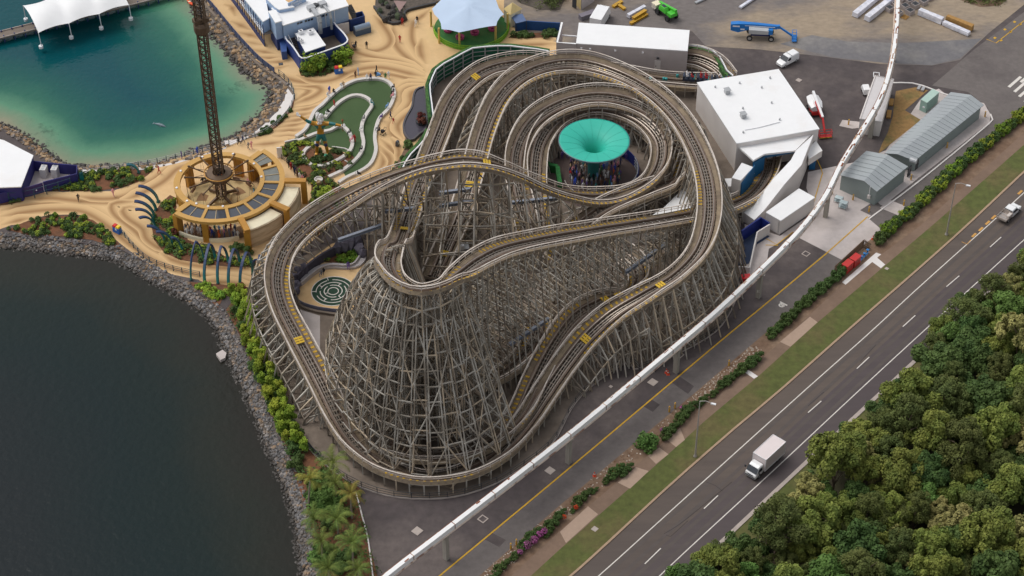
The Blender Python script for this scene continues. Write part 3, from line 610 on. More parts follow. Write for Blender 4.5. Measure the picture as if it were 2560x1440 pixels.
# the fan below the top turn: radial bents with concentric ledgers
pk = G(1058, 655, 30); pk = Vector((pk.x, pk.y, 0)); fanb = []; LVF = 2.3
def fan_pt(a_, r, z): return pk + Vector((math.cos(a_) * r, math.sin(a_) * r, z))
angs = [R(118 + 10.3 * i) for i in range(22)]
def wW(a_): return max(0, math.cos(a_ - R(140))) ** 2.6
def rbase(a_): return 4.6 * wW(a_) + 12.3 + 3.6 * max(0, math.cos(a_ - R(292))) ** 1.6
def ztop_(a_, r): return 8.5 * wW(a_) * (r < rbase(a_) + .3) + (28.6 - 8.5 * wW(a_)) * (1 - max(0, (r - 6.3) / (rbase(a_) + .8 - 6.3)) ** (1.0 + .7 * max(0, -math.cos(a_))))
prev = None
for q, a_ in enumerate(angs):
    bm = []; tv = Vector((-math.sin(a_), math.cos(a_), 0)) * .17; rb = rbase(a_); nk = 5; rr = [6.3 + (rb - 6.3) * k / nk for k in range(nk + 1)]
    nodes = {}
    for k, r in enumerate(rr):
        zt = ztop_(a_, r); g_ = fan_pt(a_, r, 0)
        if blocked(g_.x, g_.y) and zt < 16: zt = 0
        okp = track_clear(g_.x, g_.y, 40, 'x', 1.9) and not blocked(g_.x, g_.y)
        if zt > 1:
            for s_ in (-1, 1): bm.append((fan_pt(a_, r, 0 if okp else min(zt - 1, 5.5)) + tv * s_, fan_pt(a_, r, zt) + tv * s_, .13, .16))
        nodes[k] = (r, zt)
    pts = [fan_pt(a_, r, zt) for (r, zt) in nodes.values() if zt > 1]
    for u, v in zip(pts[:-1], pts[1:]):
        for s_ in (-1.3, 1.3): bm.append((u + tv * s_, v + tv * s_, .15, .24))
    lv = 0; z = LVF * (1 if q % 2 else .86)
    while z < 28.4:
        ks = [k for k in nodes if nodes[k][1] > z]
        if ks:
            # radius of the sloping face at this level
            ro = max((r for r in [6.3 + i * .1 for i in range(130)] if ztop_(a_, r) > z), default=6.3)
            if not (blocked(fan_pt(a_, ro, 0).x, fan_pt(a_, ro, 0).y) and z < 14):
                bm.append((fan_pt(a_, 6.3, z), fan_pt(a_, ro, z), .14, .2))
                if prev is not None:
                    b_ = prev; rp = max((r for r in [6.3 + i * .1 for i in range(130)] if ztop_(b_, r) > z), default=6.3)
                    bm.append((fan_pt(b_, rp + .1, z), fan_pt(a_, ro + .1, z), .12, .17))
                    if lv % 2 == 0:
                        zl = max(.3, z - 2 * LVF); rpl = max((r for r in [6.3 + i * .1 for i in range(130)] if ztop_(b_, r) > zl), default=6.3); rol = max((r for r in [6.3 + i * .1 for i in range(130)] if ztop_(a_, r) > zl), default=6.3)
                        if (q + lv // 2) % 2: bm.append((fan_pt(b_, rpl + .1, zl), fan_pt(a_, ro + .1, z), .12, .18))
                        else: bm.append((fan_pt(a_, rol + .1, zl), fan_pt(b_, rp + .1, z), .12, .18))
                    for k in ks[:-1]:
                        if lv % 2 == 0 and k in pnodes: bm.append((fan_pt(b_, nodes[k][0], z), fan_pt(a_, nodes[k][0], z), .11, .16))
                for k in ks[:-1]:
                    if (k + lv) % 2: bm.append((fan_pt(a_, nodes[k][0], z - LVF), fan_pt(a_, nodes[k + 1][0], min(z, nodes[k + 1][1])), .1, .14))
        z += LVF; lv += 1
    prev = a_; pnodes = nodes; bents.append((1e6, bm))
bents.sort(key=lambda q: -q[0])
def put(b, beams, rg):
    for (u, v, w, h) in beams: b.beam(u, v, w * 1.05, h * 1.05, rg.choices((0, 1, 2), (6, 2, 2))[0])
rg = random.Random(2); rest = MB()
for i, (sz, beams) in enumerate(bents):
    if i < 99: b = MB(); put(b, beams, rg); b.build('support_bent', (m_wood, m_wood2, m_wood3), coaster)
    else: put(rest, beams, rg)
rest.build('support_lattice', (m_wood, m_wood2, m_wood3), coaster, kind='stuff')
# long steel girders that carry the lattice over lower tracks
for (a, c) in (((962, 526, 6), (1038, 518, 6)), ((1098, 512, 6), (1184, 500, 6)), ((1280, 504, 6.5), (1400, 492, 6.5)), ((1564, 678, 5), (1664, 608, 5)), ((1268, 862, 4), (1372, 794, 4)), ((1098, 480, 8), (1178, 470, 8)), ((845, 598, 6), (955, 560, 6))):
    b = MB(); u, v = G(*a), G(*c); b.beam(u, v, .5, .08); b.beam(u + Vector((0, 0, -.5)), v + Vector((0, 0, -.5)), .5, .08); b.beam(u + Vector((0, 0, -.25)), v + Vector((0, 0, -.25)), .1, .42)
    b.build('girder', m_girder, coaster)
# outer fence of the ride
fence_px = coaster_ground[1:23]
fp = SP([(x, y) for x, y in fence_px], 2.6)
m_dark = mat('dark_steel', pc(58, 60, 64), .6, .15, 1.0)
b = MB()
fence = thing('perimeter_fence', 'low dark steel railing along the kerb round the outside of the wooden coaster', 'fence', fp[0])
for i, p in enumerate(fp): b.beam(p, p + Vector((0, 0, 1.35)), .1)
b.build('fence_posts', m_dark, fence)
b = MB()
for z in (.3, .8, 1.3):
    for u, v in zip(fp[:-1], fp[1:]): b.beam(u + Vector((0, 0, z)), v + Vector((0, 0, z)), .06)
b.build('fence_rails', m_dark, fence)
# braking trains: a train waiting by the white hall
m_tr = mat('train_blue', pc(36, 46, 66), .35, .15, 2.0); m_trt = mat('train_teal', pc(40, 150, 150), .4, .15, 2.0); m_blk = mat('black_rubber', pc(34, 33, 34), .8, .15, 2.0)
tr = thing('coaster_train', 'dark blue coaster train stopped beside the white ride hall with riders aboard', 'train', G(1725, 198, 2.5))
d = (G(1760, 205, 2.5) - G(1690, 199, 2.5)).normalized()
for j in range(4):
    c = G(1722, 199, 2.5) + d * (j * 2.5); az = math.atan2(d.y, d.x)
    b = MB(); b.box(c + Vector((0, 0, .35)), (2.2, 1.5, .5), az, 0); b.box(c + Vector((0, 0, .75)) - d * .9, (.3, 1.4, .7), az, 0); b.box(c + Vector((0, 0, .75)), (.3, 1.4, .7), az, 0); b.box(c + Vector((0, 0, .66)) + d * .95, (.25, 1.3, .35), az, 1)
    b.build('car', (m_tr, m_trt), tr)
# ================================================================ BUILDINGS AND RIDES
m_roofw = mat('white_roof', pc(246, 244, 242), .55, .03, .5, col2=pc(214, 206, 198), scale2=.12, amt2=.45, thr=(.55, .75))
m_wallw = mat('white_wall', pc(222, 216, 212), .7, .05, .8, col2=pc(198, 190, 186), scale2=.2, amt2=.4)
m_wallg = mat('pale_grey_wall', pc(190, 180, 178), .75, .05, .7, col2=pc(176, 166, 164), scale2=.2)
m_blueA = mat('teal_blue_paint', pc(10, 92, 140), .6, .12, .8)
m_blueB = mat('deep_blue_paint', pc(22, 40, 120), .6, .15, .8)
m_navy = mat('navy_paint', pc(40, 60, 112), .6, .12, .8)
m_lblue = mat('light_blue_wall', pc(158, 182, 212), .7, .07, 1.0)
m_purple = mat('indigo_wall', pc(46, 44, 112), .7, .15, .7)
m_shed = mat('shed_roof', pc(160, 166, 168), .5, .05, .4, col2=pc(150, 154, 158), scale2=.2)
m_shedw = mat('shed_wall', pc(138, 148, 146), .6, .06, .8)
m_gold = mat('gold_paint', pc(180, 128, 46), .55, .1, .9)
m_goldr = mat('gold_roof', pc(196, 152, 80), .6, .07, .9)
m_cream = mat('cream_roof', pc(242, 228, 198), .7, .06, .8, col2=pc(218, 200, 168), scale2=.25)
m_strata = mat('sand_strata', pc(206, 188, 162), .9, .12, 1.0, col2=pc(170, 148, 120), scale2=.6, amt2=.9, squash=(0, (.25, .25, 2.4)))
m_glass = mat('roof_glass', pc(66, 70, 78), .12, .06, 1.0, spec=.8)
m_win = mat('window_dark', pc(34, 38, 46), .15, .1, 1.0, spec=.7)
m_gal = mat('galvanised', pc(176, 178, 180), .45, .12, 1.2, metal=.3)
m_frame = mat('white_frame', pc(232, 232, 234), .5, .04, 2.0)
m_wpc = mat('deck_boards', pc(122, 110, 100), .85, .2, 1.5, squash=(R(20), (.3, 3, 1)))
def poly_house(name, label, cat, roof_px, h, mw, mr, z0=0., over=.0, parapet=0., group=None):
    P = GL(roof_px, h); c = sum(P, Vector()) / len(P); t = thing(name, label, cat, (c.x, c.y, 0), 0, group)
    P2 = [(p.x, p.y) for p in P]
    b = MB(); b.prism(P2, z0, h - .12); b.build('wall', mw, t)
    Q = [(c.x + (p[0] - c.x) * (1 + over), c.y + (p[1] - c.y) * (1 + over)) for p in P2]
    b = MB(); b.prism(Q, h - .12 + .003, h + .06); rf = b.build('roof', mr, t)
    if parapet:
        b = MB(); R3 = [Vector((x, y, 0)) for x, y in Q]; b.wall(R3 + [R3[0]], .22, h + .06, h + .06 + parapet); b.build('parapet', mw, rf)
    return t
# --- white hall behind the coaster
t = poly_house('ride_hall', 'long white flat roofed hall behind the coaster with a pale grey front wall', 'building', [(1447, 57), (1724, 76), (1719, 128), (1440, 109)], 5, m_wallg, m_roofw)
b = MB(); b.wall(GL([(1405, 56), (1393, 106), (1440, 109.5)], 5), .35, 0, 5.05, 0, 1); b.build('screen_wall', (m_wallg, m_roofw), t)
b = MB(); b.beam(G(1405, 88, 4), G(1442, 91, 4), .2); b.build('tie_beam', m_frame, t)
dpos = G(1675, 181); b = MB(); dr = (G(1719, 128, 5) - G(1440, 109, 5)).normalized(); az = math.atan2(dr.y, dr.x); nrm = Vector((dr.y, -dr.x, 0))
w0 = G(1440, 109, 5); s_ = 15.6
def onwall(u, z, d=.06): p = w0 + dr * u + nrm * d; return Vector((p.x, p.y, z))
b.box(onwall(15.0, 1.35), (1.1, .08, 2.3), az); do = b.build('door', m_wallw, t)
b = MB(); b.box(onwall(14.7, 1.3, .13), (.1, .08, .3), az); b.build('handle', m_dark, do)
for u in (1.0, 2.6, 7.2, 12.2): b = MB(); b.box(onwall(u, 4.1, .14), (.35, .22, .3), az); b.build('wall_lamp', m_frame, t)
b = MB(); b.box(onwall(15.0, 3.1, .15), (.5, .25, .3), az); b.build('wall_lamp', m_dark, t)
# --- big white ride building with the track mouth
h2 = 6.0
t = poly_house('ride_building', 'large white ride building with a blue mouth where the coaster track comes out', 'building', [(1744, 207), (1946, 174), (2047, 322), (1842, 358)], h2, m_wallw, m_roofw, over=.012)
for x, y in ((1818, 228), (1858, 288)):
    c = G(x, y, h2 + .5); b = MB(); b.box(c, (.85, .85, .7), R(20)); b.box(c + Vector((0, 0, .42)), (1.05, 1.05, .14), R(20)); v = b.build('roof_fan', m_gal, t)
for x, y in ((1788, 219), (1849, 209), (1925, 196), (1904, 220), (1929, 258), (1949, 300), (1857, 272), (1858, 332)): b = MB(); b.lathe(G(x, y, h2 + .06), [(.16, 0), (.16, .35), (0, .4)], 8); b.build('vent_pipe', m_gal, t)
b = MB(); b.tube(GL([(1862, 325, h2 + .15), (1900, 318, h2 + .15), (1950, 305, h2 + .15)]), .07, 5); b.build('roof_pipe', m_frame, t)
# hood over the mouth, its side walls and the falling white arm
hood = [(1842, 358, 5.4), (2030, 330, 5.4), (1988, 376, 5.0), (1911, 389, 5.0), (1883, 405, 5.0)]
hp = GL(hood); b = MB(); b.prism([(p.x, p.y) for p in hp], [p.z - .35 for p in hp], [p.z for p in hp]); b.build('hood', m_roofw, t)
b = MB(); b.wall(GL([(1911, 389.5, 4.6), (1884, 405.5, 4.6)]), .3, 0, 4.6); b.build('mouth_wall', m_blueA, t)
b = MB(); b.beam(G(1911, 389.5, 4.3), G(1988, 376.5, 4.3), .3, .75); b.build('mouth_lintel', m_blueA, t)
sl = [(1855, 401, 5.0), (1884, 412, 5.0), (1851, 457, 4.5), (1829, 450, 4.5)]; sp_ = GL(sl); b = MB(); b.prism([(p.x, p.y) for p in sp_], 0, [p.z for p in sp_], 0, 1); b.build('side_wall', (m_wallw, m_roofw), t); b = MB(); b.wall(GL([(1887, 412, 4.9), (1854, 458, 4.35)]), .12, 0, [4.85, 4.3]); b.build('blue_lining', m_blueA, t)
arm = [(2034, 336, 5.3), (2004, 412, 5.3), (1960, 462, 4.6), (1910, 526, 2.4), (1886, 550, 1.9), (1859, 531, 1.9), (1888, 508, 2.4), (1934, 446, 4.6), (1977, 400, 5.3), (1990, 376, 5.3)]
ap = GL(arm); b = MB(); b.prism([(p.x, p.y) for p in ap], 0, [p.z for p in ap], 0, 1); b.build('side_arm', (m_wallw, m_roofw), t)
b = MB(); bx = GL([(2040, 352, 3.4), (2056, 376, 3.4), (2022, 398, 3.4), (2018, 372, 3.4)]); b.prism([(p.x, p.y) for p in bx], 2.0, 3.4, 0, 1); b.build('side_porch', (m_wallw, m_roofw), t)
b = MB(); b.prism(XY([(2022, 398), (2037, 393), (2037, 424), (2022, 424)]), 0, 2.0); b.build('blue_door', m_blueA, t)
poly_house('control_cabin', 'small white ribbed cabin tucked between the coaster and the blue mouth wall', 'cabin', [(1809, 447), (1834, 446), (1834, 466), (1808, 467)], 2.6, m_wallw, m_roofw)
t = poly_house('storage_container', 'long white container on the concrete beside the monorail beam', 'container', [(1915, 531), (1997, 472), (2037, 494), (1952, 552)], 3.0, m_wallw, m_roofw, over=.01)
b = MB(); p = G(1952, 552, 3.0); q = G(1915, 531, 3.0); dd = (q - p).normalized(); b.beam(p + dd * .4 + Vector((.02, -.1, -.3)), p + dd * .4 + Vector((.02, -.1, -2.7)), .08); b.build('lock_bar', m_gal, t)
t = thing('blue_ramp', 'dark blue sunken ramp with white screens at the right edge of the coaster', 'ramp', G(1880, 620))
b = MB(); b.sheet(XY([(1852, 590), (1892, 572), (1924, 592), (1892, 612), (1872, 660), (1846, 664)]), .07); b.build('ramp_floor', mat('ramp_paint', pc(44, 58, 86), .8, .15, 1.0), t)
b = MB(); b.wall(GL([(1854, 577, 2.4), (1902, 543, 2.4), (1924, 557, 2.4)]), .25, 0, 2.4); b.build('blue_screen', m_blueB, t)
b = MB(); b.wall(GL([(1925, 560, 2.2), (1893, 580, 2.2), (1880, 640, 1.4), (1874, 668, 1.2), (1847, 666, 1.2)]), .22, 0, [2.2, 2.2, 1.4, 1.2, 1.2]); b.build('white_screen', m_wallw, t)
poly_house('tunnel_house', 'low white flat roofed tunnel block half hidden below the lift hill lattice', 'building', [(1562, 584), (1660, 519), (1712, 468), (1746, 466), (1752, 542), (1640, 576)], 2.5, m_wallw, m_roofw)
# --- narrow pale hall under the monorail
t = poly_house('narrow_shed', 'narrow pale grey metal shed standing under the rusty curve of the monorail', 'shed', [(2188, 191), (2233, 200), (2203, 305), (2150, 298)], 3.2, m_wallw, mat('pale_metal_roof', pc(206, 202, 202), .5, .04, .5), over=.01, parapet=.15)
b = MB(); g = GL([(2184, 192, 3.2), (2184, 181, 3.2), (2198, 182, 3.2), (2198, 193, 3.2)]);
for u, v in zip(g[:-1], g[1:]): b.beam(u, v, .12)
b.build('roof_hatch_rail', m_frame, t)
# --- the two joined steel sheds
t = thing('steel_shed', 'long grey gable roofed steel shed with a taller end block by the service road', 'shed', G(2330, 350))
def gable(bw, br, eaveL, eaveR, ridge, he, hr, mw, mr, nm):
    """eaveL/eaveR/ridge: pixel pairs (near, far) at their heights"""
    a, c = G(*eaveL[0], he), G(*eaveL[1], he); d, e = G(*eaveR[0], he), G(*eaveR[1], he); f, g = G(*ridge[0], hr), G(*ridge[1], hr); th = Vector((0, 0, .12))
    b = MB()
    for (p, q, r, s) in ((a, c, g, f), (f, g, e, d)): b.add([p, q, r, s, p - th, q - th, r - th, s - th], [(3, 2, 1, 0), (4, 5, 6, 7), (0, 1, 5, 4), (2, 3, 7, 6), (1, 2, 6, 5), (3, 0, 4, 7)])
    for p, q, r, s in ((a, c, f, g), (d, e, f, g)):
        n_ = int((c - a).length / 1.1)
        for i in range(1, n_): u = p.lerp(q, i / n_); v = r.lerp(s, i / n_); b.beam(u + Vector((0, 0, .03)), v + Vector((0, 0, .03)), .07, .06)
    rf = b.build(nm + 'roof', mr, t)
    k = .94; cx = (a + c + d + e) / 4
    P = [cx + (p - cx) * k for p in (a, d, e, c)]; Rr = [cx + (p - cx) * k for p in (f, g)]
    b = MB(); z = he - .2; gz = hr - .3
    vs = [(p.x, p.y, 0) for p in P] + [(p.x, p.y, z) for p in P] + [(Rr[0].x, Rr[0].y, gz), (Rr[1].x, Rr[1].y, gz)]
    b.add(vs, [(0, 1, 5, 8, 4), (1, 2, 6, 5), (2, 3, 7, 9, 6), (3, 0, 4, 7)]); b.build(nm + 'wall', mw, t); return P
gable(0, 0, ((2211, 383), (2377, 230)), ((2287, 402), (2460, 262)), ((2244, 385), (2427, 237)), 2.8, 3.5, m_shedw, m_shed, '')
P = gable(0, 0, ((2099, 437), (2166, 377)), ((2192, 479), (2270, 416)), ((2160, 452), (2220, 387)), 3.3, 4.2, m_shedw, m_shed, 'end_')
a, c = G(2448, 286), G(2262, 448); dd = (a - c).normalized(); nr = Vector((dd.y, -dd.x, 0)); azs = math.atan2(dd.y, dd.x); L_ = (a - c).length
for i in range(10):
    q = c + dd * (1.2 + i * L_ / 10.3) + Vector((0, 0, 1.05)); b = MB(); b.box(q, (1.0, .12, 2.05), azs); do = b.build('door', mat('shed_door', pc(118, 126, 130), .5, .1, 1.0) if i > 3 else m_win, t)
    b = MB(); b.box(q + dd * .35 + nr * .1, (.1, .08, .2), azs); b.build('handle', m_dark, do)
    if i in (2, 4, 6): b = MB(); b.box(q + dd * 1.0 + nr * .05 + Vector((0, 0, .4)), (.45, .1, .45), azs); b.build('sign_plate', m_frame, t)
b = MB(); v0 = G(2277, 397, 3.5); b.tube([v0 - dd * .2, v0 + nr * 1.2], .45, 12); b.build('roof_exhaust', m_gal, t)
b = MB(); q = G(2172, 492, 1.5); b.box(q, (.5, .3, .7), R(-30)); b.build('meter_box', m_wallw, t); b = MB(); b.beam(q, q + Vector((0, 0, 2.2)), .1); b.build('riser_pipe', m_frame, t)
for x, y in ((2140, 470), (2141, 474)): b = MB(); b.box(G(x, y - 4, 1.6), (.45, .12, .4), R(-25)); b.build('sign_plate', m_frame, t)
m_mint = mat('mint_paint', pc(150, 180, 170), .55, .08, 1.0)
t = poly_house('shipping_container', 'small mint green container on the concrete pad behind the long shed', 'container', [(2302, 249), (2331, 223), (2348, 231), (2318, 257)], 2.3, m_mint, mat('mint_roof', pc(172, 198, 186), .5, .06, 1.0), over=.02)
b = MB(); b.box(G(2309, 268, 1.4), (.4, .08, .3), R(-30)); b.build('sign_plate', m_frame, t)
# --- restaurant on the lagoon
h3 = 5.6
t = thing('restaurant', 'light blue restaurant with white flat roofs and a deep blue base beside the lagoon', 'building', G(760, 90))
def blk(px, h, z0, mw, mr, nm='wall'):
    P = XY(px, h); b = MB(); b.prism(P, z0, h - .14); b.build(nm, mw, t); c = (sum(p[0] for p in P) / len(P), sum(p[1] for p in P) / len(P))
    b = MB(); b.prism([(c[0] + (p[0] - c[0]) * 1.02, c[1] + (p[1] - c[1]) * 1.02) for p in P], h - .137, h + .05); b.build('roof', mr, t)
main = [(709, 63), (870, 14), (846, -30), (680, 20)]
P = XY(main, h3); b = MB(); b.prism(P, 0, 2.3); b.build('base_wall', m_navy, t)
blk(main, h3, 2.303, m_lblue, m_roofw)
blk([(610, -4), (664, -4), (673, 45), (657, 54)], 5.2, 2.6, m_lblue, m_roofw)
blk([(664, -6), (700, -8), (735, 17), (698, 24), (688, 18)], 6.4, 3, m_lblue, m_roofw)
blk([(671, 28), (690, 25), (704, 52), (688, 57)], 6.2, 2.4, m_lblue, m_roofw, 'tower_wall'); b = MB(); b.prism(XY([(671, 28), (690, 25), (704, 52), (688, 57)], 6.2), 0, 2.397); b.build('base_wall', m_navy, t)
b = MB(); b.prism(XY([(698, 100), (716, 96), (717, 128), (704, 130)], 1.8), 0, 1.8); b.build('base_wall', mat('navy_box', pc(52, 82, 140), .6, .1, 1.0), t)
# verandah along the lagoon side
va, vb = G(596, 25), G(662, 116); dv = (vb - va).normalized(); nv = Vector((dv.y, -dv.x, 0)); b = MB(); b2 = MB(); b3 = MB(); Lv = (vb - va).length
for i in range(12): q = va + dv * (Lv * i / 11); b2.beam(q, q + Vector((0, 0, 4.9)), .14)
b.beam(va - dv * 12 + Vector((0, 0, .55)), vb + Vector((0, 0, .55)), .14, 1.1); b.build('base_wall', m_navy, t); b2.build('verandah_posts', m_navy, t)
for z in (2.7, 3.0, 3.5): b3.beam(va - dv * 12 + Vector((0, 0, z)), vb + Vector((0, 0, z)), .1)
b3.build('verandah_rail', m_frame, t)
b = MB(); q = [va - dv * 12, vb, vb + Vector((1.6, .6, 0)), va - dv * 12 + Vector((2.2, 1.5, 0))]; b.prism([(p.x, p.y) for p in q], 2.5, 2.6); b.build('verandah_floor', m_wpc, t)
# gable sign
m_sign = m_frame
g0, g1 = G(721, 24, h3 + .05), G(765, 3, h3 + .05); b = MB(); dg = (g1 - g0); b.beam(g0 + Vector((0, 0, .7)), g1 + Vector((0, 0, .7)), .15, 1.4); b.build('sign_parapet', m_lblue, t)
def text(name, s, loc, rot, size, m, parent=None, ext=.02):
    cu = bpy.data.curves.new(name, 'FONT'); cu.body = s; cu.size = size; cu.align_x = 'CENTER'; cu.align_y = 'CENTER'; cu.extrude = ext; cu.resolution_u = 2
    o = bpy.data.objects.new(name, cu); COL.objects.link(o); dg_ = bpy.context.evaluated_depsgraph_get(); me = bpy.data.meshes.new_from_object(o.evaluated_get(dg_)); bpy.data.objects.remove(o)
    me.materials.clear(); me.materials.append(m); o = bpy.data.objects.new(name, me); COL.objects.link(o)
    if parent: o.parent = parent; loc = Vector(loc) - root_loc(parent)
    o.location = loc; o.rotation_euler = rot; return o
azg = math.atan2(dg.y, dg.x)
cmid = (g0 + g1) / 2 + Vector((math.sin(azg), -math.cos(azg), 0)) * .12
text('sign_lettering', 'Dockside', cmid + Vector((0, 0, .95)), (R(90), 0, azg), .75, m_frame, t); text('sign_lettering', 'Tavern', cmid + Vector((0, 0, .35)), (R(90), 0, azg), .7, m_frame, t)
fr0, fr1 = G(709, 63, h3), G(870, 14, h3); df = (fr1 - fr0).normalized(); nf = Vector((df.y, -df.x, 0)); azf = math.atan2(df.y, df.x)
for u in (2.4, 2.9, 3.7, 4.2, 4.7, 6.1, 6.6, 7.1): b = MB(); b.box(fr0 + df * u * 1.2 + nf * .04 + Vector((0, 0, -.55)), (.45, .12, .35), azf); b.build('window', m_win, t)
for u in (8.4, 10.2): b = MB(); b.box(fr0 + df * u + nf * .05 + Vector((0, 0, -1.7)), (.1, .1, 3), azf); b.build('downpipe', m_frame, t)
for (x, y, wd) in ((778, 20, .7), (806, 10, .4)):
    q = G(x, y, h3 + .4); b = MB(); e = q + nf * 3.6; pts = [q, q + nf * 3.2, e + Vector((0, 0, -1.0)), e + Vector((0, 0, -3.4))]
    for u, v in zip(pts[:-1], pts[1:]): b.beam(u, v, wd, wd)
    b.box(q, (1.4, 1.2, .8), azf); b.build('kitchen_duct', m_gal, t)
b = MB(); b.lathe(G(789, 16, h3), [(.5, 0), (.5, .5), (.34, .55), (0, .5)], 14); b.build('roof_fan', m_dark, t)
# service court in front: annex, stairs, curved blue wall
t2 = thing('service_court', 'curved deep blue wall round the restaurant service court with stairs and a white annex', 'wall', G(790, 150))
wpx = [(709, 72), (712, 84), (716, 99), (729, 113), (742, 131), (750, 143), (763, 146), (791, 136), (833, 121), (860, 111), (869, 102), (866, 93), (856, 80), (843, 67), (835, 56)]
wp = SP([(x, y, 3.0) for x, y in wpx], .8); b = MB(); b.wall(wp, .2, 0, 3.0); b.build('court_wall', mat('court_blue', pc(42, 66, 132), .65, .12, .8), t2)
b = MB(); b.wall(wp, .26, 3.003, 3.12); b.build('coping', m_frame, t2)
b = MB(); b.sheet(XY([(x, y) for x, y in wpx], 3.0), .1); b.build('court_floor', m_conc_dk, t2)
b = MB(); ax = [(740, 84), (783, 70), (813, 112), (764, 129)]; b.prism(XY(ax, 3.6), 0, 3.45); b.build('annex_wall', m_navy, t2); b = MB(); P = XY(ax, 3.6); c = (sum(p[0] for p in P) / 4, sum(p[1] for p in P) / 4); b.prism([(c[0] + (p[0] - c[0]) * 1.05, c[1] + (p[1] - c[1]) * 1.05) for p in P], 3.453, 3.6); b.build('annex_roof', m_roofw, t2)
for (x, y, s) in ((752, 80, .8), (776, 80, .9), (747, 97, .5), (754, 102, .55)): b = MB(); c = G(x, y, 4.0); b.box(c, (s, s * .8, .7), azf); b.lathe(c + Vector((0, 0, .36)), [(s * .28, 0), (0, .02)], 10, 1); b.build('air_unit', (m_frame, m_dark), t2)
s0, s1 = G(726, 88, 2.6), G(752, 141, .2)
for i in range(14): b2 = MB() if i == 0 else b2; q = s0.lerp(s1, i / 13); b2.beam(q - df * .6, q + df * .6, .22, .08)
b2.build('stair_treads', mat('stair_grey', pc(96, 90, 88), .8, .1), t2)
b = MB()
for o_ in (-.65, .65): b.beam(s0 + df * o_ + Vector((0, 0, .9)), s1 + df * o_ + Vector((0, 0, .9)), .1); b.beam(s0 + df * o_ + Vector((0, 0, -.1)), s1 + df * o_ + Vector((0, 0, -.1)), .08, .3)
b.build('stair_rail', m_frame, t2)
b = MB(); fA, fB = G(836, 62, 2.6), G(872, 55, 2.6); b.wall([fA, fB], .06, 0, 2.6); b.build('picket_screen', m_wallw, t2)
# blue stair box and kiosk
t = thing('blue_stair_block', 'deep blue walled stair block beside the restaurant', 'stairs', G(890, 60))
b = MB(); b.wall(GL([(873, 48, 2.6), (875, 50, 2.6), (911, 39, 2.6), (905, 28, 2.6), (890, 32, 2.6)]), .2, 0, 2.6); b.build('wall', m_navy, t)
b = MB(); q0, q1 = G(888, 45, .3), G(872, 14, 3.2)
for i in range(12): q = q0.lerp(q1, i / 11); b.beam(q - df * .6, q + df * .6, .25, .1)
b.build('stair_treads', m_dark, t)
t = thing('kiosk', 'closed blue and silver kiosk with a rounded lid on the ripple paving', 'kiosk', G(908, 88))
k0, k1 = G(890, 92), G(928, 81); dk = (k1 - k0).normalized(); nk = Vector((-dk.y, dk.x, 0)); Lk = (k1 - k0).length
b = MB(); c = (k0 + k1) / 2 + nk * .6; b.box(c + Vector((0, 0, .6)), (Lk, 1.3, 1.2), math.atan2(dk.y, dk.x)); b.build('counter', mat('kiosk_blue', pc(60, 88, 120), .4, .1), t)
b = MB(); o = len(b.v)
for e in (-.5, .5):
    for i in range(9): a_ = math.pi * i / 8; p = c + dk * Lk * e + nk * (.65 * math.cos(a_)) + Vector((0, 0, 1.203 + .75 * math.sin(a_))); b.v.append(tuple(p))
for i in range(8): b.f.append((i, i + 1, 9 + i + 1, 9 + i)); b.m.append(0)
b.f += [tuple(range(8, -1, -1)), tuple(range(9, 18))]; b.m += [0, 0]; b.build('lid', mat('kiosk_silver', pc(140, 156, 176), .3, .1, metal=.3), t)
# --- lagoon pier with its white canopy
t = thing('pier', 'grey boarded pier with navy piles crossing the lagoon', 'pier', G(200, 60))
pa, pb = G(-260, 155, .1), G(470, -30, .1); dp = (pb - pa).normalized(); npn = Vector((-dp.y, dp.x, 0)); b = MB(); b.beam(pa, pb, 2.2, .25); b.build('deck', m_wpc, t)
b = MB()
for i in range(0, int((pb - pa).length), 2):
    for o_ in (-.9, .9): q = pa + dp * i + npn * o_; b.tube([q + Vector((0, 0, .5)), q + Vector((0, 0, -3))], .13, 6)
b.build('piles', m_navy, t); b = MB()
for o_ in (-1.08, 1.08): b.beam(pa + npn * o_ + Vector((0, 0, .22)), pb + npn * o_ + Vector((0, 0, .22)), .14, .18)
b.build('edge_beam', m_kerb2, t)
t = thing('pier_canopy', 'white tensile fabric canopy over the lagoon pier', 'canopy', G(190, 60))
ca, cb = G(96, 82, 3.2), G(322, 12, 3.2); NB = 3; dc = (cb - ca); n_ = 24; rows = 10; b = MB(); wid = 6.2; ncv = (G(58, 14, 3.2) - ca); wid = ncv.length; ncv = ncv / wid
for j in range(rows + 1):
    v = j / rows
    for i in range(n_ + 1):
        u = i / n_; sc = abs(math.sin(u * math.pi * NB)); inset = .05 * sc * (1 - 2 * v) * (1 if v < .5 else 1)
        z = 3.2 + 1.5 * math.sin(math.pi * v) * (.6 + .4 * sc) ; p = ca + dc * u + ncv * wid * (v + inset * (1 if v < .5 else 1)); b.v.append((p.x, p.y, z))
for j in range(rows):
    for i in range(n_): a_ = j * (n_ + 1) + i; b.f.append((a_, a_ + 1, a_ + n_ + 2, a_ + n_ + 1)); b.m.append(0)
b.build('fabric', m_roofw, t, smooth=True)
for i in range(NB + 1):
    for v in (0, 1):
        p = ca + dc * (i / NB) + ncv * wid * v; q = p + ncv * (wid * (.12 if v == 0 else -.12)) * 1.0
        b = MB(); b.tube([Vector((p.x, p.y, 3.2)), Vector((p.x + (0 if v else .1), p.y, .3))], .09, 6); b.build('mast', m_frame, t)
        b = MB(); b.lathe((p.x, p.y, -.2), [(.0, 0), (.42, 0), (.42, .5), (0, .55)], 10); b.build('footing', m_frame, t)
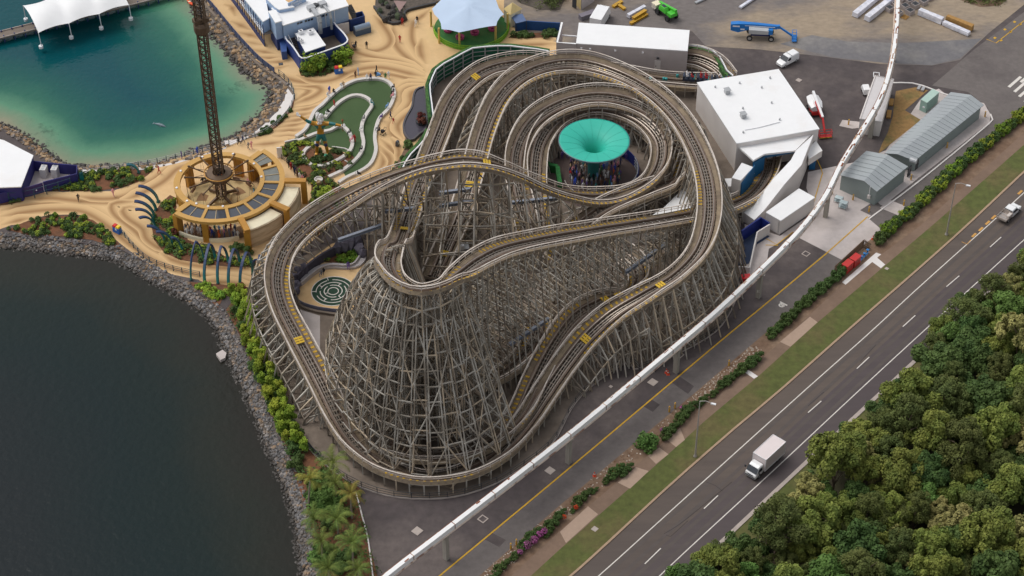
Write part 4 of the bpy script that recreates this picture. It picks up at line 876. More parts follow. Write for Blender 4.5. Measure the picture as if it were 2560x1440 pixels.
# --- indigo plant building at the left edge
t = poly_house('plant_building', 'indigo building with a white gable roof at the left edge by the lagoon', 'building', [(-60, 335), (10, 352), (82, 389), (52, 466), (-60, 470)], 3.2, m_purple, m_roofw, over=.02)
for (x, y) in ((72, 418), (62, 440), (58, 452)): b = MB(); b.box(G(x, y + 14, 1.7), (.1, .9, 1.2), R(-20)); b.build('window', m_frame, t)
t = thing('yard_wall', 'indigo boarded wall with gates round the plant yard', 'wall', G(140, 450))
b = MB(); b.wall(GL([(83, 402, 2.2), (105, 405, 2.2), (165, 411, 2.2), (192, 413, 2.2), (191, 434, 2.2), (113, 453, 2.2), (107, 455, 2.2)]), .15, 0, 2.2); b.wall(GL([(52, 470, 2.2), (0, 483, 2.2), (-100, 495, 2.2)]), .15, 0, 2.2); b.build('boards', m_purple, t)
b = MB(); b.wall(GL([(106, 456, 2.2), (72, 466, 2.2), (52, 470, 2.2)]), .12, .1, 2.15); g_ = b.build('gate', mat('gate_indigo', pc(62, 50, 110), .6, .1), t)
b = MB(); b.lathe(G(91, 476, 1.1), [(.0, 0), (.14, .02), (0, .2)], 8); b.build('handle', m_frame, g_)
b = MB(); b.sheet(XY([(80, 425), (190, 435), (110, 478), (56, 490)]), .07); b.build('yard_floor', m_conc, t)
for i, (x, y) in enumerate(((112, 440), (140, 440))):
    o = thing('cooling_unit', 'pale grey cooling unit standing in the indigo yard, %s of two' % ('left' if i == 0 else 'right'), 'cooling unit', G(x, y), R(-8), 'cooling units in the yard')
    b = MB(); b.box((0, 0, 1.0), (1.0, 1.5, 1.8)); b.build('case', mat('unit_grey', pc(206, 202, 200), .5, .08), o, local=True)
    b = MB(); b.lathe((0, .3, 1.903), [(.36, 0), (0, .02)], 12); b.lathe((0, -.4, 1.903), [(.3, 0), (0, .02)], 12); b.build('fan_grille', m_gal, o, local=True)
# ================================================================ PARK RIDES AND FURNITURE
def sector(b, c, r0, r1, z0, z1, a0, a1, m=0, n=None):
    n = n or max(2, int(abs(a1 - a0) / .12)); o = len(b.v); c = Vector(c)
    for i in range(n + 1):
        a_ = a0 + (a1 - a0) * i / n; ca_, sa_ = math.cos(a_), math.sin(a_)
        for (r, z) in ((r0, z0), (r1, z0), (r1, z1), (r0, z1)): b.v.append((c.x + r * ca_, c.y + r * sa_, c.z + z))
    for i in range(n):
        for j in range(4): a_ = o + 4 * i + j; c_ = o + 4 * i + (j + 1) % 4; b.f.append((a_, a_ + 4, c_ + 4, c_)); b.m.append(m)
    if abs(a1 - a0) < 6.28: e = o + 4 * n; b.f += [(o, o + 1, o + 2, o + 3), (e + 3, e + 2, e + 1, e)]; b.m += [m, m]
    return b
pc0 = G(556, 503); ZR = 4.5
def pol(r, deg, z=0): a_ = R(deg); return Vector((pc0.x + r * math.cos(a_), pc0.y + r * math.sin(a_), z))
pav = thing('carousel_pavilion', 'round gold ring pavilion with dark glass roof panels and cream rooms round the swing ride', 'pavilion', pc0)
b = MB(); sector(b, pc0, 6.7, 7.75, ZR - .55, ZR, R(52), R(232)); b.build('narrow_ring', m_goldr, pav)
wide0, wide1 = -128, 52
b = MB(); sector(b, pc0, 6.7, 7.5, ZR - .5, ZR, R(wide0), R(wide1)); b.build('inner_ring', m_goldr, pav)
b = MB(); sector(b, pc0, 10.0, 10.9, ZR - .55, ZR, R(wide0), R(wide1)); b.build('outer_ring', m_goldr, pav)
divs = [-128, -101, -76, -51, -26, -2, 25, 52]
for i, d in enumerate(divs):
    b = MB(); b.beam(pol(7.5, d, ZR - .22), pol(10.0, d, ZR - .22), .5 if 0 < i < 7 else 1.0, .44, up=(0, 0, 1)); b.build('ring_beam', m_goldr, pav)
for i in range(7):
    a0, a1 = divs[i] + 1.6, divs[i + 1] - 1.6
    if i == 6: a0 += 7
    b = MB(); sector(b, pc0, 7.53, 9.97, ZR - .3, ZR - .2, R(a0), R(a1)); p = b.build('roof_panel', m_glass if i < 5 else mat('glass_pale', pc(120, 122, 116), .2, .15, 1.5), pav)
    b = MB(); b.beam(pol(7.55, (a0 + a1) / 2, ZR - .15), pol(9.95, (a0 + a1) / 2, ZR - .15), .12, .08); b.build('glazing_bar', mat('bar_tan', pc(176, 156, 122), .6, .1), p)
for d in (72, 108, 144, 180, 212): b = MB(); sector(b, pc0, 6.95, 7.6, 0, ZR - .56, R(d - 6), R(d + 6)); b.build('arch_pier', m_gold, pav)
for i in range(5):
    d0, d1 = (72, 108, 144, 180, 212)[i], (108, 144, 180, 212, 240)[i]; b = MB(); n = 8
    for k in range(n):
        u0, u1 = k / n, (k + 1) / n; zz = ZR - .5 - 1.0 * (abs(2 * (u0 + u1) / 2 - 1) ** 2.5)
        sector(b, pc0, 7.0, 7.55, zz, ZR - .555, R(d0 + 6 + (d1 - d0 - 12) * u0), R(d0 + 6 + (d1 - d0 - 12) * u1), n=1)
    b.build('arch_head', m_gold, pav)
for d, r0, r1 in ((-128, 9.6, 10.9), (-98, 10.1, 10.9), (52, 6.8, 10.9), (50, 7, 7.6), (36, 10.2, 10.8), (12, 10.2, 10.8)): b = MB(); sector(b, pc0, r0, r1, 0, ZR - .56, R(d - 2.6), R(d + 2.6)); b.build('column', m_gold, pav)
for d in (-66, -33, -1):
    b = MB(); b.beam(pol(10.9, d, ZR + .1), pol(14.5, d, ZR + .1), 1.0, .5, up=(0, 0, 1)); b.beam(pol(14.05, d, ZR - .16), pol(14.05, d, 0), 1.0, .9, up=(0, 1, 0) if abs(d) > 45 else (1, 0, 0)); b.build('portal_beam', m_gold, pav)
for a0, a1 in ((-64, -35), (-31, -3)):
    b = MB(); sector(b, pc0, 10.92, 13.5, 0, 3.6, R(a0), R(a1), 0); rm = b.build('sand_room', m_strata, pav)
    b = MB(); sector(b, pc0, 10.93, 13.3, 3.603, 3.7, R(a0 + .3), R(a1 - .3)); b.build('room_roof', m_cream, rm)
b = MB(); sector(b, pc0, 10.55, 10.85, 0, .8, R(-126), R(-69)); b.build('low_wall', m_cream, pav)
b = MB(); sector(b, pc0, 6.85, 7.1, 0, ZR - .6, R(-60), R(20)); b.build('inner_wall', m_gold, pav)
b = MB(); b.lathe(tuple(pc0 + Vector((0, 0, .07))), [(0, 0), (6.6, 0)], 40); b.build('floor', mat('pav_floor', pc(206, 180, 130), .9, .08, 1.0), pav)
b = MB()
for k in range(12):
    if k % 2: sector(b, pc0, 2.6, 4.4, .075, .085, R(k * 30), R(k * 30 + 30))
b.build('floor_pattern', mat('floor_brown', pc(150, 116, 82), .9, .1), pav)
b = MB(); sector(b, pc0, 7.5, 10.5, .07, .09, R(-126), R(50)); b.build('queue_floor', mat('queue_floor', pc(136, 108, 80), .9, .12), pav)
for d in (78, 120, 160, 196, 228, -118, -100, -80, 40, 8): b = MB(); b.lathe(tuple(pol(7.3 if d > 55 else 6.95, d, ZR)), [(.22, 0), (.2, .16), (0, .2)], 8); b.build('flood_lamp', m_frame, pav)
# --- swing ride tower
m_tow = mat('tower_bronze', pc(104, 84, 66), .55, .2, .8, metal=.3)
sw = thing('swing_tower', 'tall bronze lattice swing tower rising through the gold ring pavilion', 'ride', pc0)
b = MB(); HW = .72; HT = 46
cor = [Vector((pc0.x + sx * HW, pc0.y + sy * HW, 0)) for sx, sy in ((-1, -1), (1, -1), (1, 1), (-1, 1))]
for c in cor: b.beam(c, c + Vector((0, 0, HT)), .2, up=(0, 1, 0))
z = 0; k = 0
while z < HT:
    for i in range(4):
        p, q = cor[i], cor[(i + 1) % 4]; b.beam(p + Vector((0, 0, z)), q + Vector((0, 0, z)), .1)
        for u, v in ((p, q), (q, p)): b.beam(u + Vector((0, 0, z)), v + Vector((0, 0, z + 1.5)), .1)
    z += 1.5
b.build('mast', m_tow, sw)
b = MB(); b.tube([pc0 + Vector((.2, 0, 0)), pc0 + Vector((.2, 0, HT))], .16, 6); b.build('cable_run', m_dark, sw)
b = MB(); b.lathe(tuple(pc0 + Vector((0, 0, 34.5))), [(.9, 0), (1.25, .4), (1.25, 1.6), (.9, 2.2)], 8); b.box(pc0 + Vector((0, 0, 37)), (2.4, 1.2, .7), .5); b.build('crown', m_tow, sw)
b = MB(); b.lathe(tuple(pc0 + Vector((0, 0, 5.0))), [(1.1, 0), (2.1, .3), (2.3, .9), (2.1, 1.3), (1.1, 1.4)], 20); b.build('hub', m_tow, sw)
b = MB(); b.lathe(tuple(pc0 + Vector((0, 0, 6.2))), [(2.4, 0), (2.55, .05), (2.55, .16), (2.4, .2)], 24); b.build('hub_ring', m_gold, sw)
for k in range(12):
    an = R(k * 30 + 9); d = Vector((math.cos(an), math.sin(an), 0)); b = MB(); q = pc0 + d * 5.7 + Vector((0, 0, 5.9)); b.beam(pc0 + d * 1.9 + Vector((0, 0, 5.3)), q, .13, .2); b.beam(pc0 + d * 1.9 + Vector((0, 0, 6.1)), pc0 + d * 4.2 + Vector((0, 0, 5.75)), .07); b.box(q, (.35, .22, .3), an); am = b.build('arm', m_tow, sw)
    b = MB(); s = pc0 + d * 5.5 + Vector((0, 0, .75)); tv = Vector((-d.y, d.x, 0))
    for o_ in (-.55, .55): b.beam(q, s + tv * o_ + Vector((0, 0, .6)), .035)
    b.beam(s - tv * .6, s + tv * .6, .5, .08); b.beam(s - tv * .6 - d * .25 + Vector((0, 0, .3)), s + tv * .6 - d * .25 + Vector((0, 0, .3)), .08, .5); b.build('swing_seat', mat('seat_brown', pc(112, 78, 56), .6, .2), am)
b = MB(); b.lathe(tuple(pc0), [(2.7, .05), (2.6, .35), (1.6, .4), (1.5, .9), (0, .95)], 20); b.build('plinth', mat('plinth_tan', pc(196, 168, 118), .7, .1), sw)
b = MB()
for k in range(4): an = R(45 + k * 90); d = Vector((math.cos(an), math.sin(an), 0)); b.beam(pc0 + d * .8 + Vector((0, 0, 1.4)), pc0 + d * 3.4 + Vector((0, 0, .5)), .3, .5)
b.build('outrigger', m_tow, sw)
# --- arches over the path
def arch_mat():
    m = mat('arch_paint', pc(26, 62, 100), .5, .1, 1.0); n = m.node_tree.nodes; l = m.node_tree.links
    tc = n.new('ShaderNodeTexCoord'); sx = n.new('ShaderNodeSeparateXYZ'); l.new(tc.outputs['Object'], sx.inputs[0]); mr = n.new('ShaderNodeMapRange'); mr.inputs[1].default_value = .3; mr.inputs[2].default_value = 3.4; l.new(sx.outputs['Z'], mr.inputs[0])
    mx = n.new('ShaderNodeMix'); mx.data_type = 'RGBA'; mx.inputs[6].default_value = (*pc(20, 128, 120), 1); mx.inputs[7].default_value = (*pc(28, 50, 92), 1); l.new(mr.outputs[0], mx.inputs[0]); l.new(mx.outputs[2], n['Principled BSDF'].inputs['Base Color']); return m
m_arch = arch_mat()
def arch(base, tip, ztip, lab, leg=None):
    B_, Tp = G(*base), G(*tip, ztip); pts = []
    for i in range(13):
        a_ = i / 12 * math.pi / 2; pts.append(Vector((B_.x + (Tp.x - B_.x) * (1 - math.cos(a_)), B_.y + (Tp.y - B_.y) * (1 - math.cos(a_)), ztip * math.sin(a_))))
    if leg:
        Lg = G(*leg); t0 = pts[-1]
        for i in range(1, 9):
            u = i / 8; pts.append(Vector((t0.x + (Lg.x - t0.x) * (1 - (1 - u) ** 2), t0.y + (Lg.y - t0.y) * (1 - (1 - u) ** 2), ztip * (1 - u ** 1.7))))
    o = thing('path_arch', lab, 'arch', B_, 0, 'teal arches curving over the path'); b = MB()
    side = Vector((-(Tp.y - B_.y), Tp.x - B_.x, 0)).normalized()
    n = len(pts); oo = len(b.v)
    for i, p in enumerate(pts):
        t = (pts[min(i + 1, n - 1)] - pts[max(i - 1, 0)]).normalized(); nr = side.cross(t).normalized(); w = .36 - .1 * i / n if not leg else .22; h = .12
        for (s, q) in ((-w, -h), (w, -h), (w, h), (-w, h)): b.v.append(tuple(p + side * s + nr * q))
    for i in range(n - 1):
        for j in range(4): a_ = oo + 4 * i + j; c_ = oo + 4 * i + (j + 1) % 4; b.f.append((a_, c_, c_ + 4, a_ + 4)); b.m.append(0)
    b.f += [(oo, oo + 1, oo + 2, oo + 3)[::-1], tuple(oo + 4 * n - 4 + j for j in range(4))]; b.m += [0, 0]
    b.build('rib', m_arch, o)
    b = MB(); b.box(B_ + Vector((0, 0, .1)), (.6, .6, .2)); b.build('foot', m_dark, o)
    if leg: b = MB(); b.box(G(*leg) + Vector((0, 0, .1)), (.5, .5, .2)); b.build('foot', m_dark, o)
ordn = ['first', 'second', 'third', 'fourth', 'fifth', 'sixth', 'seventh', 'eighth', 'ninth', 'tenth', 'eleventh', 'twelfth', 'thirteenth', 'fourteenth']
for i, (bs, tp) in enumerate((((396, 505), (346, 465)), ((390, 525), (339, 482)), ((387, 543), (336, 503)), ((385, 556), (338, 524)), ((388, 570), (348, 545)), ((412, 602), (367, 565)), ((432, 612), (390, 580)), ((456, 628), (428, 595)))):
    arch(bs, tp, 3.5, 'navy tipped half arch fin beside the gold pavilion, %s from the top of its row' % ordn[i])
for i, (bs, tp, lg) in enumerate((((510, 650), (488, 605), (478, 701)), ((539, 650), (523, 611), (512, 706)), ((571, 656), (552, 617), (545, 709)), ((600, 660), (583, 624), (572, 714)), ((629, 665), (614, 634), (601, 719)), ((656, 662), (648, 650), (632, 686)))):
    arch(bs, tp, 4.2, 'full teal arch spanning the lower path with a thin leg, %s from the lake' % ordn[i], lg)
for i, (bs, tp) in enumerate((((347, 432), (316, 412)), ((206, 455), (203, 432)))): arch(bs, tp, 2.2, 'small teal arch fin %s' % ('over the right end of the lagoon flower bed' if i == 0 else 'beside the indigo yard wall'))
# --- railings
def railing(name, lab, path, h, mpost, mrail, step=1.6, n=3, pw=.12, rw=.05, z=0., glass=None):
    P = smooth_path(GL(path, z), step); t = thing(name, lab, 'railing', P[0]); b = MB()
    for p in P: b.beam(p, p + Vector((0, 0, h)), pw)
    b.build('posts', mpost, t); b = MB()
    for k in range(n):
        zz = h * (k + 1) / n - .06
        for u, v in zip(P[:-1], P[1:]): b.beam(u + Vector((0, 0, zz)), v + Vector((0, 0, zz)), rw)
    b.build('rails', mrail, t)
    if glass:
        b = MB(); b.wall(P, .03, .15 + z, h - .15 + z); b.build('infill', glass, t)
    return t
m_tealp = mat('teal_post', pc(34, 78, 92), .55, .15, 1.0)
railing('path_railing', 'teal posted railing along the lake side of the lower sand path', [(301, 582), (310, 590), (319, 602), (342, 628), (369, 652), (402, 667), (441, 679), (500, 692)], 1.2, m_tealp, m_tealp)
railing('path_railing', 'thin teal railing along the lagoon promenade below the swing tower', [(205, 437), (270, 428), (335, 418), (385, 410), (422, 401), (462, 392), (500, 382), (540, 372), (562, 366), (600, 352), (650, 340), (690, 316), (722, 282), (735, 250)], 1.1, m_tealp, m_gal)
railing('path_railing', 'teal railing at the head of the promenade beside the rock bank', [(698, 188), (718, 205), (733, 228), (737, 248)], 1.3, m_tealp, m_tealp)
railing('lagoon_fence', 'navy mesh fence on the wall between lagoon rocks and the upper promenade', [(470, -70), (512, -4), (540, 30), (566, 62), (605, 108), (650, 155), (686, 183)], 1.3, m_navy, m_navy, 1.8, 4, .14, .07, 0, mat('mesh_grey', pc(96, 100, 112), .6, .1))
b = MB(); b.wall(SP([(462, -70), (505, 0), (535, 36), (562, 68), (600, 114), (645, 160), (688, 190), (716, 212), (734, 236)], 2), .5, -1, .12); b.build('sea_wall', m_conc_dk, kind='structure')
railing('yard_railing', 'teal posts with rails in front of the indigo yard wall', [(-40, 512), (20, 505), (70, 500), (116, 487), (148, 478), (178, 468)], 2.0, m_tealp, m_tealp, 2.2, 2)
railing('queue_railing', 'dark railing beside the path behind the gold pavilion', [(705, 398), (722, 412), (742, 430), (762, 452)], 1.1, m_dark, m_dark, 1.4, 3)
# --- planter walls and benches of the lawn
m_bench = mat('bench_white', pc(206, 200, 194), .75, .04, 1.5)
def bench(lab, pts, w=.62, h=.5):
    P = SP(pts, .8); t = thing('serpentine_bench', lab, 'bench', P[0], 0, 'winding white benches of the lawn'); b = MB(); b.wall(P, w, 0, h); b.build('seat', m_bench, t); return P
B1 = bench('long white bench running round the outer edge of the lawn', [(740, 345), (765, 325), (786, 283), (805, 266), (830, 241), (857, 220), (888, 205), (920, 200), (947, 200), (967, 206), (980, 218), (986, 235), (984, 250), (972, 275), (951, 297), (942, 318), (937, 347), (940, 379), (930, 408), (909, 427), (867, 447), (847, 460)])
B2 = bench('white bench winding down the middle of the lawn', [(813, 297), (830, 277), (853, 256), (878, 243), (901, 242), (920, 250), (930, 262), (928, 272), (913, 295), (905, 316), (905, 337), (909, 358), (905, 381), (888, 404), (857, 429), (822, 446)])
B3 = bench('white bench curling round the giant statue', [(745, 356), (790, 337), (826, 329), (842, 320), (857, 320), (872, 333), (880, 352), (880, 370), (867, 389), (836, 408), (805, 418), (780, 416), (761, 400), (759, 385), (774, 370), (800, 356)])
b = MB(); b.wall(SP([(712, 358), (740, 352), (762, 352)], 1), .3, 0, .4); b.wall(SP([(763, 353), (785, 366)], 1), .2, 0, .2); b.wall(SP([(830, 368), (860, 372), (875, 378)], 1), .2, 0, .2); b.wall(SP([(862, 402), (880, 414)], 1), .2, 0, .2); b.build('garden_edging', m_bench, kind='structure')
o = thing('sign_board', 'blank white sign board standing behind the lawn garden', 'sign', G(700, 381)); b = MB(); b.box(G(699, 381, 1.2), (.9, .15, 2.2), R(8)); b.build('board', m_frame, o); b = MB(); b.box(G(699, 381, .06), (1.0, .5, .12), R(8)); b.build('base', m_gal, o)
o = thing('stone_tub', 'round white tub holding a tan rock at the end of the bench', 'tub', G(797, 456)); b = MB(); b.lathe(tuple(G(797, 456)), [(.65, 0), (.75, .8), (.6, .82), (.55, .6), (0, .6)], 16); b.build('tub', m_bench, o); b = MB(); b.ico(G(797, 456, .9), .55, 0, .3, (1, 1, 1.4)); b.build('boulder', m_stone2, o)
# --- dark splash basin
o = thing('splash_basin', 'dark curved water basin with a planted island beside the green screen fence', 'basin', G(1040, 290))
bp_ = [(1060, 222), (1042, 228), (1034, 245), (1030, 272), (1017, 296), (1009, 318), (1013, 340), (1028, 356), (1046, 342), (1066, 322), (1068, 270)]
P = SP(bp_ + [bp_[0]], .9); b = MB(); b.wall(P, .3, 0, .6); b.build('rim', mat('basin_rim', pc(84, 80, 84), .7, .1), o); b = MB(); b.sheet([(p.x, p.y) for p in P[:-1]], .4); b.build('water', mat('basin_water', pc(72, 68, 78), .08, .06, 1.0), o)
b = MB(); P = SP([(1040, 290), (1056, 286), (1062, 305), (1052, 320), (1040, 312), (1040, 290)], .6); b.prism([(p.x, p.y) for p in P[:-1]], .3, .9); b.build('island', m_dark, o)
# --- curved green screen fence round the coaster
m_scr = mat('green_screen', pc(16, 96, 70), .6, .12, .8); m_hedgeface = mat('hedge_face', pc(66, 104, 50), .95, .5, 2.2, col2=pc(40, 72, 36), scale2=1.0, amt2=.9)
def screen(lab, px, h, catw=False):
    P = SP([(x, y, h) for x, y in px], 2.4); t = thing('screen_fence', lab, 'fence', (P[0].x, P[0].y, 0)); P0 = [Vector((p.x, p.y, 0)) for p in P]
    b = MB(); b.wall(P0, .1, 0, h - .2); b.build('panel', m_scr, t)
    out = []
    for i, p in enumerate(P0): tg = P0[min(i + 1, len(P0) - 1)] - P0[max(i - 1, 0)]; out.append(Vector((-tg.y, tg.x, 0)).normalized())
    b = MB(); P1 = [p + n_ * .35 for p, n_ in zip(P0, out)]; b.wall(P1, .5, 0, h - .05); b.build('hedge_face', m_hedgeface, t)
    P2 = [p - n_ * .25 for p, n_ in zip(P0, out)]; b = MB()
    for p in P2: b.beam(p, p + Vector((0, 0, h)), .22)
    b.build('post', m_gal, t); b = MB()
    for z in (.8, 1.7, 2.6): 
        if z < h - .3:
            for u, v in zip(P2[:-1], P2[1:]): b.beam(u + Vector((0, 0, z)), v + Vector((0, 0, z)), .1)
    b.build('rail', m_gal, t); b = MB()
    for u, v in zip(P2[:-1], P2[1:]): b.beam(u + Vector((0, 0, h)), v + Vector((0, 0, h)), .22)
    b.build('top_rail', m_frame, t)
screen('tall curved green screen fence with a pale top rail round the coaster loop', [(1080, 292), (1076, 260), (1071, 212), (1080, 188), (1092, 167), (1125, 148), (1172, 122), (1192, 117), (1260, 112), (1310, 117), (1352, 122), (1372, 126)], 3.6)
screen('lower green screen fence with leafy outside beside the splash basin', [(1000, 428), (1008, 408), (1024, 384), (1042, 366), (1060, 346), (1072, 322)], 2.6)
screen('green screen wall on the track bend between the two white ride halls', [(1832, 192), (1818, 182), (1808, 165), (1800, 148), (1784, 130), (1756, 119), (1722, 114)], 2.6)
# --- turquoise funnel
m_fun = mat('funnel_turquoise', pc(40, 178, 156), .55, .02, .5, col2=pc(56, 184, 164), scale2=.12)
fun = thing('funnel_canopy', 'giant turquoise funnel canopy over the queue inside the coaster spiral', 'canopy', fun_c)
hF = 8.0; fc = G(1489, 351, hF); fc = Vector((fc.x, fc.y, 0)); RF = 6.02
pr = [(RF, hF - .1)]
for i in range(15): r = RF * (1 - i / 15) + .75 * (i / 15); pr.append((r, hF - .02 - .95 * ((RF - r) / RF) ** 1.2 - 3.4 * math.exp(-(r - .75) / .75)))
pr.append((.7, 2.5)); b = MB(); b.lathe(tuple(fc), pr, 56); b.build('funnel', m_fun, fun, smooth=True)
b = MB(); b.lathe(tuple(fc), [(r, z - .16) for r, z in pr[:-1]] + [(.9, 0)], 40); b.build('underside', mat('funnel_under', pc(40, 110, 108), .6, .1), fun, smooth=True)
b = MB(); b.lathe(tuple(fc + Vector((0, 0, hF))), [(RF, -.3), (RF + .07, -.22), (RF + .07, -.04), (RF - .05, .02)], 56); b.build('rim', mat('funnel_rim', pc(84, 110, 118), .5, .1), fun)
b = MB()
for k_ in range(16):
    an = R(k_ * 22.5 + 5); d = Vector((math.cos(an), math.sin(an), 0))
    for (r0, z0), (r1, z1) in zip(pr[1:13], pr[2:14]): b.beam(fc + d * r0 + Vector((0, 0, z0 + .012)), fc + d * r1 + Vector((0, 0, z1 + .012)), .05, .02)
b.build('seams', mat('funnel_seam', pc(36, 160, 142), .6, .1), fun)
fun.location = (fc.x, fc.y, 0)
for o in fun.children: o.location = Vector(o.location)
QF = Vector((fc.x, fc.y, 0))
b = MB(); b.lathe(tuple(QF + Vector((0, 0, Z5 + .01))), [(0, 0), (8.4, 0)], 40); b.build('queue_floor', mat('queue_dark', pc(86, 72, 68), .9, .12, .8), kind='structure')
b = MB()
for (r, a0, a1) in ((6.9, -150, -60), (5.2, -170, -20), (3.6, -160, -30)): sector(b, QF, r - .06, r + .06, Z5 + .015, Z5 + .03, R(a0), R(a1))
b.build('queue_lines', m_line, kind='structure')
t = thing('queue_wall', 'curved grey and purple rail wall round the funnel queue', 'wall', QF); b = MB()
for z in (.5, 1.1, 1.7, 2.3): sector(b, QF, 7.35, 7.45, z, z + .1, R(-75), R(20))
b.build('rails', m_gal, t); b = MB(); sector(b, QF, 7.5, 7.6, 0, 2.2, R(-20), R(60)); b.build('purple_panel', m_blueB, t); b = MB()
for d in range(-75, 21, 12): an = R(d); p = QF + Vector((math.cos(an) * 7.4, math.sin(an) * 7.4, 0)); b.beam(p, p + Vector((0, 0, 2.4)), .16)
b.build('posts', m_gal, t)
t = thing('hedge_screen', 'bright green hedge screen winding beside the funnel queue', 'hedge', G(1385, 420)); b = MB(); b.wall(SP([(1362, 398, 1.6), (1374, 410, 1.6), (1392, 414, 1.6), (1396, 432, 1.6), (1400, 455, 1.6)], .7), .7, 0, 1.6); b.build('leaves', mat('hedge_bright', pc(40, 110, 54), .9, .4, 2.5), t)
# --- clover shade and its play lawn
cl_c = G(1178, 72)
t = thing('play_lawn', 'round green play lawn inside a yellow green fence under the flower shade', 'play area', cl_c); b = MB(); b.lathe(tuple(cl_c + Vector((0, 0, .09))), [(0, 0), (7.0, 0)], 40); b.build('lawn', mat('play_green', pc(58, 116, 60), .9, .2, .7, col2=pc(96, 116, 66), scale2=.3), t)
m_lime = mat('lime_paint', pc(140, 196, 44), .6, .1, 1.0)
b = MB()
for z in (.1, .6, 1.1): sector(b, cl_c, 7.05, 7.12, z, z + .07, R(-178), R(20))
for d in range(-178, 22, 6): an = R(d); p = cl_c + Vector((math.cos(an) * 7.08, math.sin(an) * 7.08, 0)); b.beam(p, p + Vector((0, 0, 1.2)), .07)
b.build('fence', m_lime, t); b = MB(); sector(b, cl_c, 7.0, 7.03, .05, .95, R(-178), R(20)); b.build('mesh', mat('lime_mesh', pc(112, 160, 62), .7, .1), t)
t = thing('shade_sail', 'pale blue flower shaped shade sail over the play lawn', 'shade sail', cl_c)
so = [(1080, 22), (1086, 36), (1096, 46), (1102, 58), (1104, 73), (1125, 75), (1148, 81), (1172, 76), (1195, 71), (1222, 66), (1241, 64), (1243, 54), (1251, 42), (1260, 36), (1247, 20), (1240, 0), (1250, -22), (1225, -32), (1205, -52), (1175, -42), (1150, -50), (1125, -34), (1098, -30), (1106, -4)]
zs = [4.6, 4.4, 4.4, 4.4, 4.6, 4.4, 4.7, 4.4, 4.4, 4.4, 4.6, 4.4, 4.4, 4.6] + [4.5] * 10
P = [G(x, y, z) for (x, y), z in zip(so, zs)]; c = sum(P, Vector()) / len(P); c.z = 5.5; b = MB(); n = len(P); b.v = [tuple(c)]
for k in range(1, 7):
    f = k / 6
    for p in P: q = c.lerp(p, f); b.v.append((q.x, q.y, c.z + (p.z - c.z) * (f ** .75)))
for i in range(n): b.f.append((0, 1 + (i + 1) % n, 1 + i)); b.m.append(0)
for k in range(5):
    for i in range(n): a_ = 1 + k * n + i; c_ = 1 + k * n + (i + 1) % n; b.f.append((a_, c_, c_ + n, a_ + n)); b.m.append(0)
b.build('sail', mat('sail_blue', pc(186, 204, 226), .7, .03, .6), t, smooth=True)
for x, y in ((1078, 66), (1098, 108), (1149, 118), (1239, 104), (1269, 72)): b = MB(); b.tube([G(x, y), G(x, y) + Vector((0, 0, 3.4))], .2, 8); b.build('bamboo_post', mat('bamboo', pc(206, 176, 96), .6, .15, 2.0), t)
t_ = None
for i, (x, y) in enumerate(((1120, 78), (1150, 96), (1187, 84), (1231, 74))):
    o = thing('round_seat', 'pink round flower seat on the play lawn, %s along the fence' % ordn[i], 'seat', G(x, y, .09), 0, 'pink flower seats'); b = MB(); b.lathe((0, 0, 0), [(.75, 0), (.85, .5), (.7, .55), (.5, .3), (.2, .2), (0, .2)], 16); b.build('petals', mat('seat_pink', pc(186, 70, 120), .6, .2, 2.0), o, local=True)
    b = MB(); b.lathe((0, 0, .2), [(.25, 0), (.2, .25), (0, .3)], 10); b.build('centre', mat('seat_dark', pc(130, 40, 84), .6, .1), o, local=True)
# --- huts beyond
m_thatch = mat('tan_roof', pc(206, 184, 130), .9, .12, .8)
t = thing('tan_hut', 'small hut with a tan pyramid roof behind the play lawn', 'hut', G(1287, 52)); P = GL([(1258, 22), (1282, 6), (1306, 22), (1276, 38)], 3.0); c = sum(P, Vector()) / 4; b = MB(); b.prism([(c.x + (p.x - c.x) * .85, c.y + (p.y - c.y) * .85) for p in P], 0, 2.9); b.build('wall', m_cream, t); b = MB(); b.v = [tuple(p) for p in P] + [(c.x, c.y, 4.4)]; b.f = [(0, 1, 4), (1, 2, 4), (2, 3, 4), (3, 0, 4)]; b.f = [f[::-1] for f in b.f]; b.m = [0] * 4; b.build('roof', m_thatch, t)
t = thing('blue_awning', 'faded blue lean to awning beside the tan hut', 'awning', G(1298, 62)); P = GL([(1275, 38, 2.2), (1306, 34, 2.6), (1316, 52, 2.4), (1290, 58, 2.0)]); b = MB(); b.v = [tuple(p) for p in P] + [tuple(p - Vector((0, 0, .1))) for p in P]; b.f = [(0, 3, 2, 1), (4, 5, 6, 7), (0, 1, 5, 4), (1, 2, 6, 5), (2, 3, 7, 6), (3, 0, 4, 7)]; b.f = [f[::-1] for f in b.f]; b.m = [0] * 6; b.build('roof', mat('awning_blue', pc(92, 112, 150), .8, .1), t)
b = MB();
for p in P: b.beam(p, (p.x, p.y, 0), .12)
b.build('posts', m_dark, t)
t = thing('blue_wall', 'straight bright blue boundary wall behind the garden bed', 'wall', G(1350, 80)); b = MB(); b.wall(GL([(1288, 56, 2.0), (1318, 52, 2.0), (1400, 57, 2.0)]), .2, 0, 2.0); b.build('wall', mat('wall_blue', pc(28, 74, 130), .7, .12), t)
t = thing('tan_building', 'tan and white plant building at the top edge behind the yard', 'building', G(1450, 20)); b = MB(); b.prism(XY([(1418, -20), (1440, 12), (1452, 25), (1430, -30)]), 0, 3); b.build('tan_wall', m_thatch, t); b = MB(); b.prism(XY([(1453, 25), (1484, 5), (1500, -40), (1440, -30)]), 0, 3.4); b.build('white_wall', m_wallg, t)
b = MB(); b.box(G(1436, 8, 1.2), (.9, .2, 2), R(-40)); b.build('louvre', m_dark, t)
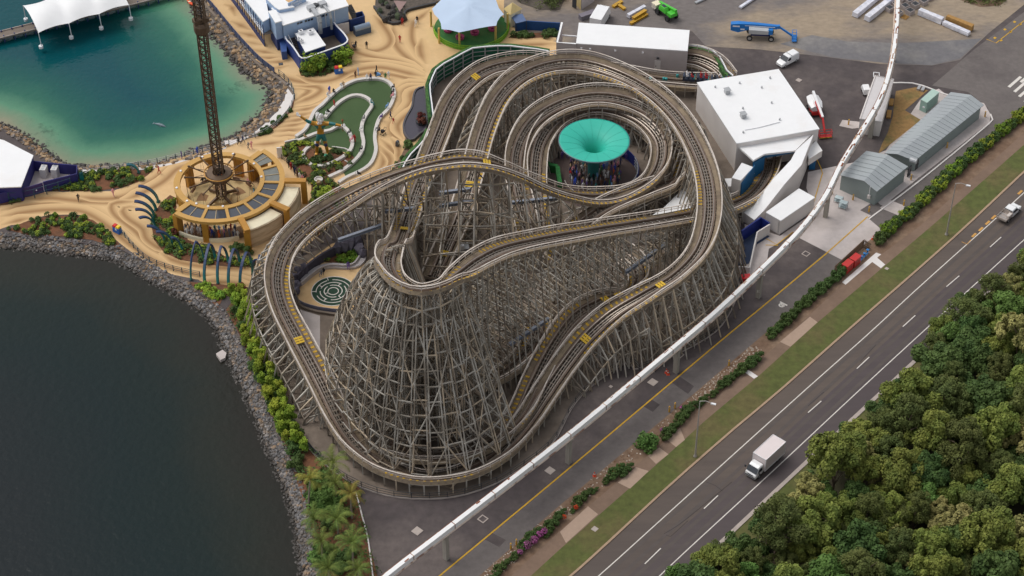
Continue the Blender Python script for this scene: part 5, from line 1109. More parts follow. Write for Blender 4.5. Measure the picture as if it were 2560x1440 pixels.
# --- maze plaza inside the coaster
t = thing('maze_plaza', 'small sand floored plaza with a round painted maze beside the coaster', 'plaza', G(810, 710))
zP = Z5 + .02
b = MB(); b.sheet(XY([(738, 690), (752, 668), (775, 650), (830, 610), (890, 600), (912, 650), (906, 690), (900, 740), (880, 775), (800, 770), (745, 752)]), zP); b.build('floor', m_sand, t)
mc = G(833, 729); b = MB(); b.lathe(tuple(mc + Vector((0, 0, zP + .01))), [(0, 0), (3.5, 0)], 40); b.build('maze_disc', mat('maze_green', pc(38, 66, 50), .9, .08), t)
b = MB(); z0 = zP + .02; z1 = zP + .05
for (r, gaps) in ((3.5, ()), (2.75, (100, 190, 330)), (2.1, (40, 170, 250)), (1.45, (120, 300)), (.85, (200,))):
    a_ = 0
    while a_ < 360:
        if not any(abs((a_ - g + 180) % 360 - 180) < 9 for g in gaps): sector(b, mc, r - .07, r + .07, z0, z1, R(a_), R(a_ + 6), n=1)
        a_ += 6
for (d, r0, r1) in ((110, 2.75, 3.5), (182, 2.75, 3.5), (150, 2.1, 2.75), (240, 2.1, 2.75), (60, 1.45, 2.1), (310, 1.45, 2.1), (205, .85, 1.45)): an = R(d); u = Vector((math.cos(an), math.sin(an), 0)); b.beam(mc + u * r0 + Vector((0, 0, z0 + .01)), mc + u * r1 + Vector((0, 0, z0 + .01)), .14, .03)
b.build('maze_lines', m_line, t)
b = MB(); b.wall(SP([(752, 706), (775, 690), (800, 674), (830, 668), (862, 670), (893, 666), (908, 648), (908, 630)], .7), 1.1, 0, .5); b.build('bench', mat('plaza_bench', pc(178, 172, 172), .8, .06), t)
b = MB(); b.wall(SP([(752, 706, .9), (775, 686, .9), (800, 668, .9), (830, 660, .9), (862, 662, .9), (885, 656, .9), (900, 636, .9)], .7), .25, 0, .9); b.build('bench_back', mat('plaza_bench', pc(178, 172, 172), .8, .06), t)
m_prock = mat('purple_rock', pc(88, 84, 98), .85, .3, .8, col2=pc(116, 112, 122), scale2=.5, amt2=.7)
b = MB(); b.wall(SP([(742, 688, 1.8), (768, 662, 1.9), (800, 636, 2.0), (838, 614, 2.0)], 1), .35, 0, 1.9); b.build('back_wall', mat('plaza_wall', pc(76, 72, 84), .8, .12), t)
b = MB()
for (x, y, r, s) in ((738, 690, .9, 1.3), (748, 680, 1.0, 1.7), (760, 672, 1.0, 1.4), (740, 712, .9, .9), (741, 728, .8, .9)): b.ico(G(x, y, s * .7), r, 0, .18, (1, 1, s))
b.build('rockwork', m_prock, t); b = MB()
for (x, y, r, s) in ((845, 622, .9, 1.6), (862, 616, 1.0, 1.8), (878, 612, 1.1, 1.9), (895, 608, 1.2, 2.0), (900, 622, .9, 1.9), (906, 634, .8, 1.4)): b.ico(G(x, y, s * .7), r, 0, .18, (1, 1, s))
b.build('rockwork', m_prock, t)
b = MB(); P = SP([(738, 738, 1.1), (752, 752, 1.1), (780, 762, 1.1), (810, 768, 1.1), (845, 772, 1.1)], 1.2); b.wall([Vector((p.x, p.y, 0)) for p in P], .06, .1, 1.05); b.build('railing', mat('rail_violet', pc(126, 128, 148), .4, .1), t)
b = MB(); b.wall(SP([(736, 752), (752, 768), (780, 779), (810, 785), (845, 790)], 1.2), .4, 0, .5); b.build('plinth_wall', m_conc_dk, t)
sheet('pale_slab', [(742, 772), (800, 790), (800, 870), (790, 900), (760, 850), (745, 800)], Z5, m_conc)
t = thing('rock_cave_bed', 'planted rock bed with dark rocks below the flower shade path', 'rockery', G(980, 30)); b = MB(); b.prism(XY([(938, 20), (962, 52), (985, 62), (1010, 52), (1012, 28), (1060, 14), (1100, 6), (1090, -40), (940, -40)]), 0, .35); b.build('soil', m_bed, t); b = MB(); b.wall(SP([(935, 20), (958, 50), (985, 63), (1012, 52), (1014, 32), (1055, 20), (1090, 12)], 1), .3, 0, .6); b.build('edge', m_dark, t); b = MB(); rg = random.Random(8)
for k in range(40): x, y = rg.uniform(945, 1010), rg.uniform(-15, 50); b.ico(G(x, y, .5), rg.uniform(.3, .8), rg.randrange(2), .3, (1, 1, 1.2), rg)
b.build('rocks', (mat('rock_dark', pc(66, 62, 60), .9, .4), mat('rock_moss', pc(74, 84, 62), .9, .4)), t)
b = MB(); p = G(1000, 12, 3.2); b.v = [tuple(p + Vector(v)) for v in ((-1.2, .5, .6), (1.2, .8, .2), (0, -1.8, -.3))]; b.f = [(0, 1, 2), (2, 1, 0)]; b.m = [0, 0]; b.beam(p + Vector((0, .2, .3)), G(1000, 38), .12); b.build('shade_flag', mat('flag_pink', pc(206, 180, 176), .8, .05), t)
# --- monorail
mono = [(420, 1900), (650, 1702), (860, 1530), (972, 1432), (1128, 1312), (1420, 1086), (1690, 862), (1800, 768), (1912, 662), (2000, 572), (2062, 490), (2105, 405), (2180, 283), (2211, 218), (2230, 150), (2240, 80), (2245, 0), (2247, -60), (2240, -120)]
MZ = 6.2
m_mono = mat('monorail_white', pc(255, 244, 236), .45, .05, .5, col2=pc(190, 150, 120), scale2=.35, amt2=.3, thr=(.66, .8))
m_rust = mat('rust', pc(124, 66, 34), .85, .35, .8, col2=pc(200, 172, 146), scale2=.6, amt2=.9, thr=(.5, .58))
m_pier = mat('pier_concrete', pc(156, 150, 140), .9, .18, .6, squash=(0, (2, 2, .3)))
mo = thing('monorail_beam', 'long white steel monorail beam with rusty flanges curving over the service road', 'monorail', G(1420, 1150))
P = smooth_path(GL(mono, MZ), 1.6)
def msweep(b, prof, m=0):
    o = len(b.v); k = len(prof); n = len(P)
    for i in range(n):
        t_ = P[min(i + 1, n - 1)] - P[max(i - 1, 0)]; rt = Vector((t_.y, -t_.x, 0)).normalized()
        for (s_, z_) in prof: b.v.append(tuple(P[i] + rt * s_ + Vector((0, 0, z_))))
    for i in range(n - 1):
        for j in range(k): j2 = (j + 1) % k; b.f.append((o + i * k + j, o + (i + 1) * k + j, o + (i + 1) * k + j2, o + i * k + j2)); b.m.append(m)
    return b
b = MB(); msweep(b, [(-.33, -.9), (.33, -.9), (.33, 0), (-.33, 0)]); b.build('beam', m_mono, mo)
b = MB(); msweep(b, [(.335, -.95), (.55, -.95), (.55, -.85), (.335, -.85)]); msweep(b, [(-.55, -.95), (-.335, -.95), (-.335, -.85), (-.55, -.85)]); b.build('lower_flange', mat('flange', pc(214, 196, 180), .6, .2, .6, col2=pc(112, 64, 36), scale2=.5, amt2=.8, thr=(.5, .6)), mo)
b = MB(); msweep(b, [(-.44, -.1), (-.335, -.1), (-.335, -.02), (-.44, -.02)]); b.build('upper_flange', m_rust, mo)
rg = random.Random(4); b = MB()
for i in range(0, len(P) - 1, 1):
    f = i / len(P); far = P[i].y > 272
    if rg.random() < (.75 if far else .16):
        t_ = (P[i + 1] - P[i]).normalized(); s_ = rg.choice((-.2, .2)) if not far else rg.choice((-.25, 0, .25)); rt = Vector((t_.y, -t_.x, 0)); q = P[i] + rt * s_ + Vector((0, 0, .012)); L_ = rg.uniform(.4, 1.8) if far else rg.uniform(.3, 1.2); b.beam(q, q + t_ * L_, rg.uniform(.12, .3) if far else rg.uniform(.08, .2), .02)
for i in range(3, len(P) - 1, 5):
    t_ = (P[i + 1] - P[i]).normalized(); rt = Vector((t_.y, -t_.x, 0)); q = P[i] + Vector((0, 0, -.42)); b.beam(q - rt * .37, q + rt * .37, .1, .9)
b.build('rust_patches', m_rust, mo)
for i, (x, y, nm) in enumerate(((1128, 1392, ''), (1420, 1150, ''), (1680, 934, ''), (1903, 740, ''), (2059, 540, ''), (2172, 338, ''), (2238, 150, ''))):
    g = G(x, y); d2 = min(range(len(P)), key=lambda k: (P[k].x - g.x) ** 2 + (P[k].y - g.y) ** 2); c = P[d2]; t_ = P[min(d2 + 1, len(P) - 1)] - P[d2 - 1]; an = math.atan2(t_.y, t_.x)
    b = MB(); b.box((c.x, c.y, (MZ - .95) / 2), (.62, .75, MZ - .95), an); b.box((c.x, c.y, MZ - 1.1), (.8, 1.2, .28), an); pr_ = b.build('pillar', m_pier, mo)
    if i == 3: text('pillar_number', '33', (c.x - .1, c.y - .42, 1.6), (R(90), 0, 0), .6, m_line, mo)
for q in mo.children:
    if q.name.startswith('pillar_number'):
        q.rotation_euler = (R(90), 0, 0)
# ================================================================ PLANTS
NPR = np.random.RandomState(11)
def leaf_mat(name, col, col2, rnd=.22, rough=.75):
    return mat(name, col, rough, .38, .9, col2=col2, scale2=.55, amt2=.9, rndhue=rnd, thr=(.42, .62), spec=.25)
L_OLIVE = leaf_mat('leaf_olive', pc(98, 106, 56), pc(78, 90, 46), .12); L_YEL = leaf_mat('leaf_yellow_olive', pc(122, 130, 60), pc(94, 110, 50), .12); L_BRI = leaf_mat('leaf_bright', pc(98, 128, 62), pc(78, 108, 50), .1)
L_DARK = leaf_mat('leaf_dark', pc(80, 102, 52), pc(60, 84, 42), .12); L_PALE = leaf_mat('leaf_pale', pc(156, 150, 92), pc(116, 116, 66), .14); L_LIME = leaf_mat('leaf_lime', pc(140, 158, 52), pc(96, 130, 44)); L_RED = leaf_mat('leaf_red', pc(118, 58, 50), pc(84, 56, 42), .1); L_PINK = leaf_mat('petal_pink', pc(160, 84, 136), pc(120, 80, 100), .1); L_OR = leaf_mat('petal_orange', pc(200, 84, 40), pc(170, 60, 40), .1)
M_BARK = mat('bark', pc(120, 104, 88), .9, .3, 2.0)
def leaves(centres, radii, n, size, asp=1.0, up=.35, shell=(.72, 1.06), out=.8):
    """quads spread over the surfaces of clumps: returns verts, faces"""
    centres = np.array(centres, float); radii = np.array(radii, float); w = radii ** 2; idx = NPR.choice(len(centres), n, p=w / w.sum())
    d = NPR.normal(size=(n, 3)); d[:, 2] += up; d /= np.linalg.norm(d, axis=1)[:, None]
    pos = centres[idx] + d * (radii[idx] * NPR.uniform(*shell, n))[:, None]
    nr = d * out + NPR.normal(size=(n, 3)) * .5 + np.array([0, 0, .35]); nr /= np.linalg.norm(nr, axis=1)[:, None]
    a = np.cross(nr, NPR.normal(size=(n, 3))); a /= np.linalg.norm(a, axis=1)[:, None]; b_ = np.cross(nr, a)
    s = size * NPR.uniform(.6, 1.3, n)[:, None] / 2
    v = np.stack([pos - a * s - b_ * s * asp, pos + a * s - b_ * s * asp, pos + a * s + b_ * s * asp, pos - a * s + b_ * s * asp], 1).reshape(-1, 3)
    f = np.arange(n * 4).reshape(-1, 4); return v, f
def np_mesh(name, v, f, m, extra=None):
    me = bpy.data.meshes.new(name); me.vertices.add(len(v)); me.vertices.foreach_set('co', np.ascontiguousarray(v, np.float32).ravel())
    me.loops.add(f.size); me.loops.foreach_set('vertex_index', f.ravel().astype(np.int32)); me.polygons.add(len(f)); me.polygons.foreach_set('loop_start', np.arange(0, f.size, 4, dtype=np.int32))
    me.materials.append(m); me.update(calc_edges=True); return me
def np_obj(name, v, f, m, parent=None, **kw):
    o = bpy.data.objects.new(name, np_mesh(name, v, f, m)); COL.objects.link(o)
    if parent: o.parent = parent
    return tag(o, **kw)
def trunk_mesh(h, r, spread, nb, seed, top):
    rg = random.Random(seed); b = MB(); p = [Vector((0, 0, 0))]
    for i in range(1, 5): p.append(Vector((rg.uniform(-.12, .12) * i, rg.uniform(-.12, .12) * i, h * i / 4)))
    b.tube(p, [r, r * .85, r * .7, r * .55, r * .35], 7)
    for k in range(nb):
        i = 1 + k % 3; an = k * 2.4 + rg.random(); e = Vector((math.cos(an) * spread * rg.uniform(.6, 1), math.sin(an) * spread * rg.uniform(.6, 1), top * rg.uniform(.75, 1.05)))
        mid = p[i].lerp(e, .5) + Vector((0, 0, .4)); b.tube([p[i], mid, e], [r * .45, r * .28, r * .08], 5)
    me_o = b.build('trunk', M_BARK); me = me_o.data; bpy.data.objects.remove(me_o); return me
def crown(kind, seed):
    rg = random.Random(seed); C, Rr = [], []
    R0, H0, z0, nc, cr, n, size, asp, m = kind
    for k in range(nc):
        an = rg.random() * 6.283; u = rg.random() ** .5; zz = rg.random()
        rad = R0 * u * math.sqrt(max(.08, 1 - (zz * 1.0) ** 2)); C.append((math.cos(an) * rad, math.sin(an) * rad, z0 + H0 * zz + rg.uniform(-.3, .3))); Rr.append(cr * rg.uniform(.6, 1.25) * (1.1 - .3 * zz))
    v, f = leaves(C, Rr, n, size, asp); return np_mesh('crown', v, f, m)
KINDS = {'olive': (3.4, 4.0, 4.6, 60, .75, 9500, .24, .45, L_OLIVE), 'yellow': (3.3, 3.2, 5.0, 36, .95, 8500, .24, .8, L_YEL), 'bright': (2.6, 3.2, 3.6, 26, .95, 7500, .22, .9, L_BRI), 'dark': (3.2, 2.8, 4.2, 30, 1.05, 7500, .27, .9, L_DARK), 'pale': (3.0, 2.4, 5.6, 40, .6, 4200, .25, .8, L_PALE)}
PROTO = {}
for k, (kn, kd) in enumerate(KINDS.items()):
    PROTO[kn] = [(crown(kd, 10 * k + j), trunk_mesh(kd[2] + kd[1] * .6, .2, kd[0] * .75, 9, 10 * k + j, kd[2] + kd[1] * .7)) for j in range(2)]
KLAB = {'olive': 'dark olive feathery tree', 'yellow': 'yellowish olive clumpy tree', 'bright': 'bright green rounded tree', 'dark': 'dark green broad leaved tree', 'pale': 'pale sparse tree with bare twigs showing'}
def tree(kn, loc, sc, rz, lab, group, nm=None, sz=None):
    cm, tm = PROTO[kn][rnd.randrange(2)]
    t = thing(nm or 'tree', lab, 'tree', loc, rz, group)
    for n_, me in (('crown', cm), ('trunk', tm)):
        o = bpy.data.objects.new(n_, me); COL.objects.link(o); o.parent = t; o.scale = (sc, sc, sz or sc)
    return t
edge = [(560, 2600), (600, 2572), (640, 2535), (700, 2465), (740, 2395), (800, 2340), (870, 2285), (950, 2225), (1000, 2190), (1075, 2095), (1150, 1995), (1260, 1945), (1330, 1850), (1430, 1690), (1600, 1420)]
def xedge(y):
    for (y0, x0), (y1, x1) in zip(edge[:-1], edge[1:]):
        if y0 <= y <= y1: return x0 + (x1 - x0) * (y - y0) / (y1 - y0)
    return edge[0][1] if y < edge[0][0] else edge[-1][1] - (y - 1600) * 1.2
def PX(p):
    d = Vector(p) - Vector((0, 0, HC)); f_ = d.y * math.cos(TH) - d.z * math.sin(TH); u = d.y * math.sin(TH) + d.z * math.cos(TH); return 1280 + FPX * d.x / f_, 720 - FPX * u / f_
rg = random.Random(21); placed = []; cand = 0
while cand < 16000 and len(placed) < 295:
    cand += 1; x, y = rg.uniform(18, 105), rg.uniform(160, 262)
    kn = rg.choices(list(KINDS), (6, 3.5, 1.2, 3.4, 1.6))[0]; sc = rg.uniform(.66, 1.3); kd = KINDS[kn]; Rc = kd[0] * sc
    cx, cy = PX((x, y, (kd[2] + kd[1] * .4) * sc))
    if cx > 2720 or cy > 1580: continue
    bxp, byp = PX((x, y, 0))
    if cx - (Rc + .6) * 15.5 < xedge(cy) - 6 or cy - 60 < 480: continue
    if cx - 70 < xedge(cy + 50) - 14: continue
    if any((x - q[0]) ** 2 + (y - q[1]) ** 2 < (.52 * (Rc + q[2])) ** 2 for q in placed): continue
    placed.append((x, y, Rc)); front = cx - (Rc + .6) * 15.5 < xedge(cy) + 60
    tree(kn, (x, y, 0), sc, rg.random() * 6.28, KLAB[kn] + (' along the road edge of the wood' if front else ' inside the wood beyond the road'), 'trees of the wood beyond the road, ' + kn, None, sc * rg.uniform(.85, 1.25))
# low growth between the trees and the kerb
C = []; Rr = []
for k in range(260):
    x, y = rg.uniform(1700, 2640), rg.uniform(620, 1460)
    if xedge(y) - 5 < x < xedge(y) + 130: p = G(x, y + 30); C.append((p.x, p.y, .3)); Rr.append(rg.uniform(.5, 1.1))
v, f = leaves(C, Rr, 15000, .24, .8); np_obj('undergrowth', v, f, L_DARK, label='low green undergrowth at the edge of the wood', cat='undergrowth', kind='stuff')
# --- garden beds: soil, then ground cover that nobody could count, then bushes one can
def bed(px, soil, n, m, size=.22, h=.35, nm='ground_cover', lab=None, z=Z4, r=(.25, .6), m2=None):
    poly = XY(px); b = MB(); b.sheet(poly, z); b.build('garden_bed', soil, kind='structure')
    xs = [p[0] for p in poly]; ys = [p[1] for p in poly]; C, Rr = [], []; ar = (max(xs) - min(xs)) * (max(ys) - min(ys)); tries = 0
    while tries < int(ar * 3.2):
        tries += 1; x, y = rg.uniform(min(xs), max(xs)), rg.uniform(min(ys), max(ys))
        if in_poly(x, y, poly) and math.sin(x * 1.1) + math.sin(y * 1.3 + x * .4) > -.75: q = rg.uniform(*r); C.append((x, y, z + h * rg.uniform(.2, .8))); Rr.append(q)
    if not C: return
    v, f = leaves(C, Rr, n, size, .7, .8); np_obj(nm, v, f, m, label=lab, cat='plants', kind='stuff')
    if m2:
        k = max(4, len(C) // 4); v, f = leaves(C[:k], Rr[:k], n // 4, size, .7, .8); np_obj(nm, v + np.array([0, 0, .12]), f, m2, label=lab, cat='plants', kind='stuff')
bed([(20, 575), (60, 556), (120, 540), (185, 539), (232, 550), (268, 576), (290, 600), (310, 625), (285, 618), (230, 600), (160, 592), (70, 588)], m_dirtred, 9000, L_DARK, lab='green planting on the mound between the sand path and the lake', m2=L_LIME)
bed([(128, 478), (190, 436), (215, 434), (300, 424), (345, 420), (350, 428), (385, 418), (372, 436), (345, 456), (300, 470), (230, 479), (180, 478)], m_dirtred, 6500, L_DARK, lab='green planting in the bed beside the lagoon railing', m2=L_LIME)
bed([(-60, 505), (50, 498), (58, 504), (20, 512), (-60, 522)], m_dirtred, 900, L_DARK, lab='low green plants in front of the indigo gate')
bed([(402, 508), (425, 488), (440, 495), (442, 545), (470, 600), (530, 622), (560, 640), (650, 655), (640, 666), (580, 668), (520, 662), (450, 650), (410, 632), (385, 600), (378, 560), (388, 530)], m_dirtred, 8000, L_DARK, lab='green planting between the teal arches and the gold pavilion', m2=L_LIME)
bed([(470, 705), (560, 712), (635, 722), (640, 760), (625, 760), (600, 745), (560, 740), (545, 770), (520, 745), (490, 722)], m_dirtred, 3500, L_LIME, lab='green planting at the foot of the thin arch legs')
bed([(588, 745), (640, 725), (640, 790), (668, 900), (700, 980), (735, 1060), (800, 1140), (850, 1190), (905, 1225), (900, 1260), (915, 1330), (945, 1445), (960, 1620), (860, 1700), (800, 1440), (772, 1290), (720, 1140), (668, 1010), (618, 880), (595, 830), (565, 775)], m_dirtred, 7000, L_DARK, lab='green ground cover on the red soil strip above the lake rocks', r=(.3, .9), h=.5)
bed([(703, 366), (762, 354), (800, 364), (776, 372), (764, 392), (775, 414), (805, 416), (836, 406), (866, 390), (874, 380), (890, 400), (858, 428), (824, 445), (845, 462), (865, 480), (860, 520), (830, 560), (790, 590), (780, 560), (778, 458), (755, 445), (728, 405), (706, 385)], m_dirtred, 9000, L_DARK, lab='green planting round the giant statue and the pavilion rooms', m2=L_LIME)
bed([(766, 384), (769, 402), (782, 412), (805, 413), (834, 402), (862, 384), (840, 373), (815, 380), (790, 374), (776, 374)], m_dirtred, 2600, L_DARK, lab='green planting inside the bench loop at the statue feet', z=Z4 + .03, h=.25)
bed([(748, 178), (752, 190), (775, 192), (815, 188), (860, 168), (880, 150), (882, 128), (866, 120), (860, 145), (810, 160), (765, 172)], m_dirtred, 2600, L_DARK, lab='green planting below the curved blue wall')
bed([(640, 334), (675, 316), (706, 290), (728, 262), (738, 240), (733, 268), (705, 308), (670, 334), (650, 342)], m_dirtred, 2600, L_DARK, lab='green strip planting beside the white promenade', z=Z5)
bed([(1270, 95), (1288, 84), (1395, 80), (1398, 92), (1330, 96)], m_dirtred, 3500, L_DARK, lab='green bushes in front of the bright blue wall', h=.6, r=(.3, .7))
bed([(985, 430), (1008, 402), (1030, 362), (1012, 345), (1012, 370), (1000, 395), (975, 430)], m_dirt, 800, L_DARK, lab='grass strip outside the lower green screen fence')
bed([(790, 655), (830, 625), (880, 615), (900, 628), (900, 645), (880, 660), (830, 658)], m_dirtred, 3000, L_LIME, lab='green planting behind the bench of the maze plaza', h=.6, z=Z5 + .03)
bed([(1245, -40), (1300, 8), (1350, 25), (1400, 25), (1420, -20), (1430, -60)], m_bed, 5000, L_OLIVE, lab='dry olive shrubs behind the tan hut', h=1.2, r=(.4, 1.0))
bed([(2380, -40), (2400, 0), (2450, 18), (2500, 14), (2540, -20)], m_dirt, 2600, L_OLIVE, lab='scrub at the top edge of the gravel yard', r=(.3, .8))
# --- individual bushes
BP = {}
for kn, (R0, H0, nc, cr, n, size, m) in {'lime': (.8, 2.1, 26, .3, 1500, .15, L_LIME), 'green': (.85, .8, 18, .32, 1200, .15, L_DARK), 'red': (.6, .9, 10, .35, 500, .22, L_RED), 'big': (1.5, 1.6, 18, .75, 2000, .24, L_LIME), 'round': (1.0, 1.2, 14, .6, 1200, .22, L_BRI), 'hedge': (1.15, .7, 40, .3, 2300, .15, L_DARK), 'hedgeb': (1.15, .75, 40, .3, 2300, .15, L_LIME)}.items():
    C, Rr = [], []
    for k in range(nc):
        an = rg.random() * 6.28; u = rg.random() ** .5; zz = rg.random(); rad = R0 * u * (1 - .6 * zz if kn == 'lime' else 1); sx = 1.5 if kn.startswith('hedge') else 1
        C.append((math.cos(an) * rad * sx, math.sin(an) * rad * (.55 if kn.startswith('hedge') else 1), .3 + H0 * zz)); Rr.append(cr * rg.uniform(.7, 1.2))
    v, f = leaves(C, Rr, n, size, .7); BP[kn] = np_mesh('foliage', v, f, m)
M_STEM = M_BARK; b = MB(); b.tube([(0, 0, 0), (.05, .02, .8)], [.08, .04], 6); _o = b.build('stem', M_BARK); STEM = _o.data; bpy.data.objects.remove(_o)
def bush(kn, loc, sc, lab, group=None, nm='shrub', rz=None, cat='shrub'):
    t = thing(nm, lab, cat, loc, rg.random() * 6.28 if rz is None else rz, group)
    for n_, me in (('foliage', BP[kn]), ('stem', STEM)):
        o = bpy.data.objects.new(n_, me); COL.objects.link(o); o.parent = t; o.scale = (sc, sc, sc)
    return t
row = SP([(605, 745), (628, 800), (650, 880), (678, 960), (710, 1030), (735, 1085), (760, 1125)], 1.05); nrow = len(row)
for i, p in enumerate(row):
    for s in range(2):
        kn = ('lime', 'lime', 'green')[(i + s) % 3]; bush(kn, p + Vector((rg.uniform(-.8, .5) - s * 1.0, rg.uniform(-.5, .5), 0)), rg.uniform(.85, 1.35), {'lime': 'upright yellow green shrub in the row between lake rocks and coaster fence', 'green': 'low dark green shrub in the row between lake rocks and coaster fence'}[kn], 'shrubs between the lake and the coaster, ' + kn)
for x, y in ((601, 725), (609, 735), (598, 742), (606, 752)): bush('red', G(x, y), 1.0, 'dark red leaved shrub beside the last arch leg', 'red shrubs by the arches')
for x, y, kn in ((745, 1155, 'green'), (738, 1170, 'green'), (800, 1215, 'round'), (815, 1230, 'round'), (792, 1225, 'green'), (775, 1240, 'green'), (790, 1262, 'round'), (812, 1270, 'round'), (830, 1262, 'round'), (850, 1290, 'green'), (822, 1320, 'green'), (868, 1400, 'green'), (850, 1425, 'green'), (800, 1400, 'round'), (780, 1210, 'green'), (825, 1390, 'green')):
    bush(kn, G(x, y), rg.uniform(1.0, 1.6), {'green': 'dark green bush on red soil under the palms', 'round': 'rounded brighter green bush on red soil under the palms'}[kn], 'bushes under the palms, ' + kn)
for x, y, kn, s, lab in ((785, 172, 'big', 1.25, 'large yellow green tree shrub below the curved blue wall, the left one'), (822, 165, 'green', 1.1, 'small dark tufted shrub between the two larger ones below the blue wall'), (855, 150, 'big', 1.1, 'rounded yellow green tree shrub at the right end of the blue wall'), (776, 178, 'big', .9, 'lower yellow green shrub at the foot of the curved blue wall'), (814, 495, 'big', .8, 'loose bright shrub beside the pavilion rooms near the bench end'), (1617, 1118, 'round', 1.35, 'lone bright green bush on the dirt strip beside the service road'), (1053, 300, 'red', 1.1, 'red leaved plant on the island of the dark basin, upper one'), (1056, 312, 'red', 1.0, 'red leaved plant on the island of the dark basin, lower one'), (437, 588, 'red', .9, 'dark red shrub by the left gold column of the pavilion'), (590, 628, 'green', 1.2, 'dark green bush below the low cream wall of the pavilion'), (618, 632, 'green', 1.2, 'dark green bush beside the corner portal of the pavilion')):
    bush(kn, G(x, y, .5 if 'basin' in lab else 0), s, lab)
# hedge plants along the service road, each clump a plant of its own
hp = SP([(2560, 290), (2400, 420), (2330, 488), (2240, 566), (2205, 598)], 1.75)
for i, p in enumerate(hp): bush('hedgeb' if i % 3 == 1 else 'hedge', p + Vector((rg.uniform(-.2, .2), rg.uniform(-.2, .2), 0)), rg.uniform(1.1, 1.5), 'leafy hedge plant in the long hedge above the red cabinets' if i % 3 != 1 else 'yellow green hedge plant in the long hedge above the red cabinets', 'hedge plants along the service road, upper', 'hedge_plant', ROAD, 'hedge plant')
hp = SP([(2112, 676), (2070, 712), (2020, 756), (1975, 795), (1935, 835)], 1.9)
for i, p in enumerate(hp): bush('hedge', p + Vector((rg.uniform(-.3, .3), rg.uniform(-.3, .3), 0)), rg.uniform(.8, 1.35), 'dark hedge plant in the middle hedge below the red cabinets', 'hedge plants along the service road, middle', 'hedge_plant', ROAD, 'hedge plant')
hp = SP([(1880, 905), (1800, 968), (1750, 1012), (1705, 1052), (1670, 1085)], 1.9)
for i, p in enumerate(hp): bush('hedge', p + Vector((rg.uniform(-.4, .4), rg.uniform(-.4, .4), 0)), rg.uniform(.6, 1.2), 'low dark hedge plant behind the tall street lamp', 'hedge plants along the service road, by the lamp', 'hedge_plant', ROAD, 'hedge plant')
hp = SP([(1560, 1175), (1480, 1235), (1420, 1285), (1370, 1330), (1310, 1370), (1262, 1420), (1235, 1450)], 1.9)
for i, p in enumerate(hp): bush('hedge', p + Vector((rg.uniform(-.5, .5), rg.uniform(-.5, .5), 0)), rg.uniform(.45, 1.15), 'low dark hedge plant in the patchy lower hedge', 'hedge plants along the service road, lower', 'hedge_plant', ROAD, 'hedge plant')
C = []; Rr = []
for (x, y, r) in ((1350, 1335, .5), (1335, 1350, .6), (1318, 1362, .6), (1360, 1328, .5), (1300, 1380, .4), (1705, 1020, .35), (1655, 1075, .35)): p = G(x, y, .9); C.append(tuple(p)); Rr.append(r)
v, f = leaves(C, Rr, 900, .16, .9); np_obj('pink_blossom', v, f, L_PINK, label='pink blossom scattered over the lower hedge', cat='flowers', kind='stuff')
C = [tuple(G(x, y, .7)) for x, y in ((1550, 1165), (1535, 1180), (1440, 1268), (1410, 1292))]; v, f = leaves(C, [.35] * 4, 260, .15, .9); np_obj('orange_blossom', v, f, L_OR, label='orange blossom in the lower hedge', cat='flowers', kind='stuff')
# litter of bark and stones on the dirt strip
b = MB()
for k in range(900):
    f_ = rg.random(); i = rg.randrange(2, 5); a_, c_ = GL([hl[i - 1]])[0], GL([hl[i]])[0]; q = a_.lerp(c_, f_) + Vector((.3, -.3, 0)) * rg.uniform(.3, 5.0)
    if rg.random() < .03: u = Vector((rg.uniform(-1, 1), rg.uniform(-1, 1), 0)).normalized() * rg.uniform(.3, .8); b.beam(q + Vector((0, 0, .08)), q + u + Vector((0, 0, .1)), .06, .05, 1)
    else: b.ico(q + Vector((0, 0, .04)), rg.uniform(.05, .16), rg.randrange(2), .3, (1, 1, .6), rg)
b.build('bark_litter', (mat('bark_chip', pc(122, 92, 70), .95, .4), mat('pale_stick', pc(190, 178, 164), .9, .2)), kind='stuff', label='bark litter and pale sticks on the dirt strip', cat='litter')
# --- palms
L_PALM = leaf_mat('palm_leaf', pc(112, 124, 56), pc(80, 102, 46), .12); L_PALMY = leaf_mat('palm_leaf_old', pc(146, 134, 60), pc(106, 116, 52), .1)
def palm_mesh(seed, nf, Lf):
    rg_ = random.Random(seed); V = []; F = []
    for k in range(nf):
        an = k * 2.399 + rg_.uniform(-.2, .2); el = rg_.uniform(-.25, 1.1) if k > 4 else 1.2; d = Vector((math.cos(an), math.sin(an), 0)); sd_ = Vector((-d.y, d.x, 0)); pts = []; L_ = Lf * rg_.uniform(.8, 1.1)
        p = Vector((0, 0, 0)); e = el
        for i in range(12): pts.append(p.copy()); p = p + (d * math.cos(e) + Vector((0, 0, math.sin(e)))) * (L_ / 11); e -= .09 + .022 * i * (1 if el > .3 else .5)
        for i in range(11):
            t_ = (pts[i + 1] - pts[i]).normalized(); w = Lf * .17 * math.sin(math.pi * min(1, (i + 1.2) / 12)) ** .7
            for s in (-1, 1):
                for h in (0, .45):
                    a_ = pts[i].lerp(pts[i + 1], h); tipp = a_ + sd_ * s * w + t_ * w * .75 + Vector((0, 0, -w * rg_.uniform(.2, .6))); o = len(V); V += [a_ - t_ * .035, a_ + t_ * .045, tipp + t_ * .012, tipp - t_ * .012]; F.append((o, o + 1, o + 2, o + 3))
        for i in range(11): o = len(V); V += [pts[i] - sd_ * .04, pts[i] + sd_ * .04, pts[i + 1] + sd_ * .03, pts[i + 1] - sd_ * .03]; F.append((o, o + 1, o + 2, o + 3))
    return np_mesh('fronds', np.array([tuple(v) for v in V]), np.array(F), L_PALM if seed % 2 == 0 else L_PALMY)
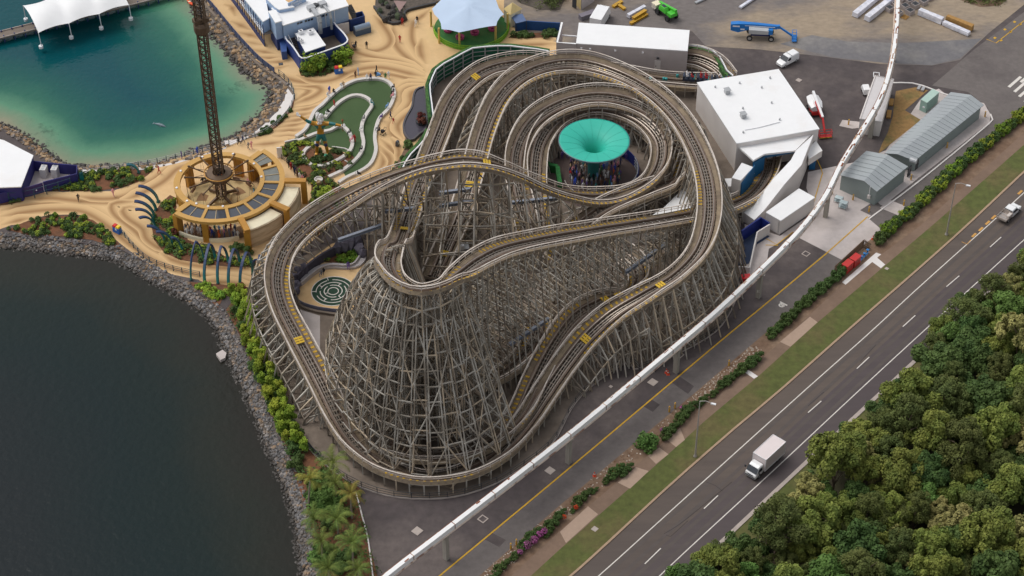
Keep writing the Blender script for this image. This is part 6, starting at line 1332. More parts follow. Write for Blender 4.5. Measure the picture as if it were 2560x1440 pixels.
PM = [palm_mesh(2, 15, 3.3), palm_mesh(4, 13, 2.9), palm_mesh(7, 12, 2.7)]
for i, (x, y, h, k, lean, lab) in enumerate(((833, 1208, 4.6, 0, .3, 'palm nearest the coaster fence, topmost of the palm group'), (772, 1268, 5.8, 2, -.6, 'slender leaning palm at the upper left of the palm group'), (842, 1262, 4.6, 1, 0, 'palm just below the topmost one in the palm group'), (880, 1296, 5.0, 2, .1, 'yellowing palm with drooping old fronds beside the pale kerb'), (790, 1345, 4.0, 1, -.2, 'low palm on the lake side, middle of the palm group'), (846, 1340, 3.6, 0, 0, 'palm in the middle of the palm group with upright fronds'), (806, 1410, 4.6, 1, -.2, 'palm on the lake side near the bottom of the palm group'), (884, 1425, 5.6, 0, .1, 'largest palm with wide spreading fronds beside the asphalt'), (826, 1478, 4.8, 0, 0, 'palm at the bottom edge, left one of two'), (897, 1470, 4.2, 1, .2, 'palm at the bottom edge, right one of two'))):
    g = G(x, y); t = thing('palm_tree', lab, 'palm tree', g, rg.random() * 6, 'palms beside the lake'); b = MB(); top = Vector((lean, 0, h))
    b.tube([Vector((0, 0, 0)), Vector((lean * .2, .05, h * .35)), Vector((lean * .6, .05, h * .7)), top], [.2, .15, .12, .11], 8); b.build('trunk', mat('palm_bark', pc(142, 130, 116), .9, .25, 3.0), t, local=True)
    o = bpy.data.objects.new('fronds', PM[k]); COL.objects.link(o); o.parent = t; o.location = top; o.rotation_euler = (0, 0, rg.random() * 6)
b = MB(); b.wall(SP([(890, 1232), (905, 1290), (920, 1350), (932, 1440), (945, 1560)], 2), .2, 0, .25); b.build('kerb', m_white, kind='structure')
o = thing('outfall_slab', 'pale concrete outfall slab jutting from the rock bank into the dark lake', 'slab', G(552, 888)); b = MB(); P = XY([(540, 884), (556, 874), (566, 882), (563, 894), (551, 900)], -.45); b.prism(P, -1.5, -.45); b.build('slab', m_conc, o)
# ================================================================ PEOPLE AND THE STATUE
def skin_mesh(name, joints, edges, radii, root, sub=1):
    me = bpy.data.meshes.new(name); me.from_pydata(joints, edges, []); o = bpy.data.objects.new(name, me); COL.objects.link(o)
    sk = o.modifiers.new('skin', 'SKIN'); sk.use_smooth_shade = True
    for i, r in enumerate(radii): me.skin_vertices[0].data[i].radius = (r, r) if not isinstance(r, tuple) else r
    me.skin_vertices[0].data[root].use_root = True
    if sub: ss = o.modifiers.new('sub', 'SUBSURF'); ss.levels = sub; ss.render_levels = sub
    dg = bpy.context.evaluated_depsgraph_get(); m2 = bpy.data.meshes.new_from_object(o.evaluated_get(dg)); bpy.data.objects.remove(o); bpy.data.meshes.remove(me); m2.name = name; return m2
def body(pose):
    """joint positions of a 1.72 m figure facing +y"""
    hip, chest, neck, headb, headt = (0, 0, .95), (0, .01, 1.28), (0, .0, 1.46), (0, .02, 1.55), (0, .03, 1.70)
    J = [hip, (0, 0, 1.08), chest, neck, headb, headt]; E_ = [(0, 1), (1, 2), (2, 3), (3, 4), (4, 5)]; Rr = [(.15, .11), (.14, .1), (.18, .11), .06, .085, .085]; T_ = ['p', 's', 's', 'k', 'k', 'h']
    A = {'stand': (((.21, .02, 1.38), (.25, -.02, 1.12), (.24, .1, .9)), ((-.21, .02, 1.38), (-.25, -.02, 1.12), (-.24, .1, .9))), 'walk': (((.21, 0, 1.38), (.26, -.14, 1.14), (.24, -.08, .9)), ((-.21, 0, 1.38), (-.26, .1, 1.14), (-.23, .26, .98))), 'hold': (((.21, .02, 1.38), (.26, .06, 1.12), (.1, .3, 1.1)), ((-.21, .02, 1.38), (-.26, .06, 1.12), (-.08, .3, 1.12))), 'sit': (((.21, .0, 1.38), (.25, .1, 1.14), (.12, .32, 1.04)), ((-.21, .0, 1.38), (-.25, .1, 1.14), (-.12, .32, 1.04)))}[pose]
    L_ = {'stand': (((.1, 0, .9), (.11, .02, .5), (.12, -.02, .09), (.12, .12, .05)), ((-.1, 0, .9), (-.11, .02, .5), (-.12, -.02, .09), (-.12, .12, .05))), 'hold': (((.1, 0, .9), (.11, .02, .5), (.12, -.02, .09), (.12, .12, .05)), ((-.1, 0, .9), (-.11, .04, .5), (-.14, .03, .09), (-.15, .16, .05))), 'walk': (((.1, 0, .9), (.1, .2, .52), (.1, .22, .1), (.1, .36, .06)), ((-.1, 0, .9), (-.1, -.05, .5), (-.1, -.3, .16), (-.1, -.2, .06))), 'sit': (((.1, .04, .92), (.14, .45, .96), (.14, .5, .55), (.14, .64, .5)), ((-.1, .04, .92), (-.14, .45, .96), (-.14, .48, .55), (-.14, .62, .5)))}[pose]
    for arm in A:
        i = len(J); J += list(arm); E_ += [(2, i), (i, i + 1), (i + 1, i + 2)]; Rr += [.062, .048, .04]; T_ += ['s', 's', 'k']
    for leg in L_:
        i = len(J); J += list(leg); E_ += [(0, i), (i, i + 1), (i + 1, i + 2), (i + 2, i + 3)]; Rr += [.1, .07, .05, .045]; T_ += ['p', 'p', 'k', 'x']
    dz = -.45 if pose == 'sit' else 0
    me = skin_mesh('person', [(x, y, z + dz) for x, y, z in J], E_, Rr, 0)
    lut = {'s': 0, 'p': 1, 'k': 2, 'h': 3, 'x': 4}; seg = [(Vector(J[a]), Vector(J[b_]), T_[b_], T_[a]) for a, b_ in E_]
    for p in me.polygons:
        c = Vector(p.center) - Vector((0, 0, dz)); best = (9, 's')
        for a, b_, tb, ta in seg:
            d = b_ - a; t_ = max(0, min(1, (c - a).dot(d) / d.length_squared)); q = (a + d * t_ - c).length
            if q < best[0]: best = (q, tb if t_ > .45 else ta)
        k = best[1]
        if k in 'kh' and c.z > 1.5: k = 'h' if (c.z > 1.66 or c.y < .0) else 'k'
        p.material_index = lut[k]
    return me
def rand_mat(name, cols, rough=.8):
    m = bpy.data.materials.new(name); m.use_nodes = True; n = m.node_tree.nodes; l = m.node_tree.links; oi = n.new('ShaderNodeObjectInfo'); cr = n.new('ShaderNodeValToRGB'); cr.color_ramp.interpolation = 'CONSTANT'; e = cr.color_ramp.elements
    while len(e) < len(cols): e.new(.5)
    for i, c in enumerate(cols): e[i].position = i / len(cols); e[i].color = (*c, 1)
    l.new(oi.outputs['Random'], cr.inputs[0]); l.new(cr.outputs[0], n['Principled BSDF'].inputs['Base Color']); n['Principled BSDF'].inputs['Roughness'].default_value = rough; return m
m_shirt = mat('shirt_cloth', (.5, .5, .5), .9, .12, 6.0, objcol=True)
m_pants = rand_mat('trouser_cloth', [pc(40, 42, 52), pc(62, 78, 110), pc(150, 140, 124), pc(34, 32, 34), pc(84, 80, 78), pc(52, 60, 92)])
m_skin = rand_mat('skin', [pc(214, 168, 140), pc(190, 140, 112), pc(224, 182, 156), pc(140, 98, 76)], .6); m_hair = rand_mat('hair', [pc(52, 40, 34), pc(92, 68, 48), pc(30, 26, 26), pc(168, 136, 92), pc(214, 206, 200)]); m_shoe = rand_mat('shoes', [pc(40, 38, 40), pc(200, 198, 196), pc(90, 70, 60)])
POSE = {}
for ps in ('stand', 'walk', 'hold', 'sit'):
    POSE[ps] = body(ps); POSE[ps].materials.clear()
    for m in (m_shirt, m_pants, m_skin, m_hair, m_shoe): POSE[ps].materials.append(m)
COLS = {'white': (232, 230, 228), 'black': (38, 37, 40), 'navy blue': (44, 54, 92), 'red': (178, 44, 44), 'light blue': (130, 170, 214), 'teal': (60, 140, 140), 'grey': (130, 128, 130), 'pink': (222, 150, 160), 'tan': (196, 164, 124), 'orange': (216, 104, 52), 'green': (70, 128, 78), 'purple': (96, 70, 140), 'royal blue': (52, 84, 190), 'brown': (110, 76, 58)}
rg = random.Random(33)
def person(loc, pose, col, rz, lab, group=None, sc=1.0):
    o = bpy.data.objects.new('person', POSE[pose]); COL.objects.link(o); o.location = loc; o.rotation_euler = (0, 0, rz); o.scale = (sc,) * 3; c = COLS[col]; o.color = (*pc(*c), 1); return tag(o, lab, 'person', group)
# walkers: x, y (feet), colour, place
for (x, y, cl, ps, wh) in ((197, 503, 'black', 'walk', 'alone on the lower sand path below the indigo gate'), (284, 490, 'pink', 'walk', 'at the bend of the sand path above the lake mound'), (398, 434, 'red', 'walk', 'on the rippled slope left of the swing tower'), (455, 396, 'purple', 'stand', 'at the promenade railing left of the swing tower'), (494, 385, 'royal blue', 'stand', 'leaning at the promenade railing beside the swing tower'), (598, 362, 'black', 'walk', 'in black, left of two dark walkers above the gold pavilion'), (608, 358, 'navy blue', 'walk', 'right of two dark walkers above the gold pavilion'), (622, 374, 'grey', 'walk', 'left of a pale pair walking above the gold pavilion'), (629, 371, 'pink', 'walk', 'right of a pale pair walking above the gold pavilion'), (890, 120, 'black', 'hold', 'bending at a pram beside the round green bush'), (917, 121, 'black', 'stand', 'standing alone between the kiosk and the lawn'), (1000, 106, 'red', 'stand', 'alone on the paving between the rockery and the green play lawn'), (1006, 62, 'red', 'stand', 'at the corner of the rockery'), (1040, 66, 'white', 'walk', 'walking beside the play lawn fence'), (1043, 58, 'black', 'walk', 'in black next to a white walker by the play lawn'), (889, 195, 'brown', 'stand', 'in a brown dress near the lawn'), (896, 187, 'light blue', 'stand', 'in light blue just above the lawn bench'), (942, 182, 'black', 'walk', 'behind the blue pram above the lawn'), (964, 200, 'green', 'stand', 'at the top right of the lawn bench'), (972, 196, 'white', 'stand', 'beside the green shirt at the top of the lawn bench'), (824, 233, 'royal blue', 'stand', 'standing at the left top of the lawn bench'), (977, 297, 'navy blue', 'walk', 'pushing a pram right of the lawn'), (984, 308, 'red', 'walk', 'small, trailing behind the pram right of the lawn'), (836, 268, 'red', 'stand', 'standing on the lawn by the middle bench'), (887, 355, 'red', 'stand', 'in red on the lawn beside the statue bench'), (940, 195, 'black', 'stand', 'by the bench at the top of the lawn')):
    person(G(x, y, Z5), ps, cl, rg.uniform(0, 6.28), 'person in %s %s' % (cl, wh) if cl not in wh else 'person %s' % wh, None, .72 if 'small' in wh else 1.0)
def sitp(x, y, cl, wh, face): person(G(x, y, .52 + .02), 'sit', cl, face, 'person in %s sitting %s' % (cl, wh))
for (x, y, cl, wh, fa) in ((819, 243, 'white', 'at the left end of the outer bench top', .8), (834, 234, 'black', 'next to the royal blue shirt on the outer bench', .8), (853, 219, 'white', 'on the outer bench left of the crest', .5), (858, 216, 'tan', 'close behind the white shirt on the outer bench', .5), (918, 198, 'white', 'at the middle of the outer bench crest', 0), (927, 197, 'navy blue', 'on the outer bench crest', 0), (986, 222, 'black', 'at the right shoulder of the outer bench', -1.4), (985, 234, 'black', 'second down the right side of the outer bench', -1.4), (984, 243, 'pink', 'third down the right side of the outer bench', -1.4), (971, 270, 'light blue', 'where the outer bench bends inward', -1.9), (956, 297, 'purple', 'on the outer bench beside the pram', -1.9), (946, 326, 'grey', 'at a pram on the lower outer bench', -1.7), (950, 331, 'black', 'with the pram group on the lower outer bench', -1.7), (928, 261, 'teal', 'at the right end of the middle bench arc', 1.2), (912, 300, 'grey', 'half way down the middle bench', -1.5), (906, 326, 'white', 'lower on the middle bench', -1.5), (906, 377, 'black', 'near the bottom of the middle bench', -1.5), (820, 285, 'black', 'on the left part of the middle bench', 2.4), (816, 291, 'white', 'beside the statue head on the middle bench', 2.4), (838, 321, 'white', 'on the spiral bench under the statue arm', 2.9), (876, 335, 'black', 'at the right of the spiral bench', -1.2), (882, 352, 'pink', 'lower right of the spiral bench', -1.2), (762, 348, 'tan', 'at the start of the spiral bench', 2.5), (895, 440, 'black', 'at the bottom of the outer bench', 2.2), (889, 443, 'white', 'beside the last black shirt of the outer bench', 2.2), (810, 683, 'black', 'on the curved bench of the maze plaza', -.4), (804, 688, 'grey', 'beside a pram at the maze plaza bench', -.4), (871, 668, 'purple', 'at the right of the maze plaza bench', 0.1)): sitp(x, y, cl, wh, fa + math.pi)
# the queue under the funnel
k = 0; cs = list(COLS); spots = []
while k < 105:
    x, y = rg.uniform(1424, 1552), rg.uniform(408, 475)
    dx, dy = (x - 1489) / 72, (y - 436) / 46
    if dx * dx + dy * dy > 1: continue
    p = G(x, y, Z5 + .02)
    if any((p - q).length < .62 for q in spots): continue
    spots.append(p); cl = rg.choices(cs, (5, 6, 5, 2, 2, 1, 4, 2, 3, 1, 1, 1, 3, 3))[0]; k += 1
    person(p, rg.choice(('stand', 'hold', 'stand', 'walk')), cl, rg.uniform(0, 6.28), 'person in %s in the crowd queueing under the turquoise funnel' % cl, 'queue under the funnel, ' + cl, rg.uniform(.9, 1.03))
k = 0; spots = []
while k < 26:
    an = R(rg.uniform(30, 150)); p = QF + Vector((math.cos(an) * rg.uniform(6.6, 8.2), math.sin(an) * rg.uniform(6.6, 8.2), Z5 + .02))
    if any((p - q).length < .6 for q in spots): continue
    spots.append(p); k += 1; cl = rg.choice(('black', 'navy blue', 'purple')); person(p, 'stand', cl, rg.uniform(0, 6.28), 'person in %s in the dark back of the queue behind the funnel rim' % cl, 'back of the funnel queue, ' + cl)
k = 0; spots = []
while k < 40:
    p = pol(rg.uniform(7.9, 10.3), rg.uniform(-125, -68), .1)
    if any((p - q).length < .58 for q in spots): continue
    spots.append(p); k += 1; cl = rg.choices(cs, (6, 5, 4, 2, 2, 1, 3, 2, 2, 1, 1, 1, 3, 2))[0]; person(p, rg.choice(('stand', 'hold', 'walk')), cl, rg.uniform(0, 6.28), 'person in %s queueing under the gold pavilion roof' % cl, 'queue in the gold pavilion, ' + cl, rg.uniform(.88, 1.02))
for i, (x, y, cl) in enumerate(((723, 419, 'black'), (728, 424, 'red'), (735, 430, 'black'), (738, 437, 'navy blue'), (744, 444, 'brown'), (750, 450, 'white'), (757, 456, 'pink'))): person(G(x, y, Z5), 'stand', cl, rg.uniform(0, 6.28), 'person in %s on the path behind the gold pavilion, %s in line' % (cl, ordn[i]))
for k in range(12):
    if k in (2, 5, 9): continue
    an = R(k * 30 + 9); d = Vector((math.cos(an), math.sin(an), 0)); tv = Vector((-d.y, d.x, 0))
    for s in (-.28, .28):
        cl = rg.choice(cs); person(pc0 + d * 5.45 + tv * s + Vector((0, 0, .78)), 'sit', cl, an - math.pi / 2, 'person in %s riding a swing seat below the bronze tower' % cl, 'riders on the swing, ' + cl)
dtr = (G(1760, 205, 2.5) - G(1690, 199, 2.5)).normalized(); ltr = Vector((-dtr.y, dtr.x, 0))
for j in range(4):
    for r_ in (-.45, .45):
        for s in (-.35, .35): cl = rg.choice(('black', 'grey', 'white', 'brown', 'navy blue', 'red')); person(G(1722, 199, 2.5) + dtr * (j * 2.5 + r_) + ltr * s + Vector((0, 0, .55)), 'sit', cl, math.atan2(dtr.y, dtr.x) - math.pi / 2, 'person in %s seated in the coaster train' % cl, 'riders in the train, ' + cl)
# --- the giant statue with outstretched arms
stt = thing('statue', 'giant gold and teal statue of a white haired man with arms stretched wide', 'statue', G(806, 388))
JS = [(0, 0, 4.6), (0, 0, 5.3), (0, .1, 6.5), (0, 0, 7.4), (0, -.1, 7.9), (0, -.15, 8.7)]; ES = [(0, 1), (1, 2), (2, 3), (3, 4), (4, 5)]; RS = [(.62, .45), (.58, .42), (.95, .55), .32, .42, .36]
TS = ['t', 'g', 'g', 'g', 'w', 'w']
for s in (-1, 1):
    i = len(JS); el = (2.15, -.35, 7.15) if s > 0 else (-2.0, -.2, 7.5); wr = (3.5, -.7, 7.05) if s > 0 else (-3.0, -.3, 8.5); hd = (3.95, -.8, 7.05) if s > 0 else (-3.5, -.3, 8.95)
    JS += [(1.1 * s, 0, 6.95), el, wr, hd]; ES += [(2, i), (i, i + 1), (i + 1, i + 2), (i + 2, i + 3)]; RS += [.42, .3, .22, .2]; TS += ['g', 't', 'g', 'w']
for s in (-1, 1):
    i = len(JS); JS += [(.42 * s, 0, 4.2), (.75 * s, .0, 2.4), (.95 * s, .15, .5), (1.0 * s, -.55, .25)]; ES += [(0, i), (i, i + 1), (i + 1, i + 2), (i + 2, i + 3)]; RS += [.46, .34, .3, .28]; TS += ['t', 'g', 'g', 'g']
me = skin_mesh('body', JS, ES, RS, 0, 2)
m_sg = mat('statue_gold', pc(188, 136, 46), .35, .2, 1.2, metal=.35); m_st = mat('statue_teal', pc(30, 112, 112), .4, .25, 1.0); m_sn = mat('statue_navy', pc(40, 52, 96), .4, .1, 1.0); m_sw = mat('statue_white', pc(232, 230, 228), .5, .06, 2.0)
for m in (m_sg, m_st, m_sn, m_sw): me.materials.append(m)
seg = [(Vector(JS[a]), Vector(JS[b_]), TS[a], TS[b_]) for a, b_ in ES]
for p in me.polygons:
    best = (9, 'g'); c = Vector(p.center)
    for a, b_, ta, tb in seg:
        d = b_ - a; t_ = max(0, min(1, (c - a).dot(d) / d.length_squared)); q = (a + d * t_ - c).length
        if q < best[0]: best = (q, tb if t_ > .5 else ta)
    k = 'gtnw'.index(best[1])
    if 6.1 < c.z < 6.9 and .35 < abs(c.x) < .95: k = 1
    p.material_index = k
bo = bpy.data.objects.new('body', me); COL.objects.link(bo); bo.parent = stt
RZS = Matrix.Rotation(R(8), 3, 'Z')
b = MB()
for k in range(26): an = rg.uniform(0, 6.28); b.ico((math.cos(an) * .42, .1 + math.sin(an) * .32, rg.uniform(7.5, 8.75)), rg.uniform(.2, .36), 0, .2, (1, 1, 1.5), rg)
for k in range(12): b.ico((rg.uniform(-.3, .3), -.45, rg.uniform(7.2, 7.9)), .2, 0, .2, (1, 1, 1.4), rg)
b.build('hair', m_sw, stt, local=True)
for s, h in ((1, (3.95, -.8, 7.05)), (-1, (-3.5, -.3, 8.95))):
    b = MB(); dv = Vector((1, -.2, 0)) if s > 0 else Vector((-.7, 0, .5)); dv.normalize(); hv = Vector(h)
    for f in range(5): o_ = Vector((0, .16 * (f - 2), .05 * f)) ; b.tube([hv + o_ * .6, hv + o_ + dv * .3, hv + o_ + dv * (.5 if f in (1, 2, 3) else .36)], [.075, .07, .05], 6)
    b.build('fingers', m_sw, stt, local=True)
b = MB(); b.tube([(3.95, -.85, 5.9), (4.0, -.95, 8.1)], .07, 6); b.lathe((4.0, -.95, 8.1), [(.0, 0), (.2, .1), (.24, .3), (0, .6)], 8); b.build('sceptre', mat('sceptre_brown', pc(130, 84, 48), .5, .2), stt, local=True)
for s in (-1, 1): b = MB(); b.ico((.76 * s, -.28, 2.5), .36, 0, .1, (1, .6, 1.2)); b.build('knee_guard', m_sn, stt, local=True)
b = MB(); b.lathe((0, 0, 0), [(0, .25), (1.2, .22), (1.6, 0)], 14); b.build('rock_base', m_stone2, stt, local=True)
o = thing('treasure_stone', 'small mint green stone lying at the foot of the giant statue', 'stone', G(815, 394)); b = MB(); b.ico((0, 0, .4), .42, 0, .15, (1, 1, 1.1)); b.build('stone', mat('stone_mint', pc(80, 180, 140), .5, .2, 2.0), o, local=True)
# ================================================================ VEHICLES, YARD THINGS, STREET FURNITURE
m_vw = mat('vehicle_white', pc(240, 240, 240), .3, .03, 1.0, coat=.4); m_vg = mat('vehicle_glass', pc(28, 34, 42), .08, .1, 1.0, spec=.9); m_tyre = mat('tyre', pc(38, 37, 38), .85, .1, 3.0); m_hub = mat('wheel_rim', pc(170, 170, 172), .4, .1, 2.0, metal=.4); m_lamp = mat('lamp_clear', pc(220, 220, 214), .15, .05, 2.0); m_tail = mat('lamp_red', pc(160, 24, 24), .25, .05, 2.0)
def wheel(t, x, y, r, w, rim=None):
    b = MB(); pr = [(r * .6, -w / 2), (r * .95, -w / 2), (r, -w * .35), (r, w * .35), (r * .95, w / 2), (r * .6, w / 2)]; n = 18; o = 0
    for (q, h) in pr:
        for i in range(n): a_ = 2 * math.pi * i / n; b.v.append((x + q * math.cos(a_), y + h, r + q * math.sin(a_)))
    for j in range(len(pr) - 1):
        for i in range(n): i2 = (i + 1) % n; b.f.append((j * n + i, (j + 1) * n + i, (j + 1) * n + i2, j * n + i2)); b.m.append(0)
    wh = b.build('wheel', m_tyre, t, local=True)
    b = MB(); s = 1 if y > 0 else -1; c = [(x + r * .62 * math.cos(2 * math.pi * i / 14), y + s * w * .42, r + r * .62 * math.sin(2 * math.pi * i / 14)) for i in range(14)]; b.v = c + [(x, y + s * w * .3, r)]; b.f = [((i, (i + 1) % 14, 14) if s < 0 else ((i + 1) % 14, i, 14)) for i in range(14)]; b.m = [0] * 14; b.build('rim', rim or m_hub, wh, local=True)
def loft(b, secs, m=0, cap=True):
    """secs: list of closed rings with equal counts"""
    o = len(b.v); k = len(secs[0])
    for s in secs: b.v += [tuple(p) for p in s]
    for i in range(len(secs) - 1):
        for j in range(k): j2 = (j + 1) % k; b.f.append((o + i * k + j, o + i * k + j2, o + (i + 1) * k + j2, o + (i + 1) * k + j)); b.m.append(m)
    if cap: b.f += [tuple(range(o, o + k))[::-1], tuple(range(o + (len(secs) - 1) * k, o + len(secs) * k))]; b.m += [m, m]
    return b
def ring(x, w, z0, z1, tw=1.0, c=.12):
    """section across a vehicle at x: chamfered box"""
    h = w / 2; ht = h * tw; return [(x, -h, z0 + c), (x, -h, (z0 + z1) * .5), (x, -ht, z1 - c), (x, -ht + c, z1), (x, ht - c, z1), (x, ht, z1 - c), (x, h, (z0 + z1) * .5), (x, h, z0 + c), (x, h - c, z0), (x, -h + c, z0)]
# box truck on the road
t = thing('box_truck', 'white box truck driving along the road beside the wood', 'truck', G(1908, 1166), ROAD + math.pi)
b = MB(); b.box((-1.15, 0, 1.95), (4.9, 2.3, 2.45)); b.build('cargo_box', mat('truck_box', pc(226, 214, 212), .5, .05, .6), t, local=True)
b = MB();
for s in (-1, 1): b.box((-1.15, s * 1.155, 3.18), (4.94, .06, .1)); b.box((-1.15, s * 1.155, .76), (4.94, .06, .1))
for x in (-3.6, 1.3): b.box((x, 0, 3.18), (.06, 2.34, .1)); b.box((x, 1.15, 1.95), (.07, .07, 2.4)); b.box((x, -1.15, 1.95), (.07, .07, 2.4))
b.build('box_trim', m_frame, t, local=True)
b = MB(); loft(b, [ring(1.45, 1.9, .55, 2.2, .94), ring(2.1, 1.95, .5, 2.25, .92), ring(2.55, 1.95, .5, 2.1, .9), ring(3.1, 1.95, .45, 1.25, .97), ring(3.3, 1.85, .4, 1.1, .97)]); cab = b.build('cab', m_vw, t, local=True)
b = MB(); b.add([(2.585, -.82, 2.03), (2.585, .82, 2.03), (3.1, .9, 1.3), (3.1, -.9, 1.3)], [(0, 3, 2, 1)]); b.v = [(x + .05, y, z + .03) for x, y, z in b.v]; b.build('windscreen', m_vg, cab, local=True)
for s in (-1, 1):
    b = MB(); b.add([(1.75, s * .93, 1.95), (2.5, s * .92, 1.95), (2.85, s * .99, 1.4), (1.75, s * 1.0, 1.38)], [(0, 1, 2, 3) if s < 0 else (3, 2, 1, 0)]); b.v = [(x, y + s * .04, z) for x, y, z in b.v]; b.build('side_window', m_vg, cab, local=True)
    b = MB(); b.box((3.3, s * .7, .82), (.06, .36, .18)); b.build('headlight', m_lamp, cab, local=True)
    b = MB(); b.beam((2.75, s * .98, 1.55), (2.85, s * 1.3, 1.6), .05); b.box((2.86, s * 1.3, 1.55), (.12, .2, .4)); b.build('mirror', m_dark, t, local=True)
b = MB(); b.box((3.335, 0, .9), (.05, .9, .12)); b.box((3.335, 0, .6), (.05, 1.7, .14)); b.build('grille', m_dark, cab, local=True)
b = MB(); b.box((-.6, 0, .55), (6.0, .8, .25)); b.build('chassis', m_dark, t, local=True)
for x in (2.35, -2.2):
    for s in (-1, 1): wheel(t, x, s * .88, .4, .26 if x > 0 else .42)
# white delivery van
def car_glass(o, quads):
    for nm, q in quads:
        b = MB(); b.add(q, [(0, 1, 2, 3)]); b.build(nm, m_vg, o, local=True)
d = G(1992, 135) - G(1945, 160); t = thing('parked_van', 'white delivery van with roof bar parked on the asphalt behind the ride building', 'van', G(1968, 157), math.atan2(d.y, d.x) + math.pi)
b = MB(); loft(b, [ring(-2.15, 1.7, .35, 1.75, .92), ring(-2.0, 1.8, .3, 1.85, .9), ring(-.3, 1.82, .3, 1.9, .9), ring(.55, 1.82, .3, 1.85, .88), ring(1.25, 1.8, .3, 1.15, .97), ring(1.95, 1.72, .3, .98, .95), ring(2.2, 1.55, .35, .8, .95)]); bo = b.build('body', m_vw, t, local=True)
car_glass(bo, (('windscreen', [(.62, -.74, 1.83), (1.27, -.84, 1.2), (1.27, .84, 1.2), (.62, .74, 1.83)]), ('side_window', [(.05, -.93, 1.22), (1.0, -.95, 1.2), (.62, -.87, 1.66), (.05, -.87, 1.7)]), ('side_window', [(.05, .87, 1.7), (.62, .87, 1.66), (1.0, .95, 1.2), (.05, .93, 1.22)])))
b = MB(); b.box((-.2, 0, 1.95), (.1, 1.5, .08)); b.build('roof_bar', m_gal, t, local=True)
for x in (1.4, -1.4):
    for s in (-1, 1): wheel(t, x, s * .8, .32, .22)
for s in (-1, 1): b = MB(); b.box((2.1, s * .6, .78), (.2, .3, .14)); b.build('headlight', m_lamp, bo, local=True); b = MB(); b.box((-2.16, s * .75, 1.1), (.06, .14, .5)); b.build('tail_light', m_tail, bo, local=True); b = MB(); b.box((.95, s * 1.03, 1.2), (.12, .2, .16)); b.build('mirror', m_vw, t, local=True)
# white utility pickup
t = thing('pickup_truck', 'white twin cab pickup with grey tool boxes driving on the road', 'pickup truck', G(2521, 540), ROAD)
b = MB(); loft(b, [ring(-.4, 1.8, .4, 1.0, 1), ring(-.35, 1.82, .35, 1.72, .85), ring(.9, 1.82, .35, 1.75, .85), ring(1.5, 1.82, .35, 1.12, .97), ring(2.4, 1.78, .35, 1.0, .95), ring(2.65, 1.6, .4, .85, .95)]); bo = b.build('body', m_vw, t, local=True)
car_glass(bo, (('windscreen', [(.97, -.72, 1.73), (1.5, -.82, 1.17), (1.5, .82, 1.17), (.97, .72, 1.73)]), ('rear_window', [(-.42, .7, 1.62), (-.45, .8, 1.15), (-.45, -.8, 1.15), (-.42, -.7, 1.62)]), ('side_window', [(-.2, -.93, 1.15), (1.2, -.95, 1.15), (.9, -.83, 1.62), (-.2, -.83, 1.62)]), ('side_window', [(-.2, .83, 1.62), (.9, .83, 1.62), (1.2, .95, 1.15), (-.2, .93, 1.15)])))
b = MB(); b.box((-1.55, 0, .8), (2.1, 1.9, .1)); b.box((-1.55, .93, 1.0), (2.1, .05, .3)); b.box((-1.55, -.93, 1.0), (2.1, .05, .3)); b.box((-2.58, 0, .95), (.05, 1.9, .35)); b.box((-.52, 0, 1.2), (.06, 1.85, .7)); b.build('tray', mat('tray_alloy', pc(182, 172, 164), .4, .12, 1.0, metal=.3), t, local=True)
b = MB(); b.box((-1.2, -.65, 1.15), (1.1, .5, .6)); b.build('tool_box', mat('tool_box', pc(206, 196, 188), .4, .06, 1.0), t, local=True); b = MB(); b.beam((-1.6, -.9, 1.35), (-1.6, .9, 1.35), .06); b.beam((-2.3, -.9, 1.3), (-2.3, .9, 1.3), .06); b.build('ladder_rack', m_gal, t, local=True)
for x in (1.75, -1.5):
    for s in (-1, 1): wheel(t, x, s * .82, .37, .24)
for s in (-1, 1): b = MB(); b.box((2.58, s * .62, .82), (.15, .3, .14)); b.build('headlight', m_lamp, bo, local=True); b = MB(); b.box((1.3, s * 1.02, 1.15), (.12, .2, .16)); b.build('mirror', m_dark, t, local=True)
# white lorry behind the ride hall, and a small white buggy by the narrow shed
d = G(1507, 32) - G(1490, 60); t = thing('lorry', 'white square lorry parked behind the long ride hall', 'lorry', G(1500, 60), math.atan2(d.y, d.x))
b = MB(); b.box((-.6, 0, 1.9), (4.6, 2.3, 2.3)); b.build('cargo_box', m_vw, t, local=True); b = MB(); loft(b, [ring(1.8, 2.1, .5, 2.6, .95), ring(2.6, 2.1, .5, 2.5, .93), ring(3.2, 2.0, .5, 1.3, .97)]); cb = b.build('cab', m_vw, t, local=True); b = MB(); b.box((2.1, 0, 2.63), (.4, .7, .08)); b.build('roof_hatch', m_vg, cb, local=True)
for x in (2.4, -1.8):
    for s in (-1, 1): wheel(t, x, s * .95, .42, .28)
t = thing('utility_cart', 'small white cart parked against the left wall of the narrow shed', 'cart', G(2163, 232), R(96)); b = MB(); loft(b, [ring(-1.1, 1.2, .35, 1.5), ring(.5, 1.2, .35, 1.55), ring(1.1, 1.15, .35, .9)]); bo = b.build('body', m_vw, t, local=True); car_glass(bo, (('windscreen', [(.55, -.5, 1.5), (1.05, -.52, .95), (1.05, .52, .95), (.55, .5, 1.5)]),))
for x in (.7, -.7):
    for s in (-1, 1): wheel(t, x, s * .52, .24, .16)
